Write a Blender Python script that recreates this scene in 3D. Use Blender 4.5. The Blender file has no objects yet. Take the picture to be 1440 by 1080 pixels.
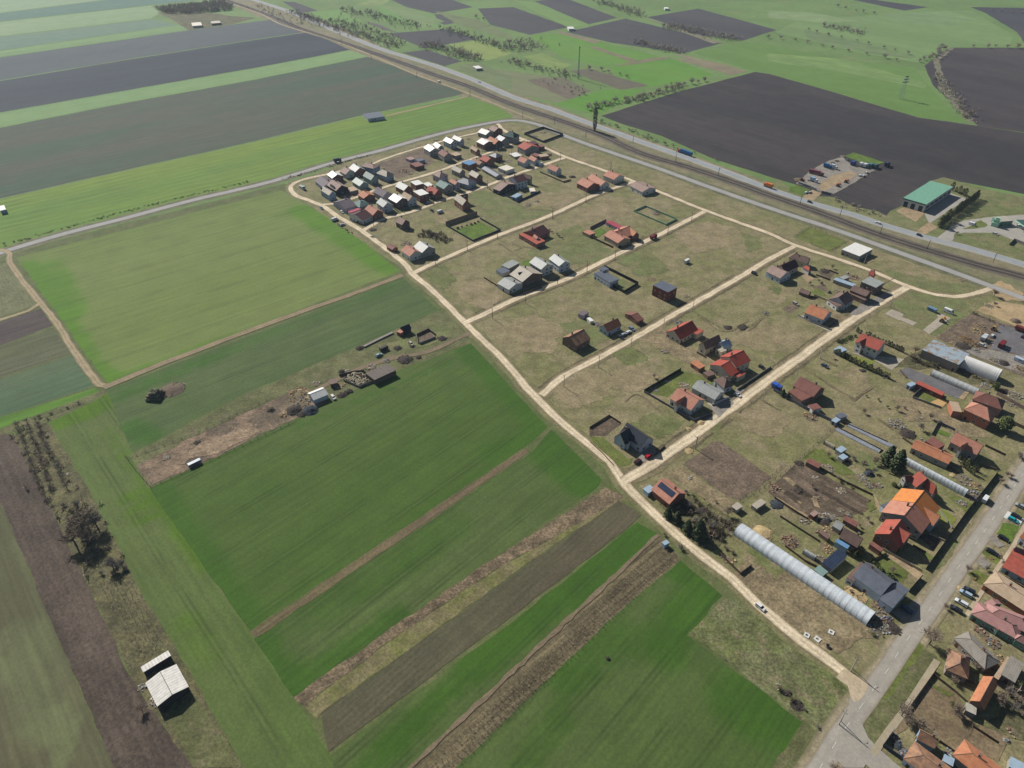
import bpy, bmesh, math, random
import numpy as np
from mathutils import Vector, Matrix
random.seed(7); rng = np.random.default_rng(7)
R = math.radians
scene = bpy.context.scene
COL = bpy.data.collections.new("scene"); scene.collection.children.link(COL)

# ------------------------------------------------------------------ camera, sky, sun, exposure
HC = 235.0; FP = 1000.0; PITCH = R(37.2)          # drone height (m), focal length in photo pixels, tilt below the horizon
cam = bpy.data.cameras.new("camera"); cam.sensor_width = 36; cam.lens = FP/1440*36
cam.clip_start = 1; cam.clip_end = 20000
co = bpy.data.objects.new("camera", cam); COL.objects.link(co)
co.location = (0, 0, HC); co.rotation_euler = (math.pi/2 - PITCH, 0, 0)
scene.camera = co

SUN_EL, SUN_AZ = R(37), R(319.5)                  # azimuth clockwise from +Y: the sun stands to the far left
w = bpy.data.worlds.new("World"); scene.world = w; w.use_nodes = True
nt = w.node_tree; bg = nt.nodes["Background"]; bg.inputs[1].default_value = 0.05
sky = nt.nodes.new("ShaderNodeTexSky"); sky.sky_type = 'NISHITA'; sky.sun_disc = False
sky.sun_elevation = SUN_EL; sky.sun_rotation = SUN_AZ; sky.air_density = 1.0; sky.dust_density = 1.0
nt.links.new(sky.outputs[0], bg.inputs[0])
sl = bpy.data.lights.new("sun", 'SUN'); sl.energy = 5.0; sl.angle = R(0.53); sl.color = (1.0, 0.955, 0.88)
so = bpy.data.objects.new("sun", sl); COL.objects.link(so)
sd = Vector((math.sin(SUN_AZ)*math.cos(SUN_EL), math.cos(SUN_AZ)*math.cos(SUN_EL), math.sin(SUN_EL)))
so.rotation_euler = sd.to_track_quat('Z', 'Y').to_euler(); so.location = sd*800
scene.view_settings.view_transform = 'Standard'; scene.view_settings.look = 'None'
scene.view_settings.exposure = 0.44; scene.view_settings.gamma = 1
scene.cycles.max_bounces = 6; scene.cycles.diffuse_bounces = 3; scene.cycles.volume_bounces = 0
scene.cycles.transparent_max_bounces = 8

# ------------------------------------------------------------------ from photo pixels to places on the flat land
CP, SP = math.cos(PITCH), math.sin(PITCH)
def G(x, y, z=0.0):
    u = (x-720)/FP; v = (540-y)/FP
    dy = CP+v*SP; dz = -SP+v*CP
    t = (HC-z)/-dz
    return (u*t, dy*t)
FRM = dict(a=(400,160,1440/280), b=(640,160,1440/280), c=(560,300,1440/280), d=(800,280,1440/280), e=(1040,330,1440/280),
 f=(1200,350,6), g=(900,440,1440/280), h=(1160,480,1440/280), i=(740,440,1440/280), j=(860,600,1440/280), k=(1060,600,1440/280),
 l=(1200,620,6), m=(1040,740,1440/280), n=(1240,760,7.2), o=(1200,900,6), p=(1020,870,1440/280), q1=(0,0,4), q2=(360,0,4),
 q3=(720,0,4), q4=(1080,0,4), r=(1080,190,4), s=(380,430,1440/280), t=(140,500,1440/280), u=(0,560,4), v=(0,810,4), w=(0,330,4),
 y=(0,150,4), z3=(340,780,3.6), z4=(700,680,4), z5=(600,860,4), A=(400,200,1440/140), B=(540,160,1440/140), C=(640,150,1440/140),
 D=(470,230,1440/140), E=(580,220,1440/140), F=(690,210,1440/140), J=(1080,340,8), K=(1200,640,1440/140), N=(1320,740,12), O=(1260,880,8),
 Q=(1140,690,1440/140), S=(500,450,1440/140), T=(390,510,1440/140), X=(1260,480,8), Y=(1110,200,1440/140), Z=(1320,270,12),
 W=(1300,420,1440/140), V=(400,250,12), U=(830,580,14.4), H=(1260,590,8), I=(1340,760,7.2), L=(1240,960,7.2), M=(1080,620,9), R=(1160,790,1440/140), _=(0,0,1))
def px(f, x, y):
    a = FRM[f]; return (a[0]+x/a[2], a[1]+y/a[2])
def GP(f, x, y, z=0.0): return G(*px(f, x, y), z)
def gpts(f, *xy): return [GP(f, xy[k], xy[k+1]) for k in range(0, len(xy), 2)]
def pdir(a, b):
    p, q = G(*a), G(*b); return math.atan2(q[1]-p[1], q[0]-p[0])

# ------------------------------------------------------------------ materials (colours measured as display values, turned into surface reflectance)
KEXP = 1.55
def C3(r, g, b, k=KEXP):
    f = lambda c: (c/255/12.92 if c <= 10 else ((c/255+.055)/1.055)**2.4)
    return tuple(min(.86, f(c)/k) for c in (r, g, b)) + (1,)
MATS = {}
class NT:
    def __init__(s, name, rough=.9):
        s.m = bpy.data.materials.new(name); s.m.use_nodes = True; s.t = s.m.node_tree
        s.b = s.t.nodes["Principled BSDF"]; s.b.inputs["Roughness"].default_value = rough
        s.b.inputs["Specular IOR Level"].default_value = .25
    def n(s, typ, **kw):
        x = s.t.nodes.new("ShaderNode"+typ)
        for k, v in kw.items(): setattr(x, k, v)
        return x
    def l(s, a, b): s.t.links.new(a, b)
    def pos(s, ang=0.0, obj=False):
        src = s.n("TexCoord").outputs["Object"] if obj else s.n("NewGeometry").outputs["Position"]
        if not ang: return src
        m = s.n("Mapping"); m.inputs["Rotation"].default_value = (0, 0, -ang); s.l(src, m.inputs[0]); return m.outputs[0]
    def scale(s, v, sx, sy, sz=1.0):
        m = s.n("Mapping"); m.inputs["Scale"].default_value = (sx, sy, sz); s.l(v, m.inputs[0]); return m.outputs[0]
    def noise(s, v, sc=1.0, det=4.0, rough=.55):
        x = s.n("TexNoise"); x.inputs["Scale"].default_value = sc; x.inputs["Detail"].default_value = det
        x.inputs["Roughness"].default_value = rough; s.l(v, x.inputs["Vector"]); return x.outputs["Fac"]
    def ramp(s, v, a, b, lo=0.0, hi=1.0):
        x = s.n("MapRange"); x.interpolation_type = 'SMOOTHSTEP'
        for i, q in ((1, a), (2, b), (3, lo), (4, hi)): x.inputs[i].default_value = q
        s.l(v, x.inputs[0]); return x.outputs[0]
    def mix(s, f, a, b, mode='MIX'):
        x = s.n("Mix"); x.data_type = 'RGBA'; x.blend_type = mode
        for i, q in ((0, f), (6, a), (7, b)):
            if hasattr(q, 'links') or hasattr(q, 'is_linked'): s.l(q, x.inputs[i])
            else: x.inputs[i].default_value = q
        return x.outputs[2]
    def math(s, op, a, b=None):
        x = s.n("Math", operation=op)
        for i, q in ((0, a), (1, b)):
            if q is None: continue
            if hasattr(q, 'is_linked'): s.l(q, x.inputs[i])
            else: x.inputs[i].default_value = q
        return x.outputs[0]
    def mul(s, col, v):      # multiply a colour by a value socket
        c = s.n("CombineColor")
        for i in range(3): s.l(v, c.inputs[i])
        return s.mix(1.0, col, c.outputs[0], 'MULTIPLY')
    def out(s, col): s.l(col, s.b.inputs["Base Color"]); return s.m
    def bump(s, h, st, dist=.1):
        b = s.n("Bump"); b.inputs["Strength"].default_value = st; b.inputs["Distance"].default_value = dist
        s.l(h, b.inputs["Height"]); s.l(b.outputs[0], s.b.inputs["Normal"])
def field(name, c1, c2, ang, row=0, amp=.12, c3=None, grain=.3, big=.011, st=7, bias=0.0, rowdist=1.0, tram=0):
    t = NT(name, .95); p = t.pos(ang)
    f1 = t.noise(t.scale(p, big/st, big, big), 1, 6, .62)
    col = t.mix(t.ramp(f1, .36+bias, .64+bias), C3(*c1), C3(*c2))
    if c3:
        at = t.n("Attribute", attribute_name="lush")
        lv = t.math('ADD', at.outputs["Fac"], t.math('MULTIPLY', t.math('SUBTRACT', t.noise(p, .03, 5, .65), .5), .9))
        fac = t.math('MULTIPLY', t.ramp(lv, .25, .85), t.ramp(at.outputs["Fac"], 0, .15))
        col = t.mix(fac, col, C3(*c3))
    s1 = t.noise(t.scale(p, .016, .5, .5), 1, 4, .6)             # streaks along the rows
    v = t.ramp(s1, .35, .65, 1-amp*1.6, 1+amp*1.6)
    v = t.math('MULTIPLY', v, t.ramp(t.noise(p, .75, 5, .8), .33, .67, 1-grain*1.25, 1+grain*1.25))
    v = t.math('MULTIPLY', v, t.ramp(t.noise(p, .05, 5, .7), .35, .65, 1-grain*.75, 1+grain*.75))
    if row:
        y = t.n("SeparateXYZ"); t.l(p, y.inputs[0])
        yy = t.math('ADD', y.outputs[1], t.math('MULTIPLY', t.noise(p, .03, 4), row*1.3*rowdist))
        sn = t.math('SINE', t.math('MULTIPLY', yy, 2*math.pi/row))
        v = t.math('MULTIPLY', v, t.math('ADD', 1.0, t.math('MULTIPLY', sn, t.math('MULTIPLY', t.ramp(t.noise(p, .02, 3, .6), .35, .65, .1, 1.3), amp))))
    if tram:        # the pairs of wheel lines the sprayer leaves
        y = t.n("SeparateXYZ"); t.l(p, y.inputs[0]); yy = t.math('ADD', y.outputs[1], t.math('MULTIPLY', t.noise(p, .01, 2), 3.0))
        fr = t.math('MULTIPLY', t.math('FRACT', t.math('DIVIDE', yy, tram)), tram)
        d = t.math('MINIMUM', t.math('ABSOLUTE', t.math('SUBTRACT', fr, 3.0)), t.math('ABSOLUTE', t.math('SUBTRACT', fr, 5.0)))
        mk = t.math('MULTIPLY', t.ramp(d, .2, .75, 1, 0), t.ramp(t.noise(p, .03, 4, .7), .4, .6, .15, 1))
        col = t.mix(t.math('MULTIPLY', mk, .5), col, C3(c1[0]*.72, c1[1]*.72, c1[2]*.8))
    return t.out(t.mul(col, v))
def rough_ground(name, c1, c2, c3, sc=.035, grain=.35, th=(.38, .62)):
    t = NT(name, .95); p = t.pos()
    f1 = t.noise(p, sc, 7, .68); f2 = t.noise(p, sc*3.3, 6, .7)
    col = t.mix(t.ramp(f1, *th), C3(*c1), C3(*c2))
    col = t.mix(t.math('MULTIPLY', t.ramp(f2, .5, .7), .75), col, C3(*c3))
    v = t.ramp(t.noise(p, .85, 6, .82), .34, .66, 1-grain*1.15, 1+grain*1.15)
    v = t.math('MULTIPLY', v, t.ramp(t.noise(p, .13, 5, .75), .34, .66, 1-grain*.7, 1+grain*.7))
    return t.out(t.mul(col, v))
def road_mat(name, c1, c2, tracks=0.0, edge=None, grain=.12, rough=.9):
    t = NT(name, rough); p = t.pos(); uv = t.n("UVMap"); uv.uv_map = "UVMap"
    sx = t.n("SeparateXYZ"); t.l(uv.outputs[0], sx.inputs[0]); u = sx.outputs[0]
    col = t.mix(t.ramp(t.noise(p, .12, 6, .7), .35, .65), C3(*c1), C3(*c2))
    if tracks:
        wob = t.math('MULTIPLY', t.math('SUBTRACT', t.noise(p, .08, 3), .5), .25)
        du = t.math('ABSOLUTE', t.math('SUBTRACT', t.math('ABSOLUTE', t.math('SUBTRACT', t.math('ADD', u, wob), .5)), .2))
        col = t.mix(t.math('MULTIPLY', t.ramp(du, .04, .14, 1, 0), tracks), col, C3(min(255, c1[0]+26), min(255, c1[1]+22), min(255, c1[2]+16)))
    if edge:
        e = t.math('ADD', t.math('ABSOLUTE', t.math('SUBTRACT', u, .5)), t.math('MULTIPLY', t.math('SUBTRACT', t.noise(p, .5, 4, .7), .5), .22))
        col = t.mix(t.ramp(e, .36, .5), col, C3(*edge))
    v = t.ramp(t.noise(p, 1.0, 6, .82), .34, .66, 1-grain*1.2, 1+grain*1.2)
    v = t.math('MULTIPLY', v, t.ramp(t.noise(p, .1, 5, .75), .35, .65, 1-grain*.7, 1+grain*.7))
    return t.out(t.mul(col, v))
def plain(name, c, rough=.8, grain=.12, sc=2.0, metal=0.0, k=KEXP):
    if name in MATS: return MATS[name]
    t = NT(name, rough); p = t.pos(obj=True)
    v = t.ramp(t.noise(p, sc, 4, .7), .25, .75, 1-grain, 1+grain)
    m = t.out(t.mul(C3(*c, k=k), v)); t.b.inputs["Metallic"].default_value = metal; MATS[name] = m; return m
def roofmat(name, c1, c2, band=(0, .36), amp=.14, rough=.75, stain=None):
    """band: 0 = lines along the ridge (tile courses), 1 = lines down the slope (metal seams)"""
    if name in MATS: return MATS[name]
    t = NT(name, rough); p = t.pos(obj=True)
    col = t.mix(t.ramp(t.noise(p, .45, 5, .7), .35, .65), C3(*c1), C3(*c2))
    if stain: col = t.mix(t.ramp(t.noise(p, .22, 6, .7), .5, .6), col, C3(*stain))
    s = t.n("SeparateXYZ"); t.l(p, s.inputs[0])
    sn = t.math('SINE', t.math('MULTIPLY', s.outputs[1 if band[0] == 0 else 0], 2*math.pi/band[1]))
    v = t.math('ADD', 1.0, t.math('MULTIPLY', sn, amp))
    v = t.math('MULTIPLY', v, t.ramp(t.noise(p, 3.5, 3, .8), .25, .75, .86, 1.14))
    m = t.out(t.mul(col, v)); MATS[name] = m; return m

# ------------------------------------------------------------------ mesh helpers
class MB:
    def __init__(s): s.v = []; s.f = []; s.mi = []
    def add(s, vs, fs, mi=0):
        o = len(s.v); s.v += [tuple(map(float, q)) for q in vs]
        for q in fs: s.f.append([o+i for i in q]); s.mi.append(mi)
    def box(s, c, d, rz=0.0, mi=0, taper=1.0, tilt=None):
        x, y, z = d[0]/2, d[1]/2, d[2]/2
        vs = []
        for k, (a, b, h) in enumerate([(-1,-1,-1),(1,-1,-1),(1,1,-1),(-1,1,-1),(-1,-1,1),(1,-1,1),(1,1,1),(-1,1,1)]):
            q = Vector((a*x*(taper if h > 0 else 1), b*y*(taper if h > 0 else 1), h*z))
            if tilt: q = Matrix.Rotation(tilt[1], 3, tilt[0]) @ q
            q = Matrix.Rotation(rz, 3, 'Z') @ q
            vs.append((q.x+c[0], q.y+c[1], q.z+c[2]))
        s.add(vs, [(0,3,2,1),(4,5,6,7),(0,1,5,4),(1,2,6,5),(2,3,7,6),(3,0,4,7)], mi)
    def tube(s, a, b, r1, r2=None, n=6, mi=0, cap=True):
        r2 = r1 if r2 is None else r2
        a, b = Vector(a), Vector(b); d = (b-a).normalized()
        u = d.orthogonal().normalized(); w2 = d.cross(u)
        vs = []
        for c, r in ((a, r1), (b, r2)):
            for k in range(n):
                t = 2*math.pi*k/n; q = c+u*math.cos(t)*r+w2*math.sin(t)*r; vs.append(q)
        fs = [(k, (k+1) % n, n+(k+1) % n, n+k) for k in range(n)]
        if cap: fs += [tuple(range(n-1, -1, -1)), tuple(range(n, 2*n))]
        s.add(vs, fs, mi)
    def prism(s, prof, x0, x1, mi=0, caps=True):      # profile in (y, z), swept along x
        n = len(prof)
        vs = [(x0, y, z) for y, z in prof]+[(x1, y, z) for y, z in prof]
        fs = [(k, (k+1) % n, n+(k+1) % n, n+k) for k in range(n)]
        if caps: fs += [tuple(range(n-1, -1, -1)), tuple(range(n, 2*n))]
        s.add(vs, fs, mi)
    def mesh(s, name, mats):
        me = bpy.data.meshes.new(name); me.from_pydata(s.v, [], s.f)
        for m in (mats if isinstance(mats, (list, tuple)) else [mats]): me.materials.append(m)
        if any(s.mi): me.polygons.foreach_set("material_index", s.mi)
        bm = bmesh.new(); bm.from_mesh(me); bmesh.ops.recalc_face_normals(bm, faces=bm.faces); bm.to_mesh(me); bm.free()
        return me
    def build(s, name, mats, parent=None, loc=(0, 0, 0), rz=0.0):
        return link(name, s.mesh(name, mats), parent, loc, rz)
def link(name, me, parent=None, loc=(0, 0, 0), rz=0.0, sc=None):
    o = bpy.data.objects.new(name, me); COL.objects.link(o)
    o.location = loc; o.rotation_euler = (0, 0, rz)
    if sc: o.scale = sc if isinstance(sc, (list, tuple)) else (sc, sc, sc)
    if parent: o.parent = parent
    return o
def tag(o, label=None, cat=None, group=None, kind=None):
    if label: o["label"] = label
    if cat: o["category"] = cat
    if group: o["group"] = group
    if kind: o["kind"] = kind
    return o
def thing(name, label, cat, loc, rz=0.0, group=None):
    o = bpy.data.objects.new(name, None); COL.objects.link(o); o.empty_display_size = .5
    o.location = (loc[0], loc[1], loc[2] if len(loc) > 2 else 0); o.rotation_euler = (0, 0, rz)
    return tag(o, label, cat, group)
KIDS = {}
def copy_thing(src, loc, rz=0.0, sc=1.0, label=None, group=None):
    if src.name not in KIDS: KIDS[src.name] = [(c, list(c.children)) for c in src.children]
    r = src.copy(); COL.objects.link(r); r.location = loc if len(loc) > 2 else (loc[0], loc[1], 0)
    r.rotation_euler = (0, 0, rz); r.scale = sc if isinstance(sc, (list, tuple)) else (sc, sc, sc)
    if label: r["label"] = label
    if group: r["group"] = group
    for ch, gr in KIDS[src.name]:
        c = ch.copy(); COL.objects.link(c); c.parent = r
        for g in gr:
            d = g.copy(); COL.objects.link(d); d.parent = c
    return r
class Proto:     # the first placement moves the source itself, later ones copy it
    def __init__(s, src): s.src = src; s.used = False
    def put(s, loc, rz=0.0, sc=1.0, label=None, group=None):
        if s.used: return copy_thing(s.src, loc, rz, sc, label, group)
        s.used = True; o = s.src
        KIDS[o.name] = [(c, list(c.children)) for c in o.children]
        o.location = loc if len(loc) > 2 else (loc[0], loc[1], 0); o.rotation_euler = (0, 0, rz)
        o.scale = sc if isinstance(sc, (list, tuple)) else (sc, sc, sc)
        if label: o["label"] = label
        if group: o["group"] = group
        return o

# ------------------------------------------------------------------ sheets of land
BASE = dict(field=.01, patch=.09, road=.16, top=.2); BOXES = dict(field=[], patch=[], road=[], top=[])
def level(c, boxes):
    """sheets that overlap lie 4 mm above one another"""
    k = 0; nb = np.array(boxes)
    for kk, ob in BOXES[c]:
        if kk < k: continue
        if np.any((nb[:, None, 0] <= ob[None, :, 2]) & (nb[:, None, 2] >= ob[None, :, 0]) & (nb[:, None, 1] <= ob[None, :, 3]) & (nb[:, None, 3] >= ob[None, :, 1])): k = kk+1
    BOXES[c].append((k, nb)); return BASE[c]+k*.004
CR_, SR_ = math.cos(R(-43)), math.sin(R(-43))
def bbox(P):
    P = [(p[0]*CR_-p[1]*SR_, p[0]*SR_+p[1]*CR_) for p in P]          # boxes along the street grid
    return (min(p[0] for p in P)-1, min(p[1] for p in P)-1, max(p[0] for p in P)+1, max(p[1] for p in P)+1)
def densify(pts, step, jit, seed=0):
    r = random.Random(seed); out = []; n = len(pts)
    for k in range(n):
        a, b = Vector(pts[k]), Vector(pts[(k+1) % n]); L = (b-a).length; m = max(1, int(L/step))
        nrm = Vector((-(b-a).y, (b-a).x)).normalized() if L > 0 else Vector((0, 0))
        for j in range(m):
            q = a+(b-a)*(j/m); q += nrm*r.uniform(-jit, jit) if j else nrm*0
            out.append((q.x, q.y))
    return out
def seg_d(P, a, b):
    a, b = np.array(a), np.array(b); ab = b-a; t = np.clip(((P-a)@ab)/max(1e-9, ab@ab), 0, 1)
    return np.linalg.norm(P-(a+t[:, None]*ab), axis=1)
def sheet(name, pts, mat, cls='field', kind='structure', step=6, jit=.5, grid=0, lush=None, label=None, cat=None):
    z = level(cls, [bbox(pts)]); pts = densify(pts, step, jit, len(pts)+int(abs(pts[0][0])*7) % 1000)
    bm = bmesh.new(); vs = [bm.verts.new((x, y, 0)) for x, y in pts]; f = bm.faces.new(vs)
    if f.normal.z < 0 or f.calc_area() == 0: pass
    bmesh.ops.triangulate(bm, faces=bm.faces)
    if grid:
        xs = [p[0] for p in pts]; ys = [p[1] for p in pts]
        for ax, lo, hi in ((0, min(xs), max(xs)), (1, min(ys), max(ys))):
            k = math.ceil(lo/grid)*grid
            while k < hi:
                co_ = (k, 0, 0) if ax == 0 else (0, k, 0); no = (1, 0, 0) if ax == 0 else (0, 1, 0)
                bmesh.ops.bisect_plane(bm, geom=bm.verts[:]+bm.edges[:]+bm.faces[:], plane_co=co_, plane_no=no, dist=1e-4)
                k += grid
    bmesh.ops.recalc_face_normals(bm, faces=bm.faces)
    if sum(fc.normal.z for fc in bm.faces) < 0: bmesh.ops.reverse_faces(bm, faces=bm.faces)
    me = bpy.data.meshes.new(name); bm.to_mesh(me); bm.free(); me.materials.append(mat)
    if lush is not None:
        n = len(me.vertices); P = np.empty(n*3); me.vertices.foreach_get("co", P); P = P.reshape(-1, 3)[:, :2]
        val = np.zeros(n)
        for (a, b, r, s) in lush:
            d = seg_d(P, G(*a), G(*b)); val = np.maximum(val, s*np.clip(1.5-d/r, 0, 1))
        at = me.attributes.new("lush", 'FLOAT', 'POINT'); at.data.foreach_set("value", np.clip(val, 0, 1))
    o = link(name, me, None, (0, 0, z)); tag(o, label, cat, None, kind); return o
def smooth(pts, step=6.0):
    P = [Vector(p) for p in pts]
    if len(P) == 2: P = [P[0], (P[0]+P[1])/2, P[1]]
    E = [P[0]*2-P[1]]+P+[P[-1]*2-P[-2]]; out = []
    for k in range(1, len(E)-2):
        a, b, c, d = E[k-1], E[k], E[k+1], E[k+2]; m = max(1, int((c-b).length/step))
        for j in range(m):
            t = j/m
            out.append(.5*((2*b)+(c-a)*t+(2*a-5*b+4*c-d)*t*t+(3*b-a-3*c+d)*t**3))
    out.append(P[-1]); return out
def ribbon(name, pts, width, mat, cls='road', jit=0.0, kind='structure', step=6.0, off=0.0, z=None, ends=1.0):
    S = smooth(pts, step); bx = [bbox([(q.x+i_*width*.75, q.y+j_*width*.75) for q in S[k:k+2] for i_, j_ in ((1, 0), (-1, 0), (0, 1), (0, -1))]) for k in range(len(S)-1)]; r = random.Random(int(abs(pts[0][0]*13)) % 9999); vs = []; fs = []; uv = []; L = 0
    for k, q in enumerate(S):
        d = (S[min(k+1, len(S)-1)]-S[max(k-1, 0)]).normalized(); n = Vector((-d.y, d.x))
        if k: L += (S[k]-S[k-1]).length
        hw = width/2
        for sgn in (-1, 1):
            e = q+n*(off+sgn*(hw+r.uniform(-jit, jit))); vs.append((e.x, e.y, 0)); uv.append((0 if sgn < 0 else 1, L))
    for k in range(len(S)-1): fs.append((2*k, 2*k+2, 2*k+3, 2*k+1))
    me = bpy.data.meshes.new(name); me.from_pydata(vs, [], fs); me.materials.append(mat)
    ul = me.uv_layers.new(name="UVMap")
    for lp in me.loops: ul.data[lp.index].uv = uv[lp.vertex_index]
    me.update()
    if me.polygons and me.polygons[0].normal.z < 0: me.flip_normals()
    o = link(name, me, None, (0, 0, level(cls, bx) if z is None else z)); tag(o, kind=kind); return o
# ------------------------------------------------------------------ the land
def pp(*xy): return [G(xy[k], xy[k+1]) for k in range(0, len(xy), 2)]
AE = pdir((450, 740), (950, 410)); AW = pdir((0, 275), (640, 135)); AB = pdir((70, 600), (345, 1080)); AR = pdir((150, 540), (565, 390))
AU = pdir((900, 190), (1430, 374)); AV = pdir((797, 45), (962, 75))
g = MB(); g.add([(-7000, -2500, 0), (7000, -2500, 0), (7000, 9000, 0), (-7000, 9000, 0)], [(0, 1, 2, 3)])
ground = g.build('ground', rough_ground('meadow', (116, 144, 82), (104, 130, 72), (126, 138, 84), .006, .12)); tag(ground, kind='structure')
m_steppe = rough_ground('dry_grass', (140, 131, 97), (124, 123, 81), (152, 136, 111), .024, .3, (.42, .58))
m_wild0 = rough_ground('field_margin', (104, 112, 68), (92, 104, 58), (118, 112, 84), .05, .2)
m_steppe2 = rough_ground('dry_grass_by_railway', (140, 130, 102), (120, 122, 88), (156, 142, 116), .03, .2)
sheet('field_margin', pp(-500,700, -500,380, 0,358, 400,258, 470,300, 562,374, 660,462, 757,562, 880,690, 1190,962, 1200,985, 1130,1075, 1100,1300, -300,1400), m_wild0, step=12, jit=.5)
sheet('village_ground', pp(400,262, 560,200, 700,170, 765,178, 900,226, 1100,296, 1440,418, 1600,480, 1800,1200, 1140,1200, 1130,1075, 1200,985, 1190,962, 880,690, 757,562, 660,462, 562,374, 450,300), m_steppe, step=10, jit=.8)
sheet('railway_verge', pp(250,-26, 330,-10, 470,34, 560,76, 655,108, 720,128, 830,168, 900,192, 1000,228, 1100,262, 1240,303, 1440,362, 1600,415, 1600,482, 1440,428, 1100,300, 900,232, 765,182, 722,166, 655,138, 515,82, 395,38), m_steppe2, step=12, jit=.8)

# -- young wheat and ploughed land left of the village
wheat_pale = field('pale_wheat', (118, 133, 72), (112, 130, 66), AR, row=6, amp=.035, c3=(90, 130, 34), grain=.08, tram=21)
wheat_mid = field('mid_wheat', (78, 101, 54), (90, 106, 62), AR, row=6, amp=.04, c3=(66, 103, 34), grain=.1, tram=18)
wheat_deep = field('deep_wheat', (74, 100, 38), (88, 107, 52), AE, row=4.5, amp=.035, c3=(66, 100, 28), grain=.11, bias=.05, tram=18)
wheat_deep2 = field('deep_wheat_lower', (75, 98, 42), (90, 106, 58), AE, row=4.2, amp=.045, c3=(64, 98, 28), grain=.12, tram=14)
wheat_strip = field('olive_wheat', (88, 110, 52), (98, 113, 62), AB, row=4, amp=.035, c3=(84, 116, 24), grain=.12, tram=16)
plough = field('ploughed_earth', (94, 82, 72), (84, 74, 64), AB, row=3.2, amp=.08, grain=.3)
plough_lo = field('ploughed_earth_strip', (100, 90, 72), (90, 88, 66), AE, row=2.1, amp=.07, grain=.16)
olive = field('bare_olive_field', (92, 97, 66), (99, 96, 70), AB, row=5, amp=.06, c3=(110, 116, 80), grain=.09)
sheet('wheat_field', pp(24,362, 395,268, 412,276, 455,303, 505,336, 562,381, 152,541), wheat_pale, grid=8, jit=.6, lush=[
    ((40,370),(150,535),7,.8), ((75,372),(110,440),10,.7), ((425,295),(556,380),13,.8), ((360,300),(430,305),14,.4), ((160,535),(330,470),6,.6)])
sheet('wheat_field', pp(154,547, 566,391, 618,436, 505,486, 342,555, 180,640, 140,572), wheat_mid, grid=8, jit=.5, lush=[
    ((165,560),(330,490),7,.7), ((330,490),(560,400),8,.5), ((185,600),(210,615),8,.8)])
sheet('wheat_field', pp(208,688, 545,527, 662,483, 770,600, 738,629, 352,887), wheat_deep, grid=6, jit=.5, lush=[
    ((658,490),(764,602),8,1.0), ((225,695),(345,872),8,.95), ((420,600),(655,500),4,.6), ((690,636),(762,606),7,.8), ((360,868),(730,632),5,.5), ((290,740),(380,690),16,.35)])
sheet('wheat_field', pp(358,897, 747,637, 775,604, 846,674, 842,684, 410,982, 352,908), wheat_deep2, grid=6, jit=.5, lush=[
    ((765,618),(825,675),13,1.0), ((360,905),(405,975),9,.9), ((405,975),(560,870),7,.75), ((380,900),(640,740),12,.55)])
sheet('wheat_field', pp(465,1062, 700,890, 896,735, 928,752, 715,952, 570,1085, 470,1200, 380,1200), wheat_deep2, grid=6, jit=.4, lush=[
    ((905,745),(800,830),12,.95), ((800,830),(660,945),8,.9), ((660,945),(545,1050),6,.9), ((545,1050),(470,1120),6,.6)])
sheet('wheat_field', pp(632,1084, 868,862, 957,788, 1016,838, 966,893, 1128,1016, 1082,1085, 980,1230, 480,1230), wheat_deep2, grid=6, jit=.5, lush=[
    ((960,798),(1010,838),9,.95), ((975,850),(935,905),12,.8), ((880,890),(800,950),10,.7), ((1040,980),(1105,1020),14,.8), ((790,1010),(735,1075),8,.6), ((1000,920),(1060,960),14,.5)])
sheet('olive_strip', pp(70,594, 130,566, 152,552, 165,590, 212,690, 358,900, 412,980, 465,1062, 520,1220, 420,1250, 345,1082, 200,835), wheat_strip, grid=7, jit=.4, lush=[
    ((75,594),(145,566),9,1.0), ((155,610),(215,700),5,.6), ((225,690),(290,790),7,.8), ((180,700),(200,730),5,.7), ((262,880),(290,920),9,.5)])
sheet('ploughed_field', pp(-330,520, 0,609, 20,613, 72,715, 127,830, 185,955, 272,1080, 320,1200, 200,1230, 160,1080, 52,830, 0,706, -330,640), plough, jit=.5)
sheet('olive_field', pp(0,706, 52,830, 160,1080, 200,1230, -350,1230, -400,600), olive, grid=9, jit=.4, lush=[((20,900),(60,1000),12,.7), ((40,760),(120,980),9,.5), ((80,1000),(90,1060),5,1)])
m_wild = rough_ground('wild_verge', (112, 114, 76), (96, 100, 62), (128, 116, 94), .05, .3)
m_scrub = rough_ground('scrub_ground', (110, 105, 74), (90, 88, 62), (120, 118, 72), .07, .4)
sheet('scrub_strip', pp(20,613, 66,594, 130,700, 198,832, 275,960, 345,1082, 420,1250, 320,1200, 272,1080, 185,955, 127,830, 72,715), m_scrub, jit=.6)
sheet('farm_strip', pp(182,641, 342,557, 505,487, 619,437, 642,442, 664,470, 662,482, 545,526, 208,687), m_wild, jit=.5)
m_dirt = rough_ground('trampled_dirt', (136, 116, 96), (108, 96, 80), (166, 144, 120), .045, .36, (.44, .56))
sheet('trampled_yard', pp(192,655, 270,615, 340,582, 400,556, 440,548, 460,565, 425,583, 330,630, 215,682), m_dirt, 'patch', step=4, jit=1.2)
m_soilg = rough_ground('bare_soil', (128, 106, 86), (106, 94, 72), (146, 124, 102), .06, .25)
sheet('bare_strip', pp(351,889, 545,758, 738,630, 743,636, 560,762, 360,897), field('crop_gap', (118, 102, 80), (112, 104, 72), AE, grain=.2), 'patch', step=3, jit=.4)
sheet('weedy_strip', pp(411,982, 560,876, 698,783, 852,685, 884,700, 700,799, 560,893, 428,993), rough_ground('dead_stalks', (128, 112, 88), (104, 92, 72), (150, 130, 106), .12, .45), 'patch', step=3, jit=.5)
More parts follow.
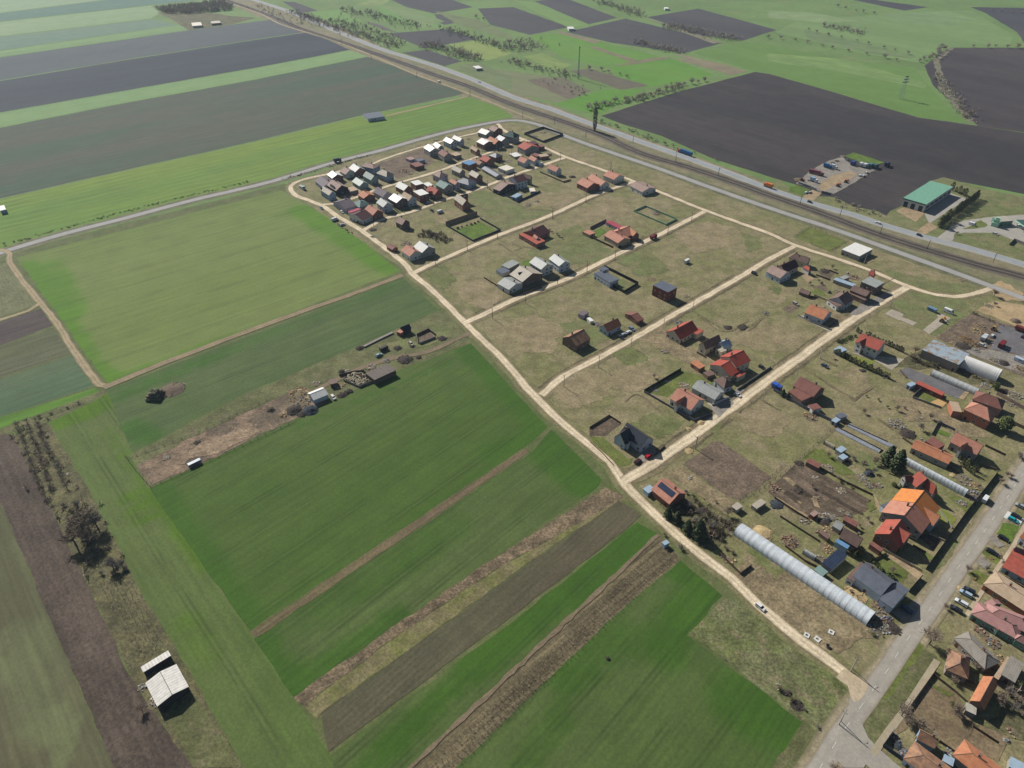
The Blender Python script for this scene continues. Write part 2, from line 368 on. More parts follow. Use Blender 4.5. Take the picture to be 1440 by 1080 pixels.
sheet('grass_strip', pp(428,994, 560,894, 700,800, 878,700, 884,704, 805,748, 700,823, 560,925, 452,1002, 446,1012), rough_ground('rank_grass', (126, 118, 84), (116, 118, 68), (134, 122, 96), .09, .3), 'patch', step=4, jit=.4)
sheet('ploughed_field', pp(452,1003, 560,926, 700,824, 870,704, 902,724, 885,740, 700,882, 560,985, 462,1058), plough_lo, 'patch', jit=.4)
sheet('weedy_triangle', pp(968,890, 1018,842, 1040,846, 1190,965, 1194,984, 1165,1040, 1120,1075, 1130,1014), rough_ground('weeds', (116, 118, 82), (102, 110, 64), (138, 122, 100), .05, .42), 'patch', step=4, jit=.6)
sheet('crop_edge', pp(1078,1092, 1130,1012, 1160,1042, 1145,1080, 1100,1180, 1010,1200), m_wild, 'patch', step=4, jit=.5)
# -- narrow plots at the left edge
sheet('vineyard_ground', pp(-60,372, 0,372, 12,368, 54,428, 0,446, -60,462), rough_ground('vineyard_grass', (122, 126, 88), (112, 114, 78), (130, 122, 98), .08, .2), jit=.3)
sheet('ploughed_field', pp(-200,480, 0,453, 58,434, 74,458, 0,486, -200,540), field('dark_plot', (84, 74, 72), (92, 82, 76), AR, grain=.12), jit=.3)
sheet('olive_plot', pp(-200,542, 0,488, 75,461, 100,497, 0,532, -200,590), field('olive_plot', (92, 100, 66), (98, 100, 74), AR, grain=.1), jit=.3)
sheet('wheat_plot', pp(-200,594, 0,534, 101,499, 132,543, 0,586, -200,650), field('green_plot', (82, 108, 76), (96, 110, 80), AR, row=5, amp=.06, grain=.1), jit=.3)
sheet('bright_plot', pp(-200,652, 0,587, 133,546, 143,552, 0,602, -200,675), field('bright_plot', (94, 134, 44), (84, 126, 50), AR, grain=.1), jit=.3)
sheet('grassy_path', pp(-200,678, 0,603, 146,548, 152,552, 70,592, 0,612), m_wild, jit=.3)
# -- fields beyond the asphalt road
def far(name, c1, c2, pts, ang=AW, cls='field', row=9, amp=.03, grain=.07, **k):
    sheet(name, pp(*pts), field('mat_'+name, c1, c2, ang, row=row, amp=amp, grain=grain, **k), cls, step=14, jit=.6)
far('green_verge_field', (102, 134, 56), (122, 144, 58), (-260,340, -260,280, 0,281, 225,230, 360,200, 500,166, 660,136, 700,150, 722,163, 690,171, 590,193, 470,227, 360,257, 180,301, 0,350), bias=.05, amp=.07)
far('stubble_field', (72, 92, 72), (88, 90, 76), (-260,345, -260,232, 0,180, 155,149, 360,112, 517,80, 590,106, 652,131, 640,135, 500,164, 360,198, 225,228, 0,279), amp=.06, big=.02, st=10)
far('light_green_field', (128, 158, 102), (118, 150, 96), (-260,232, -260,206, 0,159, 360,96, 435,82, 492,71, 517,79, 360,111, 155,148, 0,179))
far('dark_ploughed_field', (54, 60, 70), (64, 70, 78), (-260,206, -260,160, 0,114, 180,84, 360,56, 436,45, 492,70, 435,81, 360,95, 0,158))
far('grey_ploughed_field', (82, 88, 94), (90, 96, 98), (-260,160, -260,120, 0,81, 265,43, 385,27, 436,44, 360,55, 180,83, 0,113))
far('pale_strip_field', (126, 158, 98), (118, 148, 96), (-260,120, -260,108, 0,72, 130,53, 250,35, 265,42, 0,80))
far('bluegreen_field', (104, 132, 112), (112, 136, 112), (-260,108, -260,82, 0,52, 212,27, 240,33, 250,35, 130,52, 0,71))
far('pale_wheat_field', (142, 164, 122), (134, 160, 114), (-260,82, -260,58, 0,31, 212,8, 226,18, 212,26, 0,51))
far('dark_wheat_field', (98, 128, 112), (92, 124, 106), (-260,58, -260,42, 0,19, 160,-1, 260,-12, 300,-2, 212,7, 0,30))
far('hazy_field', (146, 168, 130), (138, 162, 124), (-300,40, -300,-60, 200,-70, 330,-20, 160,-2, 0,18))
# -- the patchwork beyond the highway
def dark(pts, nm='dark_ploughed_field', c1=(74, 68, 70), c2=(82, 75, 76), ang=AV, **k): far(nm, c1, c2, pts, ang, **k)
dark((845,163, 950,130, 1062,101, 1082,104, 1180,132, 1290,165, 1375,177, 1440,187, 1620,210, 1620,330, 1440,273, 1395,264, 1330,252, 1300,268, 1250,305, 1232,301, 1165,288, 1120,260, 1080,248, 1000,222, 930,191, 880,176), c1=(56, 53, 54), c2=(70, 63, 62), ang=AU, row=5, amp=.07, grain=.16, tram=16)
dark((1300,92, 1335,67, 1440,67, 1640,75, 1640,215, 1440,186, 1375,177, 1345,150, 1312,120), c1=(66, 60, 61), c2=(80, 72, 71), ang=AU, row=8, amp=.05, grain=.12)
for P_ in ((1365,10, 1440,11, 1640,14, 1640,66, 1440,60, 1430,45, 1385,18), (1202,-4, 1305,10, 1272,15, 1200,0), (797,45, 880,26, 1018,60, 962,75, 860,60),
           (910,24, 982,12, 1092,42, 1045,57, 985,50), (752,2, 792,-4, 868,25, 828,34), (672,12, 722,10, 800,38, 745,49, 690,35),
           (550,0, 625,-4, 665,10, 610,19, 572,10), (545,47, 625,41, 670,55, 597,68), (565,74, 600,70, 650,86, 625,93), (397,2, 415,3, 447,15, 422,18),
           (592,21, 620,20, 642,32, 625,35)):
    dark(P_, c1=(70, 68, 71), c2=(80, 77, 78))
far('brown_field', (112, 108, 86), (104, 106, 80), (800,100, 824,97, 910,119, 876,126), AV)
far('yellowgreen_field', (142, 158, 88), (132, 150, 80), (630,62, 672,57, 720,75, 682,86), AV)
far('rough_meadow', (126, 130, 96), (118, 128, 84), (630,93, 700,97, 770,107, 812,132, 790,146, 722,131), AV, row=0)
far('brown_field', (116, 110, 90), (110, 112, 86), (742,112, 790,108, 832,128, 800,140), AV, cls='patch', row=0)
far('bright_wheat_field', (92, 142, 48), (104, 146, 56), (857,95, 940,81, 1004,105, 905,124, 872,112), AV)
far('bright_wheat_field', (94, 142, 48), (102, 144, 56), (780,146, 850,126, 905,126, 845,160, 826,158), AV)
far('bright_wheat_field', (98, 142, 54), (106, 146, 60), (745,50, 790,46, 855,62, 930,80, 850,95, 790,80), AV, row=7)
far('bright_wheat_field', (108, 140, 70), (102, 134, 64), (975,74, 1060,58, 1180,84, 1285,95, 1340,160, 1356,172, 1290,164, 1180,131, 1082,103, 1060,100), AU)
far('pale_meadow', (124, 150, 92), (116, 142, 86), (1120,30, 1260,18, 1365,14, 1425,50, 1420,64, 1336,66, 1290,88, 1200,72, 1090,45), AU, row=0)
far('yellowgreen_field', (124, 154, 84), (116, 146, 80), (720,0, 752,3, 828,35, 800,39), AV)
far('bright_wheat_field', (116, 154, 80), (110, 148, 78), (530,6, 610,20, 625,40, 540,30), AV)
far('bright_wheat_field', (118, 152, 80), (112, 148, 78), (440,18, 475,14, 510,30, 470,36), AV)
far('bare_meadow', (140, 130, 104), (126, 126, 92), (945,82, 1000,86, 1050,100, 1030,106), AV, cls='patch', row=0)

for nm_, c_, q_ in (('tan_strip',(140,128,106),'q3 240,180 270,175 500,232 470,245'), ('tan_strip',(136,130,98),'q3 430,262 470,262 710,340 660,348'), ('yellowgreen_strip',(132,154,84),'q3 60,318 170,300 340,368 240,395'), ('tan_strip',(132,128,96),'q3 560,372 800,322 890,318 890,330 660,365'), ('brown_strip',(112,106,88),'q3 330,402 440,388 770,482 610,505'), ('brown_strip',(118,108,92),'q3 90,455 190,435 380,520 300,550'), ('tan_strip',(140,130,104),'q3 900,300 980,312 1320,400 1230,425'), ('tan_strip',(134,130,104),'q3 760,110 830,125 1190,240 1130,245'), ('olive_strip_far',(122,134,88),'q2 1000,60 1240,110 1440,200 1440,225 1130,135'), ('pale_strip_far',(128,152,96),'q2 700,30 860,50 1060,120 940,160 790,80'),
    ('yellowgreen_strip',(136,156,92),'q2 640,0 760,0 700,35 560,30'), ('olive_strip_far',(116,130,86),'q2 1100,380 1250,350 1440,430 1440,520'), ('brown_strip',(104,100,92),'q2 610,120 720,170 800,185 700,140'), ('pale_strip_far',(134,156,104),'q4 0,60 240,70 520,120 300,130 0,100'), ('olive_strip_far',(118,140,90),'q4 200,165 420,215 830,315 800,330 560,300 220,225'), ('yellowgreen_strip',(122,150,84),'q4 0,300 420,330 900,470 880,500 380,400 0,345'), ('pale_strip_far',(128,154,100),'q4 640,80 1000,60 1180,110 1000,150 700,120'), ('tan_strip',(130,126,104),'q4 930,330 1010,270 1050,265 960,350 1010,480 1160,690 1130,690 960,500')):
    f_, *c2_ = q_.split(); k_ = [tuple(float(v) for v in t_.split(',')) for t_ in c2_]
    sheet(nm_, [GP(f_, *p_) for p_ in k_], field('mat_'+nm_, c_, tuple(v*.94 for v in c_), AV, grain=.12), 'patch', step=10, jit=1.5)
# -- roads and the railway
asph = road_mat('old_asphalt', (162, 156, 146), (172, 166, 154), tracks=.25, edge=(150, 138, 116), grain=.08)
asph_hw = road_mat('highway_asphalt', (150, 156, 160), (160, 164, 166), tracks=.2, edge=(170, 166, 154), grain=.06)
asph_nw = road_mat('pale_asphalt', (160, 160, 158), (170, 168, 164), tracks=.2, edge=(150, 144, 128), grain=.06)
dirt = road_mat('dirt_road', (218, 202, 174), (202, 186, 156), tracks=.55, edge=(142, 130, 100), grain=.2)
dirt2 = road_mat('field_track', (164, 148, 118), (150, 136, 106), tracks=.5, edge=(122, 118, 84), grain=.15)
shoulder = road_mat('sandy_shoulder', (170, 156, 130), (150, 140, 112), edge=(128, 122, 92), grain=.2)
HW = pp(180,-50, 360,1, 440,30, 485,49, 542,71, 610,92, 672,115, 720,136, 770,152, 830,174, 900,199, 952,217, 1015,240, 1080,265, 1142,286, 1200,302, 1235,314, 1295,332, 1355,347, 1440,372, 1600,420)
ribbon('highway_shoulder', HW, 13, road_mat('highway_shoulder', (176, 172, 160), (168, 162, 150), edge=(140, 136, 112), grain=.1), 'patch', step=14, jit=.6)
ribbon('highway', HW, 9.0, asph_hw, step=14)
SV = pp(-200,406, 0,356, 15,351, 90,329, 180,306, 270,282, 360,261, 400,250, 472,228, 536,211.5, 594,195, 645,182, 698,171.5, 727,169.5, 757,175.5, 792,190, 834,205.7, 920,235, 1000,264, 1080,292, 1180,325, 1255,352, 1330,379, 1392,402, 1440,420, 1600,480)
ribbon('road_verge', SV, 15, road_mat('weedy_verge', (104, 106, 78), (118, 112, 88), edge=(110, 116, 74), grain=.3), 'field', step=8, jit=1.2)
ribbon('service_road', SV, 6.6, asph_nw, step=8, jit=.12)
RL = pp(200,-40, 360,15, 422,40, 485,61, 555,85, 610,105, 660,122, 720,147, 795,172, 845,190, 900,215, 970,236, 1045,261, 1080,274, 1155,300, 1230,328, 1305,352, 1380,374, 1440,390, 1600,440)
ribbon('railway_bed', RL, 15, road_mat('ballast', (112, 103, 92), (100, 93, 84), edge=(128, 120, 94), grain=.22), 'patch', step=14, jit=.7)
ribbon('dirt_track', pp(280,-10, 360,17, 397,35, 460,54, 520,77, 585,105, 655,130, 720,156, 752,168), 4.5, dirt2, step=12, jit=.4)
ribbon('dirt_track', pp(543,163, 590,152, 657,136), 3.6, dirt2, step=10, jit=.4)
ribbon('dirt_track', pp(-60,350, 8,353, 14,370, 34,398, 57,426, 80,455, 108,500, 140,541, 150,543), 4.2, dirt2, jit=.4)
ribbon('dirt_track', pp(56,427, 40,437, 0,450, -80,478), 3.4, dirt2, jit=.3)
ribbon('dirt_track', pp(146,545, 250,503, 400,447, 500,412, 566,387), 4.6, road_mat('brown_track', (146, 130, 102), (134, 120, 94), tracks=.4, edge=(110, 112, 76), grain=.15), jit=.4)
ribbon('dirt_track', pp(666,466, 640,478, 600,496, 555,503, 500,521, 440,552, 400,575), 3.6, road_mat('muddy_track', (128, 112, 92), (116, 104, 84), tracks=.5, edge=(112, 106, 74), grain=.2), jit=.6)
R0 = pp(520,232, 458,245.5, 425,253, 409,262, 415,274, 452,289, 474,304, 509,325, 565,367, 579,384, 609,409, 642,442, 665,465, 712,510, 740,545, 759.5,564.5, 798,601, 857,650, 879.5,682, 918,720.5, 969,767, 1027,812, 1069,853, 1127.5,901, 1195,952, 1212,972)
ribbon('dirt_verge', R0, 9.5, road_mat('dirt_verge', (132, 124, 92), (120, 116, 80), edge=(116, 118, 74), grain=.28), 'patch', jit=.9)
ribbon('dirt_street', R0, 4.8, dirt, jit=.35)
ST = [(pp(452,288, 478,285, 524,269, 561,257, 606,244, 643,231, 679,218, 735,197), 4.0), (pp(511,324, 540,308, 579,298, 614,284.5, 640,276.7, 685,261, 718,247.5, 753,236, 776,228, 796,221), 4.4),
      (pp(581,384, 628,362, 696,333, 774,303, 834.5,275, 889,256), 4.6), (pp(652,455, 731,418.6, 800,391, 864,360, 926,330.5, 992,297), 4.8),
      (pp(761,556, 792.5,530, 843,503, 907,467, 936,449, 994.5,416, 1040,390, 1088.6,361, 1120,345), 4.8),
      (pp(877,677, 932,643, 1009,588, 1079,536, 1156.7,479.7, 1215,439, 1278,403), 6.0),
      (pp(520,232, 548,221, 596,206, 645,193, 676,186), 3.4), (pp(700,174, 708,183, 733,195, 764,207, 796,221, 850,240, 891,255, 952,280, 994.5,297, 1080,328, 1120,345.5, 1215,377, 1275,402, 1317,415, 1342,417.5, 1367,414, 1392,406), 4.4)]
for P_, w_ in ST:
    ribbon('dirt_verge', P_, w_*1.9, MATS.setdefault('dv2', road_mat('dirt_verge_street', (128, 118, 90), (140, 124, 98), edge=(122, 118, 82), grain=.3)), 'patch', jit=1.0)
    ribbon('dirt_street', P_, w_, dirt, jit=.35)
ditch = road_mat('ditch', (98, 88, 66), (112, 102, 76), edge=(116, 110, 78), grain=.35)
for k_, o_, a_, b_ in ((2, -4.2, .0, 1), (3, 4.4, .05, .8), (3, -4.4, .1, 1), (4, 4.4, .02, .75), (4, -4.2, .4, 1), (5, 5.2, .1, .95), (5, -5.2, .15, .8)):
    Q_ = smooth(ST[k_][0], 4); Q_ = [(q.x, q.y) for q in Q_[int(len(Q_)*a_):int(len(Q_)*b_)]][::3]
    ribbon('ditch', Q_, 1.5, ditch, 'patch', jit=.5, step=2, off=o_)
MS = pp(1100,1160, 1135,1108, 1170,1053, 1185,1029.5, 1219,982, 1234,961, 1249.5,940, 1262,919.6, 1277,898, 1304,862, 1328,827, 1351,793, 1373,763, 1394,733, 1413,705, 1440,664, 1500,580, 1570,486, 1650,385)
ribbon('road_shoulder', MS, 11.5, shoulder, 'patch', jit=.6)
ribbon('main_street', MS, 7.0, asph, jit=.1)
asph_flat = rough_ground('street_asphalt', (162, 156, 146), (170, 164, 152), (158, 150, 138), .1, .08)
ribbon('side_street', pp(1196,1020, 1206,1042, 1222,1060, 1250,1085, 1330,1150), 8, asph_flat)
sheet('road_mouth', gpts('p', 905,560, 960,520, 1010,480, 1010,560, 950,640, 905,640, 890,600), asph_flat, 'road', jit=.1, step=3)
sheet('road_mouth', gpts('p', 880,740, 950,760, 960,850, 1010,930, 1060,985, 1000,1080, 860,1080, 790,1000), asph_flat, 'road', jit=.1, step=3)
sheet('dirt_mouth', gpts('p', 800,425, 855,365, 1000,445, 1040,478, 1000,560, 930,610, 905,560, 885,490), rough_ground('dirt_mouth', (204, 186, 156), (190, 172, 142), (178, 166, 144), .2, .12), 'road', jit=.15, step=2)
ribbon('pavement', pp(1600,508, 1500,654, 1440,742, 1425,768, 1404,797.5, 1379,835, 1359,866), 1.6, road_mat('pavement', (196, 178, 152), (186, 168, 142), grain=.08))
ribbon('pavement', pp(1318,929, 1296,963, 1273,998, 1250,1028, 1227,1061), 2.3, road_mat('pavement_slabs', (178, 166, 142), (170, 158, 134), grain=.08))
lm = plain('road_paint', (222, 218, 206), .7)
S_ = smooth(MS, 1.0); mb = MB(); acc = 0; nxt = 3.0
for k in range(1, len(S_)):
    acc += (S_[k]-S_[k-1]).length
    if acc >= nxt:
        d = (S_[k]-S_[k-1]).normalized(); n = Vector((-d.y, d.x))*.09; q = S_[k]
        if 1150 < 1e9: mb.add([(q.x-n.x, q.y-n.y, 0), (q.x+d.x*3-n.x, q.y+d.y*3-n.y, 0), (q.x+d.x*3+n.x, q.y+d.y*3+n.y, 0), (q.x+n.x, q.y+n.y, 0)], [(0, 1, 2, 3)])
        nxt += 9.6
tag(mb.build('road_marking', lm, None, (0, 0, .199)), kind='structure')
def edge_lines(pts, offs, wd, name):
    for o_ in offs: ribbon(name, pts, wd, lm, 'top', step=10, off=o_)
edge_lines(HW, (-3.9, 3.9), .22, 'road_marking')
# ------------------------------------------------------------------ building kit
RO = dict(
 orange=((197,134,98),(181,117,83)), bright=((220,143,77),(210,129,68)), salmon=((198,142,119),(184,125,105)), red=((184,96,78),(167,84,69)), scarlet=((180,86,70),(166,76,62)),
 maroon=((92,50,54),(79,44,47)), crimson=((177,74,91),(163,66,83)), brown=((129,105,95),(113,91,83)), pinkbrown=((172,147,135),(156,131,121)), redbrown=((141,94,83),(124,82,74)),
 tan=((196,173,146),(180,157,131)), rust=((178,136,105),(135,105,87)), pink=((186,140,135),(172,128,123)))
RM = {}
def roof(k):
    if k in RM: return RM[k]
    if k in RO: m = roofmat('tiles_'+k, *RO[k], band=(0, .36), amp=.13)
    elif k == 'grey': m = roofmat('sheet_grey', (168,172,168), (154,158,156), band=(1, .5), amp=.05, rough=.5)
    elif k == 'greengrey': m = roofmat('sheet_greengrey', (158,170,160), (146,160,150), band=(1, .5), amp=.05, rough=.5)
    elif k == 'beige': m = roofmat('sheet_beige', (190,180,162), (174,166,150), band=(1, .6), amp=.05, rough=.6)
    elif k == 'white': m = roofmat('sheet_white', (246,244,238), (234,232,226), band=(1, .6), amp=.03, rough=.5)
    elif k == 'slate': m = roofmat('sheet_slate', (110,116,128), (98,104,116), band=(1, .5), amp=.06, rough=.45)
    elif k == 'purple': m = roofmat('tiles_purple', (122,110,116), (110,98,104), band=(0, .36), amp=.1)
    elif k == 'dark': m = roofmat('tiles_dark', (62,66,76), (52,56,64), band=(0, .36), amp=.1, rough=.35)
    elif k == 'blue': m = roofmat('sheet_blue', (112,156,196), (100,142,184), band=(1, .5), amp=.04, rough=.5)
    elif k == 'paleblue': m = roofmat('sheet_paleblue', (170,190,206), (156,178,196), band=(1, .4), amp=.06, rough=.45)
    elif k == 'green': m = roofmat('sheet_green', (132,184,158), (120,172,146), band=(1, 1.0), amp=.04, rough=.5)
    elif k == 'darkgreen': m = roofmat('tiles_darkgreen', (72,100,90), (62,88,80), band=(0, .4), amp=.1)
    elif k == 'teal': m = roofmat('sheet_teal', (134,160,152), (120,148,142), band=(1, .5), amp=.05)
    elif k == 'asbestos': m = roofmat('wavy_board', (156,150,140), (140,134,124), band=(1, .7), amp=.08)
    elif k == 'barn': m = roofmat('barn_sheet', (240,236,228), (218,214,206), band=(1, 1.1), amp=.12)
    elif k == 'concrete': m = roofmat('bare_concrete', (190,184,172), (170,164,152), band=(1, 3.0), amp=.03)
    elif k == 'rusty': m = roofmat('rusty_sheet', (166,180,190), (150,164,174), band=(1, .8), amp=.05, stain=(150,124,96))
    elif k == 'cream': m = roofmat('sheet_cream', (240,232,216), (222,212,194), band=(1, .9), amp=.05)
    elif k == 'mud': m = roofmat('earth_roof', (110,100,92), (94,86,80), band=(1, 2.2), amp=.08)
    elif k == 'solar': m = roofmat('solar_panel', (58,68,90), (50,60,80), band=(1, 1.0), amp=.25, rough=.25)
    RM[k] = m; return m
WL = dict(white=(222,222,218), cream=(214,204,182), bluewhite=(196,208,218), grey=(166,164,158), brick=(150,104,88), redbrick=(132,74,62), paleblue=(160,184,204), lilac=(188,180,196),
 tealw=(150,176,176), brownw=(128,108,94), concrete=(150,146,138), sand=(190,170,142), purplebrick=(124,98,92), darkw=(74,70,70), orangew=(186,122,96), block=(160,148,136), green=(120,160,140), pinkw=(190,160,150), mudw=(120,104,88), redw=(168,60,52))
def wall(k): return plain('wall_'+k, WL[k], .9, .1, .6)
frame_m = plain('window_frame', (214,212,206), .6, .04); 
gm = NT('window_glass', .12); gm.b.inputs["Base Color"].default_value = (.018, .022, .028, 1); gm.b.inputs["Specular IOR Level"].default_value = .6; glass_m = gm.m
door_m = plain('door_wood', (92,66,50), .6); chim_m = plain('chimney_brick', (160,110,90), .9, .2); dark_m = plain('dark_opening', (34,34,38), .9)
trim_m = plain('roof_trim', (120,104,94), .8)
def win_mesh(w_, h_):
    b = MB(); t = .12
    for c, d in (((0, 0, h_/2), (w_, .1, t)), ((0, 0, -h_/2), (w_, .1, t)), ((-w_/2, 0, 0), (t, .1, h_)), ((w_/2, 0, 0), (t, .1, h_)), ((0, 0, 0), (.07, .08, h_))): b.box(c, d)
    b.box((0, 0, 0), (w_-.1, .05, h_-.1), mi=1); return b.mesh('window', [frame_m, glass_m])
WIN = [win_mesh(1.5, 1.3), win_mesh(1.0, 1.2)]
b = MB(); b.box((0, 0, 1.02), (1.1, .08, 2.04)); b.box((.4, .06, 1.0), (.06, .06, .2), mi=1); DOOR = b.mesh('door', [door_m, dark_m])
b = MB(); b.box((0, 0, 1.15), (2.7, .08, 2.3)); DOORG = b.mesh('garage_door', plain('garage_metal', (120,118,116), .5))
b = MB(); b.box((0, 0, .6), (.7, .7, 1.7)); b.box((0, 0, 1.5), (.86, .86, .14), mi=1); CHIM = b.mesh('chimney', [chim_m, plain('chimney_cap', (120,116,110))])
CAMP = Vector((0, 0, HC))
def block(f, typ, x1, y1, x2, y2, ex, ey, he, hr):
    p1, p2, pe = px(f, x1, y1), px(f, x2, y2), px(f, ex, ey)
    if typ == 'F': hz = he
    else: hz = hr
    a, b_ = Vector(G(*p1, hz)), Vector(G(*p2, hz)); e = Vector(G(*pe, 0 if typ == 'B' else he))
    d = b_-a; L = d.length; d.normalize(); n = Vector((-d.y, d.x)); s = (e-a).dot(n)
    if typ == 'F': c = (a+b_)/2+n*(s/2); hw = abs(s)/2
    else: c = (a+b_)/2; hw = abs(s)
    return dict(t=typ, c=c, ang=math.atan2(d.y, d.x), L=max(L, 1.6), hw=min(max(hw, .8), 13), he=he, hr=hr, side=1 if s > 0 else -1)
def wall_openings(root, k, W2, L, he, seed, dens=1.0, door=True, big=False, loc=None):
    """windows and a door on the four walls that face the camera's side"""
    r = random.Random(seed); c, a = k['c'], k['ang']; floors = 2 if he > 4.4 else 1
    done = False; off = Vector((root.location.x, root.location.y))
    for side in range(4):
        na = a+[-math.pi/2, math.pi/2, 0, math.pi][side]; nv = Vector((math.cos(na), math.sin(na)))
        if nv.dot(Vector((0, 0))-c) < .12*c.length*0+0.0: continue
        ln = L if side < 2 else 2*W2; dist = W2 if side < 2 else L/2
        m = int((ln-.6)/2.9)
        if m < 1 and ln > 2.2: m = 1
        tv = Vector((-nv.y, nv.x))
        for fl in range(floors):
            for j in range(m):
                if r.random() > dens: continue
                u = (j+.5)/m*ln-ln/2; q = c+nv*(dist+.02)+tv*u-off
                if not done and door and fl == 0 and he > 2.3:
                    link('door', DOOR, root, (q.x, q.y, .05), na-math.pi/2); done = True; continue
                zc = 1.55+fl*2.8
                if zc+.75 > he+.1: continue
                link('window', WIN[0 if r.random() < .65 else 1], root, (q.x, q.y, zc), na-math.pi/2)
def roof_mesh(k, mats, ov=.0):
    L, hw, he, hr, t = k['L']/2, k['hw'], k['he'], k['hr'], .16
    b = MB()
    if k['t'] == 'G':
        b.prism([(-hw, he), (0, hr), (hw, he), (hw, he-t), (0, hr-t), (-hw, he-t)], -L, L)
        b.tube((-L, 0, hr), (L, 0, hr), .11, n=5, mi=1)
    elif k['t'] == 'H':
        X = L+hw*.9
        for dz in (0, -t):
            vs = [(-X, -hw, he+dz), (X, -hw, he+dz), (X, hw, he+dz), (-X, hw, he+dz), (-L, 0, hr+dz), (L, 0, hr+dz)]
            b.add(vs, [(0, 1, 5, 4), (1, 2, 5), (2, 3, 4, 5), (3, 0, 4)])
        b.box((0, -hw, he-t/2), (2*X, .03, t)); b.box((0, hw, he-t/2), (2*X, .03, t)); b.box((-X, 0, he-t/2), (.03, 2*hw-.06, t)); b.box((X, 0, he-t/2), (.03, 2*hw-.06, t))
        for q in ((-X, -hw), (X, -hw), (X, hw), (-X, hw)): b.tube((q[0], q[1], he), (L if q[0] > 0 else -L, 0, hr), .1, n=4, mi=1)
        b.tube((-L, 0, hr), (L, 0, hr), .11, n=5, mi=1)
    elif k['t'] == 'F':
        rise = (hr-he) if hr else .0
        s = k['side']; z0, z1 = (he, he+rise) if s > 0 else (he+rise, he)
        b.prism([(-hw, z0), (hw, z1), (hw, z1-.22), (-hw, z0-.22)], -L, L)
    elif k['t'] == 'B':
        n = 14; prof = [(hw*math.cos(math.pi*j/n), hr*math.sin(math.pi*j/n)**.8) for j in range(n+1)]
        b.prism(prof+[(-hw+.06, 0), (hw-.06, 0)], -L, L, caps=False)
    return b.mesh('roof', mats)
def wall_mesh(k, mat, inset=.35):
    L, hw, he, hr = k['L']/2, k['hw'], k['he'], k['hr']; b = MB()
    if k['t'] == 'G':
        W = hw-min(inset, hw*.2); X = L-min(.3, L*.1); sl = (hr-he)/hw
        b.prism([(-W, 0), (W, 0), (W, he+sl*(hw-W)-.2), (0, hr-.24), (-W, he+sl*(hw-W)-.2)], -X, X)
    elif k['t'] == 'H':
        W = hw-min(inset, hw*.2); X = L+hw*.9-.35
        b.box((0, 0, (he-.1)/2), (2*X, 2*W, he-.1))
    else:
        W = hw-min(.12, hw*.1); X = L-min(.12, L*.1); b.box((0, 0, (he-.24)/2), (2*X, 2*W, he-.24))
    return b.mesh('wall', mat), W, X
def building(name, label, cat, f, blocks, group=None, chim=1, dens=.8, seed=None, door=True, loc=None):
    """blocks: (type, ridge/edge point 1, point 2, eave point, eave height, ridge height, wall, roof)"""
    hf = (1.16, 1.13) if cat == 'house' else (1, 1)
    ks = [block(f, *q[:7], q[7]*hf[0], q[8]*hf[1]) for q in blocks]; c = ks[0]['c']
    root = thing(name, label, cat, (c.x, c.y, 0), 0, group); sd_ = int(abs(c.x*31+c.y*17))
    for i, (k, q) in enumerate(zip(ks, blocks)):
        o = k['c']-c; wm, W, X = wall_mesh(k, wall(q[9]))
        link('wall', wm, root, (o.x, o.y, 0), k['ang'])
        ro = link('roof', roof_mesh(k, [roof(q[10]), trim_m if q[10] not in ('grey', 'white', 'greengrey') else roof(q[10])]), root, (o.x, o.y, .004*i), k['ang'])
        if chim and i == 0 and k['t'] in 'GH':
            x = k['L']*.22*(1 if sd_ % 2 else -1); link('chimney', CHIM, ro, (x, k['hw']*.18, k['hr']-.4))
        if dens: wall_openings(root, k, W, 2*X, k['he'], sd_+i, dens, door and i == 0)
    return root
H_ = lambda label, f, *bl, **k: building(k.pop('name', 'house'), label, 'house', f, bl, **k)
S_D = lambda label, f, *bl, **k: building(k.pop('name', 'shed'), label, k.pop('cat', 'shed'), f, bl, chim=0, dens=k.pop('dens', .35), **k)
# ------------------------------------------------------------------ the houses (ridge and eave points read from the photograph, heights estimated)
# far row of the housing plot, from its left corner
H_('low house with a dull purple grey roof at the block\'s far left corner', 'A', ('G',530,488,650,580,500,610,3,5.6,'bluewhite','purple'))
H_('brick house with bright white sheet roof at the far left of the block', 'A', ('G',690,408,765,465,690,527,3.6,6,'brick','white'))
H_('tan roofed house with white gable between a white and a grey roof', 'A', ('G',865,352,950,400,902,482,3.4,6.2,'white','pinkbrown'))
H_('brick house with grey sheet roof beside the far lane, left of the pink hipped one', 'A', ('G',1000,306,1092,368,1030,442,4,6.8,'brick','grey'))
H_('light blue two storey house with a small pinkish hipped roof by the far lane', 'A', ('H',1200,300,1275,315,1235,372,4.8,6.6,'paleblue','pinkbrown'))
H_('pale teal walled house with green grey sheet roof, left of the hipped grey house', 'A', ('G',1180,416,1300,483,1238,545,4,7,'tealw','greengrey'))
H_('grey blue walled house with a hipped grey roof at the open plot of brick ruins', 'D', ('H',690,80,765,108,722,182,4.2,7.2,'paleblue','beige'))
H_('teal grey house with pale sheet roof next to a flat tan slab', 'A', ('G',1035,504,1147,572,1085,637,3,5.6,'tealw','greengrey'))
H_('pinkish brown tiled house with a dark dormer hole in the left corner of the block', 'A', ('G',690,538,828,622,750,708,4.2,7.4,'darkw','pinkbrown'), ('G',665,600,725,640,690,650,4.6,6.4,'darkw','dark'))
H_('pale blue house with grey gabled roof standing beside the open corner lot and parked truck', 'A', ('G',560,632,690,712,598,742,4.4,6.8,'paleblue','beige'), ('G',520,662,590,650,560,700,4,6,'paleblue','slate'))
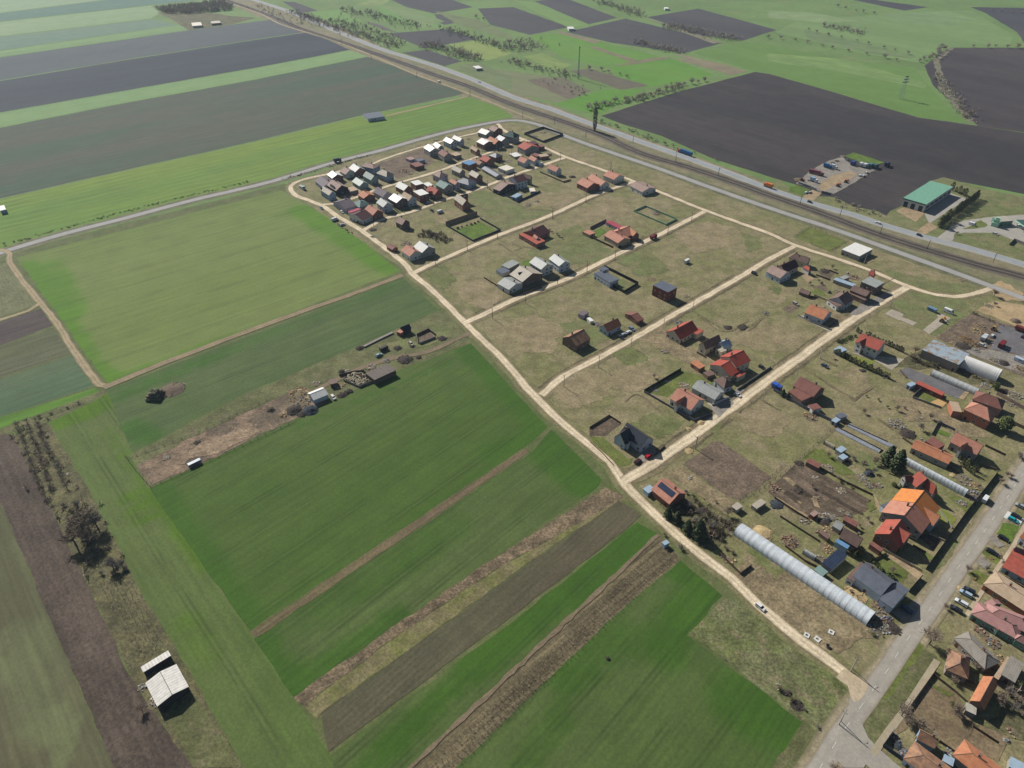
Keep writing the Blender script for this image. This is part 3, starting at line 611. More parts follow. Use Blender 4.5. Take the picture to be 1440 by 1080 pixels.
S_D('unfinished single storey house with a flat tan concrete slab on top', 'D', ('F',165,355,235,405,310,350,2.8,0,'concrete','tan'), cat='house', name='unfinished_house')
H_('small brick house with an orange tiled roof on the inner lane of the left block', 'D', ('G',415,388,505,443,440,517,3.2,5.4,'brick','orange'))
H_('lilac gabled house with a dull purple roof at the street corner of the dense block', 'V', ('G',905,405,1105,345,1010,535,3.2,6.2,'lilac','purple'))
H_('pale teal hipped roof house between the lilac house and the orange one', 'D', ('H',360,525,385,535,335,622,3,5.6,'tealw','teal'))
S_D('long crimson pink awning roof beside the lilac corner house', 'D', ('F',190,695,345,640,400,662,3,3.4,'white','crimson'), name='awning', cat='awning', dens=0)
H_('white gabled house with a very dark maroon roof near the dirt crossroads', 'D', ('G',300,733,450,663,370,842,3.2,6,'white','maroon'))
H_('brick house with salmon orange roof behind the dark maroon roof', 'D', ('G',495,593,630,668,553,747,3.6,6.6,'brick','salmon'))
H_('pale blue house with blue grey gabled roof and a big shaded yard front', 'D', ('G',672,493,772,563,705,634,4.4,7.2,'bluewhite','grey'))
H_('long dark purple grey roofed house with one round window in its white gable', 'D', ('G',625,333,768,408,700,485,3.6,6.6,'white','purple'))
H_('purple brick house with a plain white gabled roof on the front lane', 'D', ('G',862,430,984,495,915,578,4.6,7.2,'purplebrick','white'))
H_('tan roofed house with tall blue white gable, right of the white gabled one', 'D', ('G',1010,402,1130,468,1050,529,4.6,7.6,'bluewhite','tan'))
H_('brick house with light grey gabled roof left of the flat white roof', 'D', ('G',945,257,1070,322,1010,397,3.4,6.2,'brick','grey'))
H_('flat white roofed box house with dark brick walls beside the inner lane', 'D', ('F',1100,262,1178,315,1290,285,4,0,'brick','white'))
S_D('low patch of white roof behind an orange tiled house', 'D', ('F',1280,285,1350,332,1432,310,3,0,'block','white'))
H_('two storey red brick house with flat white roof facing the front lane', 'D', ('F',1140,400,1240,465,1342,412,5.4,0,'redbrick','white'))
H_('orange tiled house with a dark dormer, right of the flat white roofs', 'E', ('G',245,417,374,482,312,553,3.6,6.6,'brick','red'), ('G',240,500,290,505,262,530,4.4,6,'darkw','red'))
H_('lavender house with a hipped pinkish grey roof by the inner lane', 'E', ('H',385,215,412,228,368,297,4.6,7,'lilac','pinkbrown'))
H_('grey walled house with grey beige gabled roof beside the blue flat roof', 'E', ('G',600,127,724,185,665,234,3.8,6.4,'grey','beige'))
H_('brick house under a bright blue flat sheet roof in the middle of the dense block', 'E', ('F',710,85,820,126,932,88,4.6,0,'brick','blue'))
H_('low orange brown roof next to the bright blue flat roof', 'C', ('G',265,740,392,800,350,845,2.6,4.4,'grey','rust'))
H_('brick house with reddish orange gable roof right behind the blue flat roof', 'C', ('G',410,696,514,742,462,808,3.8,6.4,'brick','red'))
H_('brick house with a pale beige roof at the end of the front lane row', 'E', ('G',860,194,970,252,908,308,4.4,7.2,'brick','beige'))
H_('wide blue grey house with slate hipped roof in the front lane row', 'E', ('H',740,312,805,330,762,402,3.6,5.8,'paleblue','slate'))
H_('lavender two storey house with orange and white roof, right of the dark grey one', 'E', ('G',560,315,655,365,585,395,5,7,'lilac','salmon'))
H_('house with dark green grey roof and one white tile mark', 'E', ('G',402,336,524,402,462,479,4.2,7,'grey','teal'))
H_('tall brick house with a pale beige roof standing alone south of the front lane', 'E', ('G',650,537,779,632,722,709,4.6,8,'brick','beige'), ('G',690,560,800,535,760,590,4.4,7,'brick','brown'))
H_('house with a broad pinkish grey slope on the lawn side of the front lane', 'F', ('G',155,462,258,500,150,612,3.2,6.2,'darkw','pinkbrown'))
H_('tall pale blue house with a maroon roof by the front lane', 'F', ('G',320,400,468,358,388,484,5.8,8.6,'bluewhite','maroon'), ('G',470,350,590,385,525,420,4.4,6.8,'grey','pinkbrown'))
S_D('light blue flat topped garden shed behind the maroon roofed house', 'F', ('F',290,680,365,702,445,645,2.8,0,'paleblue','paleblue'))
S_D('small canopy with yellow cover behind the maroon roofed house', 'F', ('F',555,560,575,610,640,580,2.4,0,'grey','cream'), dens=0)
H_('salmon roofed house with white walls in the row by the front lane end', 'F', ('G',432,97,535,142,472,199,3.6,6.4,'bluewhite','salmon'))
H_('smaller salmon roofed house beside the parked white van', 'F', ('G',582,82,670,130,617,174,3.4,5.8,'bluewhite','salmon'))
S_D('dark red carport roof left of a yellow flat slab', 'F', ('F',575,75,640,50,700,95,2.8,0,'brick','redbrown'), dens=0)
S_D('square flat roofed building with ochre yellow slab on brown walls', 'F', ('F',680,75,720,110,822,75,3,0,'brick','tan'))
H_('salmon roofed house standing alone inside a walled garden near the lane fork', 'F', ('G',862,207,990,262,933,323,3.6,6.6,'bluewhite','salmon'))
H_('brick house with salmon roof, left one of the row of three on the bare corner', 'b', ('G',925,462,1004,500,955,538,3.6,6.4,'brick','salmon'))
H_('middle salmon roofed house of the row of three on the bare corner', 'b', ('G',990,431,1087,490,1050,522,3.4,6.2,'white','salmon'))
H_('white walled salmon roofed house, right one of the row of three on the bare corner', 'b', ('G',1110,409,1190,442,1148,478,3.6,6.2,'white','salmon'))
H_('low white house with pinkish grey roof alone beside the lane corner', 'b', ('G',1310,487,1407,535,1355,568,3,5,'white','pinkbrown'))
H_('house with gleaming white gabled roof left of the tall reddish brick house', 'C', ('G',385,311,505,352,442,409,3.8,6.2,'grey','white'))
H_('tall reddish brick house with pinkish brown roof at the far lane bend', 'C', ('G',542,267,630,305,572,363,4.8,7.4,'redbrick','pinkbrown'))
H_('dark green hipped roof house in the far right of the dense block', 'C', ('H',790,352,835,362,745,430,5,8.6,'grey','darkgreen'))
H_('grey gabled house squeezed between the orange roof and the dark green one', 'C', ('G',640,407,728,450,690,512,4.6,7,'grey','slate'))
H_('dark walled house with a bright orange gabled roof, right of the bare white shell', 'C', ('G',505,427,630,487,572,547,4.4,7.2,'darkw','orange'))
H_('half built white house shell left of the orange gabled roof', 'C', ('G',385,450,490,500,420,560,4.4,6.6,'brick','white'))
H_('brick house with a tan roof beside a small white tank', 'C', ('G',245,558,332,610,300,652,3.4,5.6,'brick','tan'))
H_('grey walled house with red roof beside a dark timber frame', 'C', ('G',1000,506,1114,562,1030,640,4.4,7,'grey','red'))
S_D('dark red timber frame of an unfinished house', 'C', ('F',1040,510,1100,550,1160,500,5,0,'redbrick','maroon'), ('F',1150,560,1200,590,1245,540,3,0,'redbrick','redbrown'), cat='house', name='unfinished_house')
S_D('low flat white roof slab in a cluttered yard', 'C', ('F',780,680,862,727,942,690,2,0,'block','white'))
S_D('unfinished white walled single storey house with partly open white roof', 'C', ('F',620,880,735,928,842,880,3,0,'white','cream'), cat='house', name='unfinished_house')
S_D('long low slate grey building in a narrow yard', 'C', ('G',430,860,640,980,600,1022,2.6,4,'grey','slate'))
H_('small dark blue grey pyramid roof on a reddish base', 'C', ('H',575,668,598,676,580,738,3.6,5.6,'redbrick','slate'), chim=0)
H_('first house from the left of the far white roofed row, beside the bare plot', 'B', ('G',640,436,734,495,668,554,4.4,6.8,'grey','white'))
H_('second house from the left of the far white roofed row', 'B', ('G',745,407,823,455,772,492,4.4,6.4,'grey','white'))
H_('third house from the left of the far white roofed row, with a pale blue gable', 'B', ('G',900,334,1008,385,950,432,4.6,7,'bluewhite','white'))
H_('fourth and farthest house of the far white roofed row', 'B', ('G',1015,307,1128,355,1080,397,4.6,7,'bluewhite','white'))
H_('reddish brown roofed house with a many windowed grey gable', 'B', ('G',840,510,928,570,872,632,4.4,7,'grey','redbrown'))
S_D('roofless concrete shell with tan top in the inner yards', 'B', ('F',955,575,1030,612,1132,592,3,0,'concrete','tan'), cat='house', name='unfinished_house')
S_D('unfinished red brick house walls without roof on the bare plot', 'B', ('F',370,720,460,770,540,715,3,0,'redbrick','redbrown'), cat='house', name='unfinished_house')
S_D('small grey shed with brown and white patches beside the brick ruin', 'B', ('F',310,640,380,670,420,630,2.6,0,'lilac','pinkbrown'))
S_D('small pale blue grey shed behind the brick ruin', 'B', ('F',450,665,500,690,545,640,2.8,0,'paleblue','slate'))
H_('purple walled house with pale pinkish roof alone on the lawn at the dirt crossroads', 'D', ('G',935,762,1034,810,968,884,3.6,6.6,'purplebrick','pinkbrown'))
H_('white house with salmon roof by the long dirt street beside its twin', 'c', ('G',60,227,124,270,82,314,3.6,6.4,'white','salmon'))
H_('white house with light grey roof right of its salmon roofed twin', 'c', ('G',155,197,219,240,167,284,3.8,6.8,'grey','grey'))
S_D('small dark red roofed shed among junk behind the twin houses', 'a', ('G',755,940,800,965,780,985,2.4,3.6,'redbrick','redbrown'))
# second and third dirt streets
S_D('long grey flat garden pavilion behind the grey roofed houses', 'c', ('F',745,375,800,400,876,361,2.8,3.2,'grey','grey'))
S_D('carport covered with dark panels beside the long grey pavilion', 'c', ('F',705,410,752,438,798,408,2.6,0,'white','slate'), dens=0)
H_('large brown walled house with a grey roof and dark dormer', 'c', ('G',880,377,974,432,907,504,4.2,7.6,'brownw','beige'), ('G',868,428,915,420,895,448,5,6.6,'brownw','dark'))
H_('low white house with plain grey roof and paved yard, beside the brown walled one', 'c', ('G',768,462,854,508,802,554,3.2,5.2,'white','grey'))
H_('white two storey house with grey roof and white balcony', 'c', ('G',992,312,1079,365,1034,409,5,7.6,'white','grey'))
H_('white house with light grey roof, right end of the grey roofed group', 'c', ('G',1130,292,1206,347,1167,387,4.6,7,'bluewhite','grey'))
H_('low L shaped house with maroon roof and long orange wing', 'c', ('G',950,128,1050,82,1020,172,3.2,6.4,'brick','maroon'), ('F',872,150,1000,224,1052,195,3,3.4,'brick','red'), ('G',985,150,1012,170,990,180,3.8,5.2,'white','salmon'))
H_('front house of the salmon roofed pair with a paved drive', 'd', ('G',300,222,404,280,352,318,3.4,5.8,'sand','salmon'))
H_('rear brick house of the salmon roofed pair with cross gable', 'd', ('G',345,232,440,193,430,270,3.2,6.2,'brick','salmon'), ('G',425,190,490,240,455,262,3.4,5.8,'brick','orange'))
S_D('small orange roofed shed at the corner of a fenced lawn', 'd', ('F',100,235,150,259,176,235,2.6,0,'sand','salmon'))
S_D('long crimson roofed lean-to behind the salmon roofed pair', 'd', ('F',265,165,370,217,397,200,2.8,0,'lilac','crimson'))
H_('long white and pale blue unfinished house with dark flat roof inside a black fence', 'd', ('F',180,535,295,605,345,570,3.6,0,'bluewhite','slate'), ('F',215,500,245,520,275,495,4.6,0,'white','slate'))
H_('tall plain red brick house with a grey mono pitch roof', 'd', ('F',607,622,717,674,788,640,6.4,0,'redbrick','slate'))
S_D('small purple walled shed with grey roof at the edge of the meadow', 'd', ('F',65,828,105,845,132,812,2.6,0,'lilac','purple'))
S_D('white rounded water container beside the purple shed', 'd', ('F',128,860,155,885,172,870,2,0,'white','white'), dens=0, name='container', cat='container')
H_('white house with an orange and dark red gabled roof beside the crowded car yard', 'd', ('G',250,908,354,860,310,947,3,6,'bluewhite','orange'))
S_D('small hut with a dull red gabled roof on the bare plot', 'd', ('G',450,840,500,820,486,892,2.6,4.4,'brick','redbrown'))
H_('unfinished brown brick house with weathered brown roof standing alone', 'i', ('G',312,171,417,117,378,233,4,7.4,'brownw','rust'))
H_('house with a large vivid red roof and red annex beside the dirt street', 'g', ('G',245,125,377,55,325,177,3,6.6,'cream','scarlet'), ('F',370,137,412,158,457,125,3,0,'cream','red'))
H_('barn like house with pale grey and dark brown roof slopes', 'g', ('G',455,211,572,156,497,257,3.6,7,'cream','brown'))
H_('small pale blue grey house behind the brown slope roof', 'g', ('G',582,214,645,190,640,247,3.2,5.4,'white','paleblue'), ('F',545,255,585,285,620,262,3,0,'cream','beige'))
H_('two storey house with vivid orange red roof in two steps', 'g', ('G',645,318,750,270,735,377,5.4,8.6,'cream','scarlet'), ('G',585,382,660,340,665,455,3.6,6.6,'cream','scarlet'), ('F',678,447,710,466,752,426,3,0,'cream','red'))
H_('house with a dark brown hipped roof beside the vivid orange red one', 'g', ('H',597,457,625,480,612,552,3,6,'bluewhite','brown'))
H_('low white house with a smooth pale grey roof and white fence', 'g', ('G',415,487,584,575,522,619,3,5.2,'white','grey'))
H_('white house with red brown roof and dark cross gable', 'g', ('G',275,542,430,627,357,699,3.4,6.8,'white','salmon'), ('G',262,640,330,600,320,640,4,6.4,'white','salmon'))
S_D('small orange roofed hut behind the grey roofed house', 'g', ('F',365,360,430,405,460,378,2.6,3,'brick','orange'))
S_D('brown timber shed behind the orange roofed hut', 'g', ('F',455,430,490,460,545,440,2.4,0,'brownw','brown'), dens=0)
H_('white house with a glossy black cross gabled roof at the street corner', 'U', ('G',605,425,790,300,600,725,3.2,7.6,'bluewhite','dark'), ('G',745,200,1185,500,960,665,3.2,7,'bluewhite','dark'), ('G',735,545,790,590,745,640,3.2,4.6,'bluewhite','dark'))
H_('brown roofed house with lower brown wing and a hedge', 'g', ('G',1160,461,1310,540,1225,592,3.6,6.8,'brownw','redbrown'), ('F',1072,567,1170,637,1224,590,3.2,3.6,'brownw','redbrown'))
S_D('small garage with brown roof and white door by the long fence', 'g', ('F',1213,667,1250,702,1292,665,2.6,0,'white','redbrown'))
# right block by the service road
H_('long pale walled house with a plain pinkish brown roof at the edge of the lawn', 'J', ('G',50,261,214,340,140,414,3.6,6.4,'bluewhite','pinkbrown'))
H_('house with a dark maroon slope facing the yard near the lane corner', 'J', ('G',148,262,302,195,240,327,3.2,6.6,'cream','maroon'))
H_('purple brown hipped house at the lane corner', 'J', ('H',310,130,345,140,300,200,3.2,6,'cream','brown'), ('G',370,150,470,180,400,235,3.2,6,'cream','brown'))
H_('small hipped house with a red orange roof in the corner yards', 'J', ('H',430,262,470,285,455,327,2.8,4.6,'white','red'))
S_D('low brown hut with pitched roof on the lawn behind the corner yards', 'J', ('G',372,522,480,562,408,585,2.2,3.8,'brownw','brown'))
H_('flat square house with a brilliant white roof by the service road', 'J', ('F',830,85,1030,162,1167,75,3.6,0,'grey','white'))
H_('tall house with a red hipped roof and grey roofed brick wing at the crossroads', 'J', ('H',1165,312,1205,335,1255,425,5.4,8.2,'brick','red'), ('F',1048,447,1215,517,1272,450,5,5.6,'purplebrick','grey'))
H_('purple brown house with grey brown roof and lean-to beside the crossroads', 'J', ('G',965,487,1150,560,1082,609,4,6,'purplebrick','brown'), ('F',905,575,1085,660,1110,620,2.6,3.2,'purplebrick','brown'))
H_('brown roofed house with white gable and two roof windows in a dark slope', 'J', ('G',795,622,895,552,868,722,3,6.6,'bluewhite','brown'), ('F',665,655,775,730,830,690,2.8,3.2,'white','brown'))
H_('white house with an orange cross gabled roof and paved path', 'J', ('G',478,705,690,785,600,870,3.2,6,'bluewhite','orange'))
S_D('long pale grey roofless outbuilding in the corner yards', 'J', ('F',735,425,965,505,985,475,2.6,0,'grey','paleblue'), ('F',800,400,850,425,905,390,2.8,0,'grey','grey'))
H_('white two storey house with salmon red roof between two thuja hedges', 'e', ('G',878,716,1044,780,1000,839,5,7.6,'white','red'), ('G',868,772,925,745,905,800,4.8,7,'white','red'))
S_D('small pale blue carport at the end of a thuja hedge', 'e', ('F',680,828,735,856,772,825,2.6,0,'paleblue','paleblue'), dens=0)
S_D('long grey industrial shed with a large rust stain on its sheet roof', 'f', ('F',580,850,890,978,967,880,5.5,0,'block','rusty'), name='industrial_shed', dens=.1)
H_('house with dark purple brown hipped roof beside the old greenhouse', 'X', ('H',1010,585,1135,628,1040,720,4.2,7.2,'pinkw','redbrown'))
H_('tall orange walled house with a big orange hipped roof', 'X', ('H',940,703,1030,744,920,838,5,8.4,'orangew','salmon'), ('F',640,782,742,797,802,700,3.4,0,'orangew','tan'))
S_D('long narrow shed with a bright red roof beside the dark yard', 'X', ('F',222,472,520,610,557,588,3,3.4,'redbrick','red'))
S_D('small pale blue roofed hut at the end of the long red shed', 'X', ('F',115,480,165,510,215,470,2.6,0,'paleblue','paleblue'))
H_('long terraced house with orange tiles and grey walls beside the greenhouse', 'H', ('G',215,235,640,420,590,502,3,4.8,'grey','orange'), ('F',330,240,465,330,520,265,2.8,3.1,'brick','redbrown'))
H_('terracotta house with a dark cross gable and thujas in front', 'H', ('G',680,140,985,285,915,402,4,7.6,'grey','salmon'), ('G',740,290,815,255,790,310,4,7,'grey','salmon'))
H_('red hipped house with a glass roof dormer beside the greenhouse', 'K', ('G',950,227,1072,335,878,442,4,8,'grey','red'), ('H',1085,345,1200,440,1190,607,3.6,7.4,'grey','red'), ('G',745,300,850,290,815,375,4.6,6.4,'grey','redbrown'))
H_('large twin house with a brilliant orange roof and front wing', 'K', ('G',740,872,882,693,470,740,4.4,8.6,'grey','salmon'), ('G',886,688,1028,510,560,640,4.4,8.7,'grey','bright'), ('G',905,675,1260,880,1105,995,3.8,7.2,'bluewhite','orange'), ('F',395,720,440,760,540,650,3,0,'bluewhite','slate'))
H_('brick house with dull pink red gables next to the brilliant orange twin house', 'Q', ('G',1145,627,1312,413,938,602,4.6,8.4,'brick','red'), ('G',1250,512,1442,625,1380,812,4.6,7.8,'brick','red'))
H_('brown roofed workshop with a blue lean-to and yellowish shrub', 'Q', ('G',485,537,757,690,655,814,3.6,6.8,'brownw','brown'), ('F',355,737,530,842,555,800,2.6,3,'paleblue','blue'))
S_D('narrow brown roofed annex behind the workshop', 'Q', ('F',850,770,1010,882,1042,842,2.8,3.1,'brick','redbrown'))
S_D('brown roofed shed in the vegetable gardens', 'Q', ('F',470,420,650,522,722,488,2.6,3,'brownw','redbrown'))
S_D('grey arched roof barn of boards between the sheds', 'Q', ('G',360,430,480,500,400,560,2.6,4.2,'grey','grey'))
S_D('small pinkish roofed hut in the vegetable gardens', 'M', ('F',525,920,580,960,635,905,2.4,0,'redbrick','pinkbrown'))
S_D('small dark brown shed at the lower end of the vegetable gardens', 'Q', ('F',120,605,245,700,280,655,2.2,2.5,'brownw','brown'), dens=0)
H_('long white house with a plain dark grey roof and a blue shaded front wing', 'R', ('G',560,20,968,310,820,510,4,7.4,'bluewhite','slate'), ('G',940,345,1140,480,1000,690,3.6,6,'bluewhite','slate'), ('F',315,225,415,290,560,20,3,0,'bluewhite','brown'))
S_D('garden shed covered with dark solar panels', 'm', ('F',595,264,665,314,772,208,3,3.4,'grey','solar'), dens=0)
S_D('small green felt roofed shed beside the long greenhouse', 'm', ('F',535,312,600,362,637,325,2.4,0,'brownw','teal'), dens=0)
H_('red roofed house partly cut by the right edge, beside the pavement', 'n', ('G',1300,133,1560,270,1185,247,2.8,4.8,'bluewhite','red'))
H_('tan and brown hipped house between the red roof and the pink roof', 'I', ('H',515,430,720,560,545,600,2.8,4.3,'orangew','tan'))
H_('large house with pink hipped roofs and an orange brown porch', 'I', ('H',335,705,600,850,365,845,3.0,4.7,'green','pink'), ('G',400,590,445,640,330,650,3.2,4.6,'green','pink'), ('H',470,700,700,790,560,860,3.4,5.4,'green','pink'), ('F',375,842,460,912,512,820,3,3.6,'green','redbrown'), ('H',700,960,800,1010,640,1010,3.2,5.2,'green','pink'))
H_('purple roofed house at the right edge above the red roof', 'N', ('G',1300,345,1500,420,1240,395,3.2,5.6,'grey','purple'))
H_('orange roofed house cut by the right edge near the parked black cars', 'N', ('G',1440,90,1560,170,1400,140,3.2,5.8,'bluewhite','orange'))
H_('old house with a weathered grey board hipped roof and long wing', 'O', ('H',845,150,1020,320,860,350,2.8,4.6,'block','asbestos'))
H_('old house with a brown tiled hipped roof and pale ridge lines', 'O', ('H',735,335,725,420,560,480,2.9,5.2,'block','rust'))
H_('narrow outbuilding with one orange tiled slope facing the street', 'O', ('G',1097,570,945,850,838,822,3.2,5.6,'brownw','orange'), chim=0)
S_D('ruined white hut with open roof at the end of the orange outbuilding', 'O', ('F',780,948,900,1004,947,930,2.6,0,'concrete','concrete'))
S_D('wide grey board roofed barn in the right yards', 'O', ('F',1180,545,1340,642,1432,430,3,3.6,'block','asbestos'), ('F',1110,580,1140,600,1255,340,2.8,0,'orangew','tan'))
H_('house with orange and brown hipped roof at the lower edge, cluttered front yard', 'L', ('H',420,735,640,900,250,795,3,5,'bluewhite','rust'))
H_('long low house with a rust brown roof and blue wall at the lower edge', 'L', ('G',390,480,575,575,525,665,3,5.2,'paleblue','rust'))
H_('orange hipped house at the very bottom right', 'L', ('H',920,715,1130,880,860,850,3.2,5,'grey','orange'))
S_D('pale blue grey corrugated shed in the lower yard', 'L', ('F',615,790,720,850,740,770,2.6,0,'grey','paleblue'))
S_D('light blue sheet roof at the lower right corner', 'L', ('F',1290,850,1440,930,1490,840,3,0,'grey','paleblue'))
H_('brick house with an orange roof half covered in solar panels under dark firs', 'j', ('G',355,377,489,482,420,564,3.2,6.4,'brick','salmon'))
S_D('small pale blue hut by the corner of the two dirt streets', 'j', ('F',225,447,265,482,302,440,2.6,0,'paleblue','paleblue'))
S_D('pale roofed garden hut at the end of the stubble strip', 'j', ('F',865,575,905,605,945,570,2.4,0,'grey','beige'))
S_D('tumbledown grey hut beside the vegetable gardens', 'j', ('F',1010,565,1050,595,1085,520,2.2,0,'concrete','beige'))
S_D('tiny pale blue hut at the edge of the vine rows', 'j', ('F',362,835,385,858,412,830,2.4,0,'slate' if 0 else 'paleblue','paleblue'), dens=0)
S_D('pale metal roofed hut beside two tubs in the garden strip', 'M', ('F',855,105,925,150,980,90,2.6,0,'grey','paleblue'))
S_D('lower small pale metal roofed hut in the garden strip', 'M', ('F',885,195,950,240,1000,190,2.4,0,'grey','paleblue'))
S_D('long brown roofed open shed at the top of the vegetable gardens', 'M', ('F',480,265,640,345,700,310,2.6,3,'brownw','redbrown'), dens=0)
S_D('pair of blue grey huts by the fence corner', 'h', ('F',45,570,80,590,105,560,2.4,0,'paleblue','paleblue'), ('F',75,530,110,558,145,525,2.4,0,'grey','slate'))
# farms in the fields
building('barn', 'metal barn with half cream and half striped grey roof in the scrub strip', 'barn', 'v', [('G',900,537,968,667,1062,622,3.4,4.6,'darkw','barn')], chim=0, dens=0)
S_D('long narrow lean-to with a weathered pale roof beside the lower left barn', 'v', ('F',790,512,945,418,958,449,2.8,0,'darkw','barn'), dens=0)
building('barn', 'white and pale blue sheet metal barn in the trampled farm yard', 'barn', 'T', [('G',468,455,685,368,520,548,3,4.8,'bluewhite','white')], chim=0, dens=0)
S_D('low earth covered barn with white trim next to the animal pen', 'S', ('F',140,768,450,628,648,710,2.8,3.4,'mudw','mud'), name='barn', cat='barn', dens=0)
S_D('dark roofed hut with an orange porch at the top of the farm strip', 'S', ('G',660,100,778,55,722,152,3,5,'darkw','dark'), ('F',592,165,652,192,712,145,2.6,0,'brick','salmon'))
S_D('small hut of boards beside the farm pen with moss on it', 'T', ('F',765,315,870,290,880,215,2.6,0,'brownw','brown'), dens=0)
S_D('low building with dark solar roof alone in the wheat beyond the asphalt road', 'q2', ('F',600,640,630,668,690,625,3.4,0,'bluewhite','slate'))
S_D('long low white building at the dark orchard in the far left', 'q1', ('F',1075,128,1083,146,1135,136,3.2,0,'white','cream'))
S_D('pale shed between trees at the dark orchard in the far left', 'q1', ('F',1185,120,1190,132,1240,125,3,0,'grey','beige'))
S_D('small pale hut at the far left edge of the green strip', 'y', ('F',-10,560,0,585,30,570,3,0,'paleblue','slate'))
S_D('tiny white shed on the rough meadow beyond the highway', 'q2', ('F',1218,372,1240,386,1258,372,3,0,'grey','white'), dens=0)
S_D('white shed among the far dark fields', 'q3', ('F',310,150,320,162,350,158,3.2,0,'white','white'), dens=0)
S_D('white shed on the far meadow at the top', 'q3', ('F',855,40,860,48,880,44,3.2,0,'white','white'), dens=0)
# ------------------------------------------------------------------ lawns, yards, plots inside the village
SG = dict(lotbrown=rough_ground('lot_ground', (136, 118, 94), (122, 106, 82), (128, 122, 84), .07, .3), lawn=rough_ground('lawn', (112, 120, 60), (98, 110, 52), (128, 122, 80), .12, .26), lush=rough_ground('lush_lawn', (100, 124, 46), (84, 110, 38), (118, 124, 66), .12, .26),
 soil=rough_ground('garden_soil', (108, 94, 78), (92, 80, 66), (124, 108, 88), .15, .3), tan=rough_ground('tan_ground', (176, 154, 122), (158, 138, 108), (150, 136, 108), .1, .2),
 gravel=rough_ground('gravel', (152, 146, 136), (136, 130, 122), (162, 154, 140), .15, .2), dgravel=rough_ground('dark_gravel', (118, 116, 118), (108, 106, 108), (128, 124, 122), .15, .14),
 brown=rough_ground('brown_plot', (122, 106, 90), (108, 94, 80), (134, 118, 96), .2, .36), straw=rough_ground('straw', (152, 136, 106), (132, 118, 92), (120, 118, 78), .12, .38),
 sand=rough_ground('sand', (186, 162, 124), (170, 148, 112), (156, 140, 108), .05, .18), drydirt=rough_ground('dry_dirt', (156, 136, 112), (136, 116, 94), (172, 152, 128), .08, .34), slab=rough_ground('concrete_slab', (182, 172, 154), (170, 160, 144), (164, 156, 140), .3, .1),
 olive=rough_ground('olive_meadow', (128, 128, 88), (112, 120, 74), (146, 134, 106), .03, .22), wild=m_wild, scrub=m_scrub, yellow=rough_ground('yellow_lawn', (136, 142, 62), (120, 130, 56), (144, 140, 84), .15, .15),
 weeds=rough_ground('sparse_weeds', (112, 122, 74), (126, 122, 86), (104, 112, 66), .06, .26), apron=rough_ground('apron', (176, 172, 162), (168, 164, 154), (160, 156, 148), .08, .07), terr=rough_ground('terrace', (204, 170, 116), (196, 160, 108), (190, 160, 112), .4, .08))
def pt(k, f, *xy, cls='patch', nm=None, step=3, jit=.5): sheet(nm or {'lawn':'lawn','lush':'lawn','yellow':'lawn','soil':'garden_soil','tan':'bare_ground','gravel':'gravel_yard','dgravel':'gravel_yard','brown':'dug_plot','lotbrown':'bare_lot','straw':'stubble','sand':'sandy_ground','drydirt':'dry_dirt','slab':'concrete_slab','olive':'meadow','wild':'rough_grass','weeds':'rough_grass','scrub':'scrub_ground','apron':'paved_apron','terr':'terrace'}[k], gpts(f, *xy), SG[k], cls, step=step, jit=jit)
pt('olive','r', 690,425, 780,385, 900,262, 985,237, 1260,312, 1440,345, 1700,420, 1700,800, 1440,725, 1100,622, 860,562, 640,495, step=8, cls='patch')
pt('olive','r', -20,280, 60,250, 110,290, 250,340, 370,350, 480,400, 620,430, 700,470, 640,490, 480,442, 250,378, 0,296, cls='patch')
pt('gravel','Y', 90,600, 270,440, 460,320, 600,260, 760,215, 900,330, 1300,370, 760,690, 640,750, 470,725, 300,650, cls='top')
pt('tan','Y', 400,640, 620,480, 900,420, 980,470, 700,620, 480,720, cls='top', jit=1.2)
pt('lush','Y', 800,200, 930,150, 1370,290, 1270,335, 1000,285, cls='top'); pt('lush','Y', 0,655, 110,620, 300,690, 200,765, 0,722, cls='top')
pt('tan','Y', 190,810, 330,690, 470,735, 350,850, cls='top')
pt('apron','r', 880,440, 1020,325, 1120,360, 905,500, cls='top', jit=.2); pt('tan','r', 828,545, 905,490, 955,520, 885,560, cls='top', jit=.2)
pt('apron','r', 1050,500, 1110,480, 1270,460, 1440,450, 1600,450, 1600,640, 1440,612, 1350,582, 1290,552, 1100,550, 1050,560, 1040,592, 1010,604, 950,580, 1000,540, cls='top', jit=.2)
pt('weeds','Z', 250,705, 700,690, 930,690, 1200,790, 1180,900, 1440,980, 1440,1080, 1050,1010, 700,930, 400,840, 280,790, cls='top'); pt('lawn','Z', 390,630, 560,560, 700,470, 830,560, 780,600, 560,625, cls='top')
pt('weeds','r', 1120,470, 1210,370, 1300,320, 1440,360, 1440,440, 1270,452, cls='top', step=6)
pt('tan','r', 720,425, 780,400, 880,440, 830,490, cls='top')
pt('brown','f', 1000,535, 1440,685, 1600,740, 1600,1150, 1440,1080, 1270,1015, 960,880, 700,752, step=5)
pt('dgravel','f', 1180,720, 1260,640, 1440,700, 1600,760, 1600,980, 1440,905, 1150,850, cls='top', jit=1.2); pt('sand','f', 1030,520, 1120,470, 1200,440, 1440,480, 1600,520, 1600,720, 1440,680, 1250,605, cls='patch', jit=1.2)
pt('gravel','f', 940,860, 1150,850, 1440,905, 1600,980, 1600,1100, 1440,1060, 1270,1000, cls='top', jit=1)
pt('slab','f', 265,550, 325,510, 425,552, 412,577, 537,625, 500,650, 405,607, 380,603, cls='top', jit=.05); pt('slab','f', 585,685, 715,582, 705,560, 735,545, 822,587, 640,722, cls='top', jit=.05)
pt('dgravel','X', 20,350, 110,290, 790,555, 700,648, 480,560, 222,462, cls='patch', jit=.2); pt('terr','X', 380,690, 500,640, 592,680, 512,752, cls='top', jit=.1)
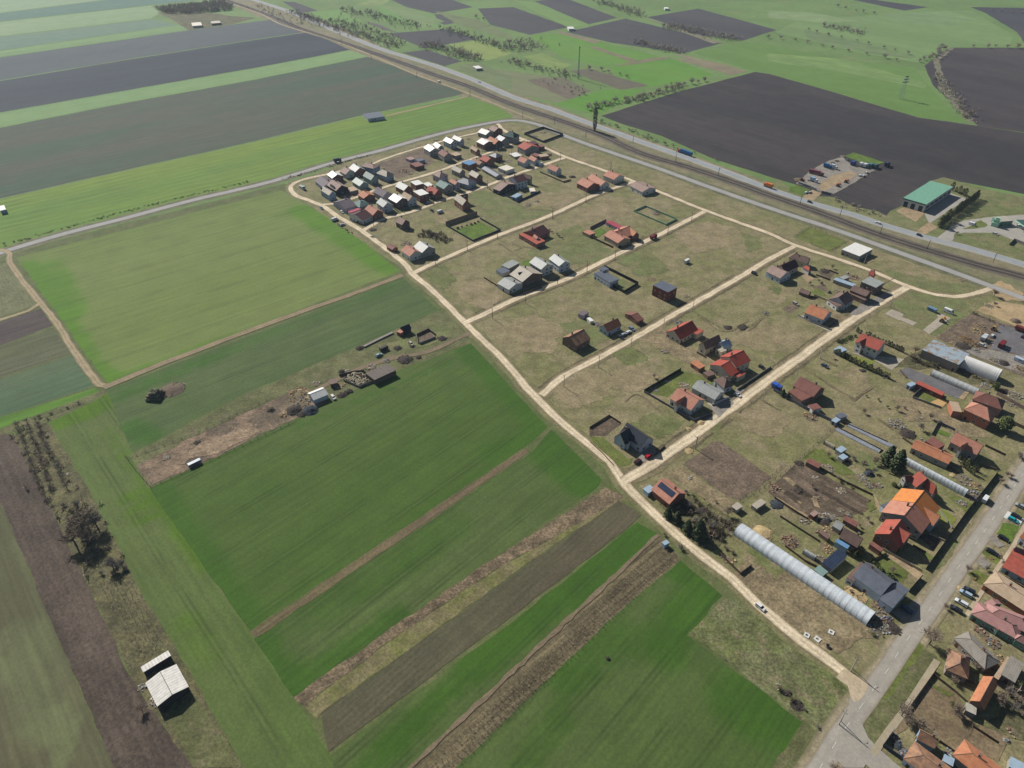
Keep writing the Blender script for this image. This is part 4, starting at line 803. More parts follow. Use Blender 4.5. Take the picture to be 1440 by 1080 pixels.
pt('lawn','X', 290,572, 500,640, 480,680, 380,690, 240,620, cls='patch', jit=.2); pt('lush','X', 440,1030, 480,990, 620,1040, 590,1080, cls='patch', jit=.2); pt('tan','X', 700,640, 775,560, 840,560, 760,660, cls='top', jit=.2)
pt('scrub','X', -60,300, 110,180, 300,100, 700,265, 780,320, 1090,470, 1000,500, 780,470, 430,300, 240,320, 110,290)
pt('straw','X', -50,620, 200,640, 540,780, 850,960, 1090,1080, 700,1080, 450,900, 100,900)
pt('soil','M', 0,650, 60,565, 170,462, 330,305, 480,285, 700,450, 1290,740, 1230,900, 960,965, 500,965, 300,900)
pt('tan','M', 180,460, 270,475, 470,620, 620,770, 660,850, 590,835, 560,760, 420,620, cls='top', jit=.8); pt('brown','M', 260,490, 460,490, 640,640, 560,740, 420,600, cls='top')
pt('brown','M', 330,305, 480,290, 700,450, 560,490, 380,400, cls='top'); pt('tan','M', 640,430, 700,440, 1290,740, 1280,760, 1000,610, cls='top', jit=.2)
pt('lawn','M', 440,220, 600,100, 700,110, 900,240, 1110,420, 940,440, 690,310); pt('weeds','M', 620,20, 700,-20, 1040,60, 1440,280, 1440,420, 1000,230, 880,90)
pt('lawn','M', 1240,800, 1300,770, 1370,850, 1290,900, cls='top'); pt('tan','M', 1340,690, 1370,720, 1430,870, 1400,880, 1360,820, cls='top', jit=.2)
pt('brown','j', 520,275, 740,105, 800,110, 1160,370, 920,538, 800,480, cls='patch'); pt('straw','j', 390,330, 500,290, 790,480, 910,560, 800,620, 640,500, cls='patch'); pt('scrub','j', 340,560, 520,480, 800,620, 900,680, 760,900, 640,880, 480,700)
pt('weeds','k', 0,640, 120,620, 580,790, 520,860, 300,760, 60,690); pt('straw','k', -70,760, 0,700, 130,790, 120,850, cls='top', jit=1)
pt('straw','k', -160,1080, -60,900, 300,1050, 700,1350, 900,1500, 600,1650, 200,1400, jit=1.5)
pt('yellow','l', 695,560, 790,590, 865,660, 830,722, 740,680, cls='patch'); pt('lush','l', 1205,785, 1260,690, 1395,722, 1325,872); pt('lawn','l', 800,470, 900,470, 1000,530, 940,600, cls='patch'); pt('weeds','l', 700,960, 850,830, 900,850, 780,1050, 700,1080)
pt('lawn','m', 985,250, 1070,215, 1225,330, 1180,405, 1100,372); pt('tan','m', 1060,215, 1110,200, 1330,350, 1290,390, 1220,330, cls='patch', jit=.2); pt('gravel','R', 960,730, 1180,640, 1290,560, 1400,600, 1290,780, 1150,880, cls='top')
pt('soil','k', 1180,790, 1260,780, 1370,820, 1300,900); pt('lawn','l', 500,870, 560,900, 700,1000, 640,1010, cls='patch')
pt('wild','o', 560,60, 700,130, 690,192, 420,560, 170,945, 60,905, 40,780, 180,560, 380,260); pt('lotbrown','L', 20,640, 110,500, 380,60, 440,0, 760,100, 940,430, 780,740, 640,640, 560,520, 300,420)
pt('lotbrown','L', 780,740, 940,440, 1160,370, 1290,560, 1180,800, 1000,720); pt('scrub','L', 1000,440, 1180,340, 1240,100, 1500,100, 1600,600, 1300,560); pt('lawn','o', 620,350, 760,420, 850,460, 800,480, 700,420, cls='top')
pt('lawn','U', 0,480, 270,500, 420,640, 760,950, 870,920, 800,1070, 520,1080, 300,880, 60,620); pt('soil','U', -20,330, 380,90, 620,240, 480,330, 300,480, -10,470); pt('gravel','U', 940,770, 1240,640, 1340,780, 1250,1010, 1000,1000, cls='patch')
pt('straw','g', 170,95, 260,170, 470,320, 380,380, 100,240, -20,190, jit=1.5); pt('lawn','g', 40,570, 290,410, 560,500, 420,560, 270,540, 200,610)
pt('gravel','g', 500,680, 570,760, 680,655, 620,600, cls='top', jit=.1); pt('gravel','g', 660,640, 760,560, 700,540, cls='top'); pt('slab','g', 560,600, 620,610, 540,690, 480,660, cls='top', jit=.1)
pt('brown','a', 650,372, 1000,250, 1090,350, 960,410, 830,472); pt('lush','c', 410,122, 590,62, 705,122, 540,190, cls='patch', jit=.2); pt('lush','c', 880,365, 940,330, 970,350, 930,400, cls='patch', jit=.2)
pt('lush','d', 175,240, 240,205, 270,240, 215,280, jit=.2, cls='patch'); pt('lawn','d', 255,210, 300,190, 350,210, 310,240, jit=.2, cls='patch'); pt('weeds','d', 250,520, 480,620, 400,670, 330,620, jit=.3)
pt('gravel','J', 920,830, 960,760, 1180,640, 1360,560, 1410,600, 1200,730, 1000,830, cls='top', jit=.6); pt('soil','J', 560,330, 640,320, 760,350, 700,420, 600,390); pt('brown','J', 500,520, 620,470, 680,540, 620,560); pt('lawn','J', 470,560, 560,520, 660,600, 560,630)
pt('tan','J', 370,380, 440,360, 530,420, 460,460, cls='patch'); pt('straw','J', 700,770, 900,850, 800,950, 690,890); pt('slab','J', 330,840, 380,830, 700,990, 700,1020, cls='top', jit=.1); pt('brown','J', 150,760, 260,690, 350,740, 260,810)
pt('yellow','e', 795,870, 985,912, 930,952, 810,890, cls='patch', jit=.2); pt('slab','e', 720,800, 800,850, 1190,900, 1100,980, 960,900, 760,840, cls='patch', jit=.2)
pt('lawn','r', 150,572, 235,520, 450,600, 340,655, cls='patch'); pt('tan','f', 100,110, 150,85, 180,100, 120,125, cls='top'); pt('straw','f', 840,240, 960,260, 920,280, cls='top'); pt('sand','f', 1110,330, 1250,270, 1440,380, 1440,440, 1250,430, cls='patch', jit=1.5)
pt('straw','c', 420,590, 520,540, 680,600, 640,670, 500,640, jit=2.5); pt('weeds','c', 930,270, 1100,200, 1300,250, 1430,330, 1000,420, jit=1.5); pt('weeds','d', 330,420, 520,390, 720,520, 500,560, jit=2); pt('weeds','i', 240,80, 420,50, 640,180, 480,260, 300,150, jit=1.5)
pt('weeds','f', 330,450, 480,370, 900,420, 1000,520, 700,740, 500,650, jit=1); pt('weeds','f', 260,170, 600,250, 1100,330, 900,385, 500,310, 330,260, jit=1)
pt('weeds','b', 90,560, 230,555, 500,670, 720,700, 330,840, 180,740, jit=1.5); pt('weeds','b', 700,990, 900,900, 1180,1000, 1000,1080, 760,1100, jit=1.5)
pt('weeds','S', 250,440, 640,280, 900,330, 1100,100, 1400,60, 1400,240, 1000,380, 640,460, jit=.8, cls='patch'); pt('brown','S', 890,240, 1060,160, 1160,250, 930,350, cls='top', jit=.1)
pt('soil','T', 960,190, 1260,140, 1400,260, 1190,370, 1040,300, cls='patch', jit=.3); pt('sand','T', 200,480, 300,380, 420,400, 500,520, 300,600, cls='top', jit=1.2)
pt('tan','a', 400,600, 480,610, 620,560, 560,540, cls='top'); pt('scrub','q1', 880,70, 1100,60, 1300,90, 1440,100, 1290,140, 1060,170, 960,105, step=10); pt('drydirt','t', 560,790, 720,640, 1100,490, 1160,560, 900,690, cls='top', jit=1.5)
pt('tan','k', 870,760, 950,660, 1040,680, 980,800, 940,900, cls='top', jit=.4); pt('sand','R', 270,370, 350,340, 620,540, 590,610, cls='top', jit=.6)
pt('wild','v', 930,770, 1110,690, 1330,1020, 1370,1080, 1090,1080, cls='patch', jit=.3); pt('gravel','N', 830,200, 930,160, 1110,330, 1000,370, cls='top', jit=.4); pt('gravel','N', 620,600, 720,520, 880,640, 800,740, cls='top', jit=.4)
pt('lawn','N', 700,430, 820,340, 1080,560, 980,660, cls='patch', jit=.4); pt('lawn','N', 470,800, 640,740, 860,860, 700,990, cls='patch'); pt('lawn','p', 1240,100, 1300,60, 1440,200, 1200,560, 1120,600)
sheet('vine_ground', pp(568,1090, 714,952, 928,752, 957,787, 868,862, 632,1088), field('vine_grass', (116, 106, 78), (98, 88, 68), pdir((600,1060), (940,775)), row=3.4, amp=.2, grain=.3, rowdist=.12), 'field', step=3, jit=.3)
ribbon('dirt_path', pp(570,1086, 714,951, 926,752), 1.6, road_mat('headland_path', (134, 118, 96), (120, 108, 84), grain=.2), 'top', jit=.4, step=3)

for q_, w_, k_ in (((130,525, 560,860),3.0,'soil'), ((60,600, 470,915),2.4,'brown'), ((210,470, 620,770),2.0,'straw'), ((300,430, 760,760),3.0,'brown'), ((400,430, 1180,890),2.6,'soil'), ((500,420, 1260,860),2.2,'brown'), ((600,400, 1280,770),2.6,'soil'), ((140,600, 420,800),1.2,'straw'), ((100,720, 500,960),1.0,'tan'), ((680,650, 1200,930),1.6,'dk'), ((340,560, 560,720),2.2,'dk'), ((740,660, 900,750),.9,'dk'), ((220,640, 380,760),3,'dk')):
    if k_ == 'dk': SG.setdefault('dk', rough_ground('wet_soil', (78, 68, 56), (68, 60, 50), (92, 80, 64), .2, .3))
    ribbon('garden_bed', gpts('M', *q_), w_, SG[k_], 'top', jit=.35, step=2)
for f_, q_, w_ in (('g',(330,600, 560,440),1.0), ('i',(720,640, 810,590, 1000,740),.8), ('c',(720,210, 900,330),.8), ('c',(1030,270, 900,240),.8), ('d',(930,840, 1120,960, 1300,880),.8), ('e',(150,620, 60,700),1.0), ('h',(0,300, 200,410),1.2), ('g',(1160,380, 1440,560),1.0), ('h',(200,430, 340,330),1.6), ('r',(600,860, 720,800),1.0), ('F',(560,870, 700,880, 950,890),1.6), ('F',(380,800, 540,860, 700,880),1.2), ('c',(820,220, 890,250, 840,270),.8), ('g',(880,635, 1000,700),.8), ('X',(60,480, 230,600),2.2), ('h',(380,560, 560,680),1.6)):
    ribbon('worn_path', gpts(f_, *q_), w_, MATS.setdefault('wp', road_mat('worn_path', (112, 98, 74), (128, 114, 88), edge=(122, 114, 84), grain=.3)), 'top', jit=.4, step=3)

SG['dry'] = rough_ground('dry_patch', (150, 136, 106), (138, 128, 94), (158, 140, 116), .05, .28); SG['moss'] = rough_ground('mossy_patch', (118, 120, 78), (106, 114, 66), (128, 122, 86), .05, .28)
for k_, f_, xy in (('dry','c',(430,500, 640,470, 760,600, 640,700, 470,640)), ('moss','c',(180,430, 330,370, 420,480, 330,560)), ('dry','c',(760,800, 1000,720, 1180,860, 1120,1010, 880,1000)), ('dry','i',(180,560, 420,400, 620,470, 560,640, 330,700)), ('moss','i',(620,300, 760,240, 880,330, 760,420)), ('dry','i',(560,470, 820,360, 960,470, 820,570, 660,560)), ('moss','i',(700,830, 900,720, 1150,780, 1000,900)), ('dry','d',(760,250, 1000,160, 1260,220, 1200,330, 900,400)), ('moss','d',(480,440, 620,400, 730,520, 560,560)), ('moss','d',(1250,250, 1380,270, 1400,360, 1290,380)),
    ('dry','g',(620,180, 900,120, 1120,160, 980,300, 760,240)), ('dry','g',(640,740, 900,660, 1080,760, 1000,900, 760,860)), ('moss','g',(470,840, 600,780, 560,900)), ('dry','b',(430,640, 620,560, 900,600, 760,690)), ('dry','b',(860,700, 1200,600, 1280,700, 1060,800)), ('moss','b',(760,850, 900,800, 1060,940, 860,1010)), ('dry','e',(130,360, 400,400, 300,500, 150,470)), ('moss','e',(150,360, 300,380, 280,440)), ('dry','e',(20,700, 260,640, 500,760, 300,860)), ('dry','h',(60,240, 200,180, 340,240, 250,330)), ('moss','m',(60,140, 180,230, 330,330, 260,380, 100,260)), ('dry','m',(560,560, 700,640, 820,760, 700,790)), ('moss','a',(760,620, 880,600, 900,720, 800,760)), ('dry','a',(1090,780, 1150,720, 1180,800))):
    sheet('grass_patch', gpts(f_, *xy), SG[k_], 'patch', step=2, jit=1.8)
# ------------------------------------------------------------------ greenhouses, halls, station
poly_m = roofmat('greenhouse_film', (226,232,236), (206,214,218), band=(1, 3.1), amp=.075, rough=.4); poly2_m = roofmat('old_greenhouse_film', (198,202,200), (176,178,174), band=(1, 2.4), amp=.1, rough=.4); hoop_m = plain('hoop_steel', (226,230,232), .5)
def tunnel(name, label, f, x1, y1, x2, y2, gx, gy, hr, mat, n, cat='greenhouse', ends=True):
    k = block(f, 'B', x1, y1, x2, y2, gx, gy, 0, hr); c = k['c']; r = thing(name, label, cat, (c.x, c.y), k['ang'])
    link('cover', roof_mesh(k, [mat]), r)
    b = MB(); m_ = 12; P_ = [(0, (k['hw']+.05)*math.cos(math.pi*j/m_), (hr+.05)*math.sin(math.pi*j/m_)**.8) for j in range(m_+1)]
    for j in range(m_): b.tube(P_[j], P_[j+1], .05, n=4, cap=False)
    hm = b.mesh('hoop', hoop_m)
    for j in range(n+1): link('hoop', hm, r, (-k['L']/2+k['L']*j/n, 0, 0))
    if ends:
        b = MB(); m_ = 14; prof = [(0, (k['hw']-.1)*math.cos(math.pi*j/m_), (hr-.1)*math.sin(math.pi*j/m_)**.8) for j in range(m_+1)]
        b.add(prof, [tuple(range(m_+1))]); b.box((.05, 0, 1.0), (.08, 1.8, 2.0), mi=1); em = b.mesh('end_wall', [mat, dark_m])
        link('end_wall', em, r, (k['L']/2-.1, 0, 0)); link('end_wall', em, r, (-k['L']/2+.1, 0, 0), math.pi)
    return r
tunnel('greenhouse', 'long white plastic greenhouse tunnel beside the lower dirt street', '_', 1040,738, 1228,864, 1216,879, 3.7, poly_m, 26)
tunnel('greenhouse', 'plastic greenhouse tunnel between the terraced house and the red hipped house', 'H', 15,372, 812,792, 770,872, 3.4, poly_m, 20)
tunnel('greenhouse', 'old arched greenhouse with patched grey cover beside the dark gravel yard', 'X', 420,320, 935,540, 730,540, 3.0, poly2_m, 18)
tunnel('hangar', 'large white arched fabric hangar beside the rust stained shed', 'X', 790,165, 1195,325, 1095,458, 6.5, plain('hangar_fabric', (250,248,242), .5, .08, .3), 17, 'hangar')
tunnel('greenhouse', 'small grey plastic tunnel among the sheds beside the long greenhouse', 'm', 470,165, 555,215, 535,250, 2.4, poly2_m, 5)
tunnel('greenhouse', 'small pale tunnel in the garden strip beside the metal roofed huts', 'k', 515,100, 590,140, 570,150, 2.0, plain('tan_film', (178,166,146), .6, .15, .6), 4)
film_m = plain('mulch_film', (150,156,166), .35, .15, .5)
for (q, lb) in (((85,628,400,790), 'left'), ((175,598,505,762), 'right')):
    tunnel('low_tunnel', 'low plastic row tunnel in the garden strip, '+lb+' one of the pair', 'h', *q, (q[0]+q[2])/2-12, (q[1]+q[3])/2+18, .7, film_m, 16, 'crop tunnel', False)
# green roofed hall
hall = building('warehouse', 'white warehouse with a large mint green sheet roof beside a tall hedge', 'warehouse', 'r', [('F',890,390,1042,290,764,350,7.0,0,'white','green')], chim=0, dens=0)
k = block('r','F',890,390,1042,290,764,350,7.0,0); L2, W2 = k['L']/2, k['hw']; sd_ = 0 if k['side'] > 0 else 1
gate_m = plain('dark_gate', (58,72,70), .6); strip_m = plain('green_panel', (78,120,100), .7)
def onwall(root, k, nm, mat, u, side, w_, h_, z, t=.12):
    b = MB(); b.box((0, 0, 0), (w_, t, h_)); a = k['ang']+(0 if side in (0, 1) else math.pi/2)
    dv = Vector((math.cos(k['ang']), math.sin(k['ang']))); nv = Vector((-dv.y, dv.x))
    q = (dv*u+nv*(k['hw']*(1 if side == 1 else -1))) if side in (0, 1) else (nv*u+dv*(k['L']/2*(1 if side == 2 else -1)))
    b.build(nm, mat, root, (q.x, q.y, z), a)
for u in (-.66, -.0, .62): onwall(hall, k, 'gate', gate_m, W2*u, 3, W2*.34, 4.6, 2.35)
for u in (-.8, -.48, -.16, .16, .48, .8): onwall(hall, k, 'window', gate_m, L2*u, sd_, L2*.2, 1.6, 3.6)
onwall(hall, k, 'parapet', strip_m, 0, 3, W2*2, .9, 6.4); onwall(hall, k, 'parapet', plain('white_trim', (226,226,220)), 0, sd_, L2*2, .6, 6.7)
st = building('fuel_station', 'fuel station shop with flat tan roof and green walls beyond the highway', 'fuel station', 'Z', [('F',1050,500,1262,485,1120,402,4.2,0,'green','concrete')], chim=0, dens=.7)
b = MB(); k2 = block('Z','F',900,470,1030,505,935,400,6,0); mint = plain('mint_panel', (170,220,190), .6)
t_ = thing('sign_tower', 'mint green stepped corner tower of the fuel station', 'tower', (k2['c'].x, k2['c'].y), k2['ang'])
for j, (s_, z0) in enumerate(((4.0, 0), (3.0, 3.2), (2.0, 5.2))):
    b = MB(); b.box((0, 0, z0+1.6-.3*j), (s_*1.2, s_, 3.2-.6*j)); b.build('tier', mint, t_)
k3 = block('Z','F',1290,480,1460,600,1440,430,5,0)
t_ = thing('canopy', 'dark topped pump canopy with mint edges at the right edge of the fuel station', 'canopy', (k3['c'].x, k3['c'].y), k3['ang'])
b = MB(); b.box((0, 0, 5.2), (k3['L'], 2*k3['hw'], .7)); b.build('canopy_roof', plain('canopy_top', (66,96,92), .6), t_); b = MB()
for sy in (-1, 1): b.box((0, sy*(k3['hw']+.06), 5.2), (k3['L'], .1, .8))
b.build('fascia', mint, t_); b = MB(); b.tube((0, 0, 0), (0, 0, 4.85), .22, n=8); cm = b.mesh('column', plain('white_post', (210,212,208)))
for sx in (-1, 1):
    for sy in (-1, 1): link('column', cm, t_, (sx*k3['L']*.35, sy*k3['hw']*.7, 0))
# ------------------------------------------------------------------ railway tracks, masts, poles
rail_m = plain('rail_steel', (96,86,80), .5, .1); slp_m = plain('sleeper', (112,104,94), .9, .15)
S_ = smooth(RL, 4.0)
for off, lb in ((-2.4, 'left hand track of the double railway line beside the highway'), (2.4, 'right hand track of the double railway line beside the highway')):
    r = thing('railway_track', lb, 'railway track', (S_[0].x, S_[0].y)); sb = MB(); rb = [MB(), MB()]
    for q in (0, 1):
        vs = []; o2 = off+(-.72, .72)[q]
        for kk, p_ in enumerate(S_):
            d = (S_[min(kk+1, len(S_)-1)]-S_[max(kk-1, 0)]).normalized(); n = Vector((-d.y, d.x)); c = p_+n*o2-S_[0]
            for s_, z_ in ((-.07, .14), (-.07, .36), (.07, .36), (.07, .14)): vs.append((c.x+n.x*s_, c.y+n.y*s_, z_))
        fs = [(4*j+i, 4*j+(i+1) % 4, 4*j+4+(i+1) % 4, 4*j+4+i) for j in range(len(S_)-1) for i in range(4)]
        rb[q].add(vs, fs); rb[q].build('rail', rail_m, r)
    for kk in range(len(S_)-1):
        p_, d = S_[kk], S_[kk+1]-S_[kk]; m_ = 3
        for j in range(m_):
            c = p_+d*(j/m_); n = Vector((-d.y, d.x)).normalized(); c = c+n*off-S_[0]; sb.box((c.x, c.y, .16), (.26, 2.5, .12), math.atan2(d.y, d.x))
    tag(sb.build('sleepers', slp_m, r), kind='stuff')
conc_m = plain('pole_concrete', (196,190,176), .9, .08); wood_m = plain('pole_wood', (120,108,94), .9, .1); steel_m = plain('dark_steel', (84,86,88), .6, .08); ins_m = plain('insulator', (70,60,54), .4)
def pole_proto(mat, h, cat, double=False):
    r = thing('utility_pole', '', cat, (0, 0)); b = MB(); b.tube((0, 0, -.2), (0, 0, h), .2, .12, 8); b.build('post', mat, r)
    if double: b = MB(); b.tube((1.6, 0, -.2), (.1, 0, h*.8), .13, .1, 6); b.build('brace', mat, r)
    b = MB(); b.box((0, 0, h-.35), (.1, 1.7, .1)); arm = b.build('crossarm', steel_m, r); b = MB()
    b.tube((0, 0, 0), (0, 0, .22), .06, .04, 6); im = b.mesh('insulator', ins_m)
    for y_ in (-.75, 0, .75): link('insulator', im, arm, (0, y_, h-.3))
    b = MB(); b.tube((.1, 0, h-1.2), (1.1, 0, h-.7), .04, n=4); b.box((1.3, 0, h-.68), (.6, .2, .1)); b.build('street_light', steel_m, r)
    return Proto(r)
PC, PW, PB = pole_proto(conc_m, 8.2, 'utility pole'), pole_proto(wood_m, 7.8, 'utility pole'), pole_proto(conc_m, 8.0, 'utility pole', True)
ORD = ['first','second','third','fourth','fifth','sixth','seventh','eighth','ninth','tenth','eleventh','twelfth','thirteenth','fourteenth','fifteenth','sixteenth','seventeenth','eighteenth','nineteenth','twentieth']
def row(proto, lab, grp, ang, *bases, rz=None):
    for i, (f, x, y) in enumerate(bases):
        proto.put(GP(f, x, y), ang, 1, '%s %s' % (ORD[i], lab), grp)
a4 = pdir((768,548), (1112,347)); a0 = pdir((760,560), (880,680))
row(PC, 'concrete pole from the field end of the middle dirt street', 'poles along the middle dirt street', a4+1.57, ('i',272,535), ('i',523,393), ('i',757,245), ('i',990,118), ('d',893,810))
row(PW, 'grey pole from the field end of the third dirt street', 'poles along the third dirt street', a4+1.57, ('c',682,762), ('c',922,650), ('c',1152,510), ('c',1365,420), ('d',332,448), ('d',530,335), ('d',713,255), ('d',885,165))
row(PW, 'grey pole from the field end of the second dirt street', 'poles along the second dirt street', a4+1.57, ('c',270,376), ('c',500,268), ('c',718,185), ('c',1118,45), ('b',705,750), ('b',945,640))
row(PW, 'pole from the field end of the front lane', 'poles along the front lane', a4+1.57, ('D',570,900), ('D',1015,720), ('E',310,705), ('E',1090,470), ('F',1010,160))
row(PC, 'pale concrete pole from the field end of the widest dirt street', 'poles along the widest dirt street', a4+1.57, ('j',603,162), ('g',400,985), ('g',888,635), ('g',1132,450), ('g',1300,330), ('e',580,890), ('e',918,652), ('e',1085,525))
row(PC, 'pale pole from the left along the lane beside the service road', 'poles along the lane by the service road', a0, ('E',1435,20), ('e',515,68), ('J',1072,270), ('f',553,317), ('f',1023,490))
row(PB, 'braced pole from the bottom along the main street', 'braced poles by the main street', a4, ('p',905,380), ('p',820,765), ('o',430,600))
# railway masts
r = thing('catenary_mast', '', 'railway mast', (0, 0)); b = MB(); b.box((0, 0, 3.9), (.3, .3, 7.8), taper=.7); b.build('post', steel_m, r)
b = MB(); b.tube((0, 0, 6.9), (3.2, 0, 6.3), .06, n=5); b.tube((0, 0, 5.7), (3.2, 0, 6.25), .05, n=5); b.build('bracket', steel_m, r); CM = Proto(r)
mast_dir = pdir((900,215), (1230,328))
for i, (f, x, y) in enumerate((('r',1265,716), ('r',893,645), ('r',628,560), ('r',405,452), ('r',180,388), ('q3',1160,988), ('q3',920,912), ('q3',680,805), ('q3',555,955), ('q3',415,775), ('q3',240,700), ('q3',60,665), ('q2',1205,545), ('q2',905,440), ('q2',650,335), ('q2',480,250))):
    CM.put(GP(f, x, y), mast_dir+1.57*(1 if i % 2 else -1), 1, '%s dark railway mast counted from the right along the line' % ORD[i], 'railway masts')
def lattice(name, label, cat, f, x, y, h, base, top, mat, arms=(), rz=0.3):
    r = thing(name, label, cat, GP(f, x, y), rz); n = max(4, int(h/3)); L_ = lambda t: base+(top-base)*t
    for sx, sy in ((-1,-1), (1,-1), (1,1), (-1,1)):
        b = MB(); b.tube((sx*base, sy*base, -.1), (sx*top, sy*top, h), .13, .09, 5); b.build('leg', mat, r)
    b = MB()
    for j in range(n):
        t0, t1 = j/n, (j+1)/n; w0, w1 = L_(t0), L_(t1)
        for (ax, ay), (bx, by) in (((-1,-1),(1,-1)), ((1,-1),(1,1)), ((1,1),(-1,1)), ((-1,1),(-1,-1))):
            b.tube((ax*w0, ay*w0, t0*h), (bx*w1, by*w1, t1*h), .06, n=4, cap=False); b.tube((bx*w0, by*w0, t0*h), (ax*w1, ay*w1, t1*h), .06, n=4, cap=False)
    b.build('bracing', mat, r)
    for z_, l_ in arms:
        b = MB(); b.prism([(-.12, -.1), (.12, -.1), (.0, .9)], -l_, l_); b.build('crossarm', mat, r, (0, 0, z_))
    return r
galv = plain('galvanised', (150,158,164), .5, .06)
lattice('pylon', 'grey lattice power pylon standing in the bright wheat beyond the dark field', 'pylon', '_', 1266,139, 25, 2.4, .35, galv, ((18, 4.5), (21, 3.4), (24, 2.4)))
lattice('radio_mast', 'tall slim grey radio mast in the patchwork fields beyond the highway', 'mast', '_', 813,111, 38, .8, .35, galv, ((36, 1.0),))
# ------------------------------------------------------------------ trees, hedges, shrubs
bark_m = plain('bark', (104,92,80), .95, .2); twig_m = plain('bare_twigs', (158,142,124), .95, .15); twigg_m = plain('grey_twigs', (150,142,132), .95, .12); twigo_m = plain('budding_twigs', (126,126,84), .95, .15)
def leafmat(n, c, c2):
    t = NT(n, .85); oi = t.n("NewGeometry"); p = t.pos(obj=True)
    return t.out(t.mix(t.ramp(t.noise(p, .9, 3, .7), .35, .65), C3(*c), C3(*c2)))
fir_m = leafmat('dark_needles', (72,86,58), (94,104,68)); thuja_m = leafmat('thuja_needles', (82,90,56), (106,104,64)); ever_m = leafmat('evergreen_leaves', (88,104,58), (118,124,72)); yel_m = leafmat('yellow_foliage', (140,128,64), (112,104,58))
def bare_crown(seed, h, r, n1=9, n2=7, n3=5, th=.05):
    rr = random.Random(seed); tr = MB(); cr = MB(); base = h*.28
    tr.tube((0, 0, -.1), (0, 0, base), .022*h+.06, .016*h+.04, 6)
    tips = []
    def ribbon_(a, b, w_):
        d = (b-a); s = d.cross(Vector((rr.uniform(-1, 1), rr.uniform(-1, 1), rr.uniform(-.3, 1)))).normalized()*w_
        cr.add([a-s, a+s, b+s*.35, b-s*.35], [(0, 1, 2, 3)])
    for i in range(n1):
        az = 2*math.pi*(i+rr.random())/n1; el = rr.uniform(.25, 1.35); L = rr.uniform(.55, 1)
        a = Vector((0, 0, base*rr.uniform(.75, 1.1))); b = a+Vector((math.cos(az)*math.cos(el)*r*L, math.sin(az)*math.cos(el)*r*L, max(.3, math.sin(el))*(h-base)*L*.8))
        tr.tube(a, b, .010*h+.03, .03, 4, cap=False)
        for j in range(n2):
            t = rr.uniform(.3, 1); p = a.lerp(b, t)
            q = p+Vector((rr.uniform(-1, 1), rr.uniform(-1, 1), rr.uniform(-.15, 1)))*r*.42
            ribbon_(p, q, th)
            for k in range(n3):
                p2 = p.lerp(q, rr.uniform(.25, 1)); q2 = p2+Vector((rr.uniform(-1, 1), rr.uniform(-1, 1), rr.uniform(-.3, .9)))*r*.24; ribbon_(p2, q2, th*.75)
                p3 = p2.lerp(q2, .7); ribbon_(p3, p3+Vector((rr.uniform(-1, 1), rr.uniform(-1, 1), rr.uniform(-.3, .8)))*r*.16, th*.6)
    return tr, cr
def bare_proto(name, cat, seed, h, r, mat, **k):
    tr, cr = bare_crown(seed, h, r, **k); o = thing(name, '', cat, (0, 0)); tr.build('trunk', bark_m, o); cr.build('crown', mat, o); return Proto(o)
def leafy_proto(name, cat, seed, h, r, mat, shape, n=420, leaf=.35, z0=.1):
    rr = random.Random(seed); o = thing(name, '', cat, (0, 0)); b = MB(); b.tube((0, 0, -.1), (0, 0, h*.8), .02*h+.05, .04, 6); b.build('trunk', bark_m, o); b = MB()
    for i in range(n):
        t = rr.random()**.8; z = h*(z0+(1-z0)*t); rad = r*shape(t)*(1+.18*math.sin(7*t*6.28+seed)); az = rr.uniform(0, 6.283); q = rad*rr.uniform(.55, 1.06)
        c = Vector((math.cos(az)*q, math.sin(az)*q, z)); s = leaf*rr.uniform(.7, 1.5)
        u = Vector((rr.uniform(-1, 1), rr.uniform(-1, 1), rr.uniform(-.6, .6))).normalized()*s; v = u.orthogonal().normalized()*s*.7
        b.add([c-u, c+v, c+u*.9, c-v], [(0, 1, 2, 3)])
    b.build('crown', mat, o); return Proto(o)
fir = leafy_proto('fir_tree', 'tree', 1, 11, 3.9, fir_m, lambda t: (1-t*.95)**.8, 1500, .5, .04)
thuja = leafy_proto('thuja', 'shrub', 2, 4, .85, thuja_m, lambda t: min(1, 3.2*(1-t))*(.55+.45*min(1, t*5)), 200, .25, .02)
ever = leafy_proto('evergreen_tree', 'tree', 3, 9, 3.6, ever_m, lambda t: math.sin(math.pi*min(1, .12+t*.88))**.6, 1000, .5, .12)
yshr = leafy_proto('shrub', 'shrub', 4, 5, 2.2, yel_m, lambda t: math.sin(math.pi*min(1, .1+t*.9))**.6, 420, .35, .05)
gshr = leafy_proto('green_shrub', 'shrub', 5, 1.8, 1.2, ever_m, lambda t: math.sin(math.pi*min(1, .15+t*.85))**.5, 160, .28, .02)
BT = [bare_proto('bare_tree', 'tree', 11, 8, 4.2, twig_m, n1=11, n2=9, n3=6, th=.075), bare_proto('bare_tree', 'tree', 12, 7, 3.4, twigg_m, n1=11, n2=9, n3=6, th=.075), bare_proto('bare_tree', 'tree', 13, 9, 3.8, twig_m, n1=12, n2=9, n3=6, th=.075)]
OT = [bare_proto('orchard_tree', 'tree', 41, 5, 2.6, twig_m, n1=8, n2=5, n3=3, th=.05), bare_proto('orchard_tree', 'tree', 42, 4.5, 2.2, twigg_m, n1=8, n2=5, n3=3, th=.05)]
BB = [bare_proto('bare_bush', 'bush', 21, 2.6, 2.2, twigg_m, n1=9, n2=6, n3=4, th=.08), bare_proto('bare_bush', 'bush', 22, 2.0, 1.8, twig_m, n1=9, n2=6, n3=4, th=.08), bare_proto('bare_bush', 'bush', 23, 3.2, 2.3, twigo_m, n1=9, n2=6, n3=4, th=.08)]
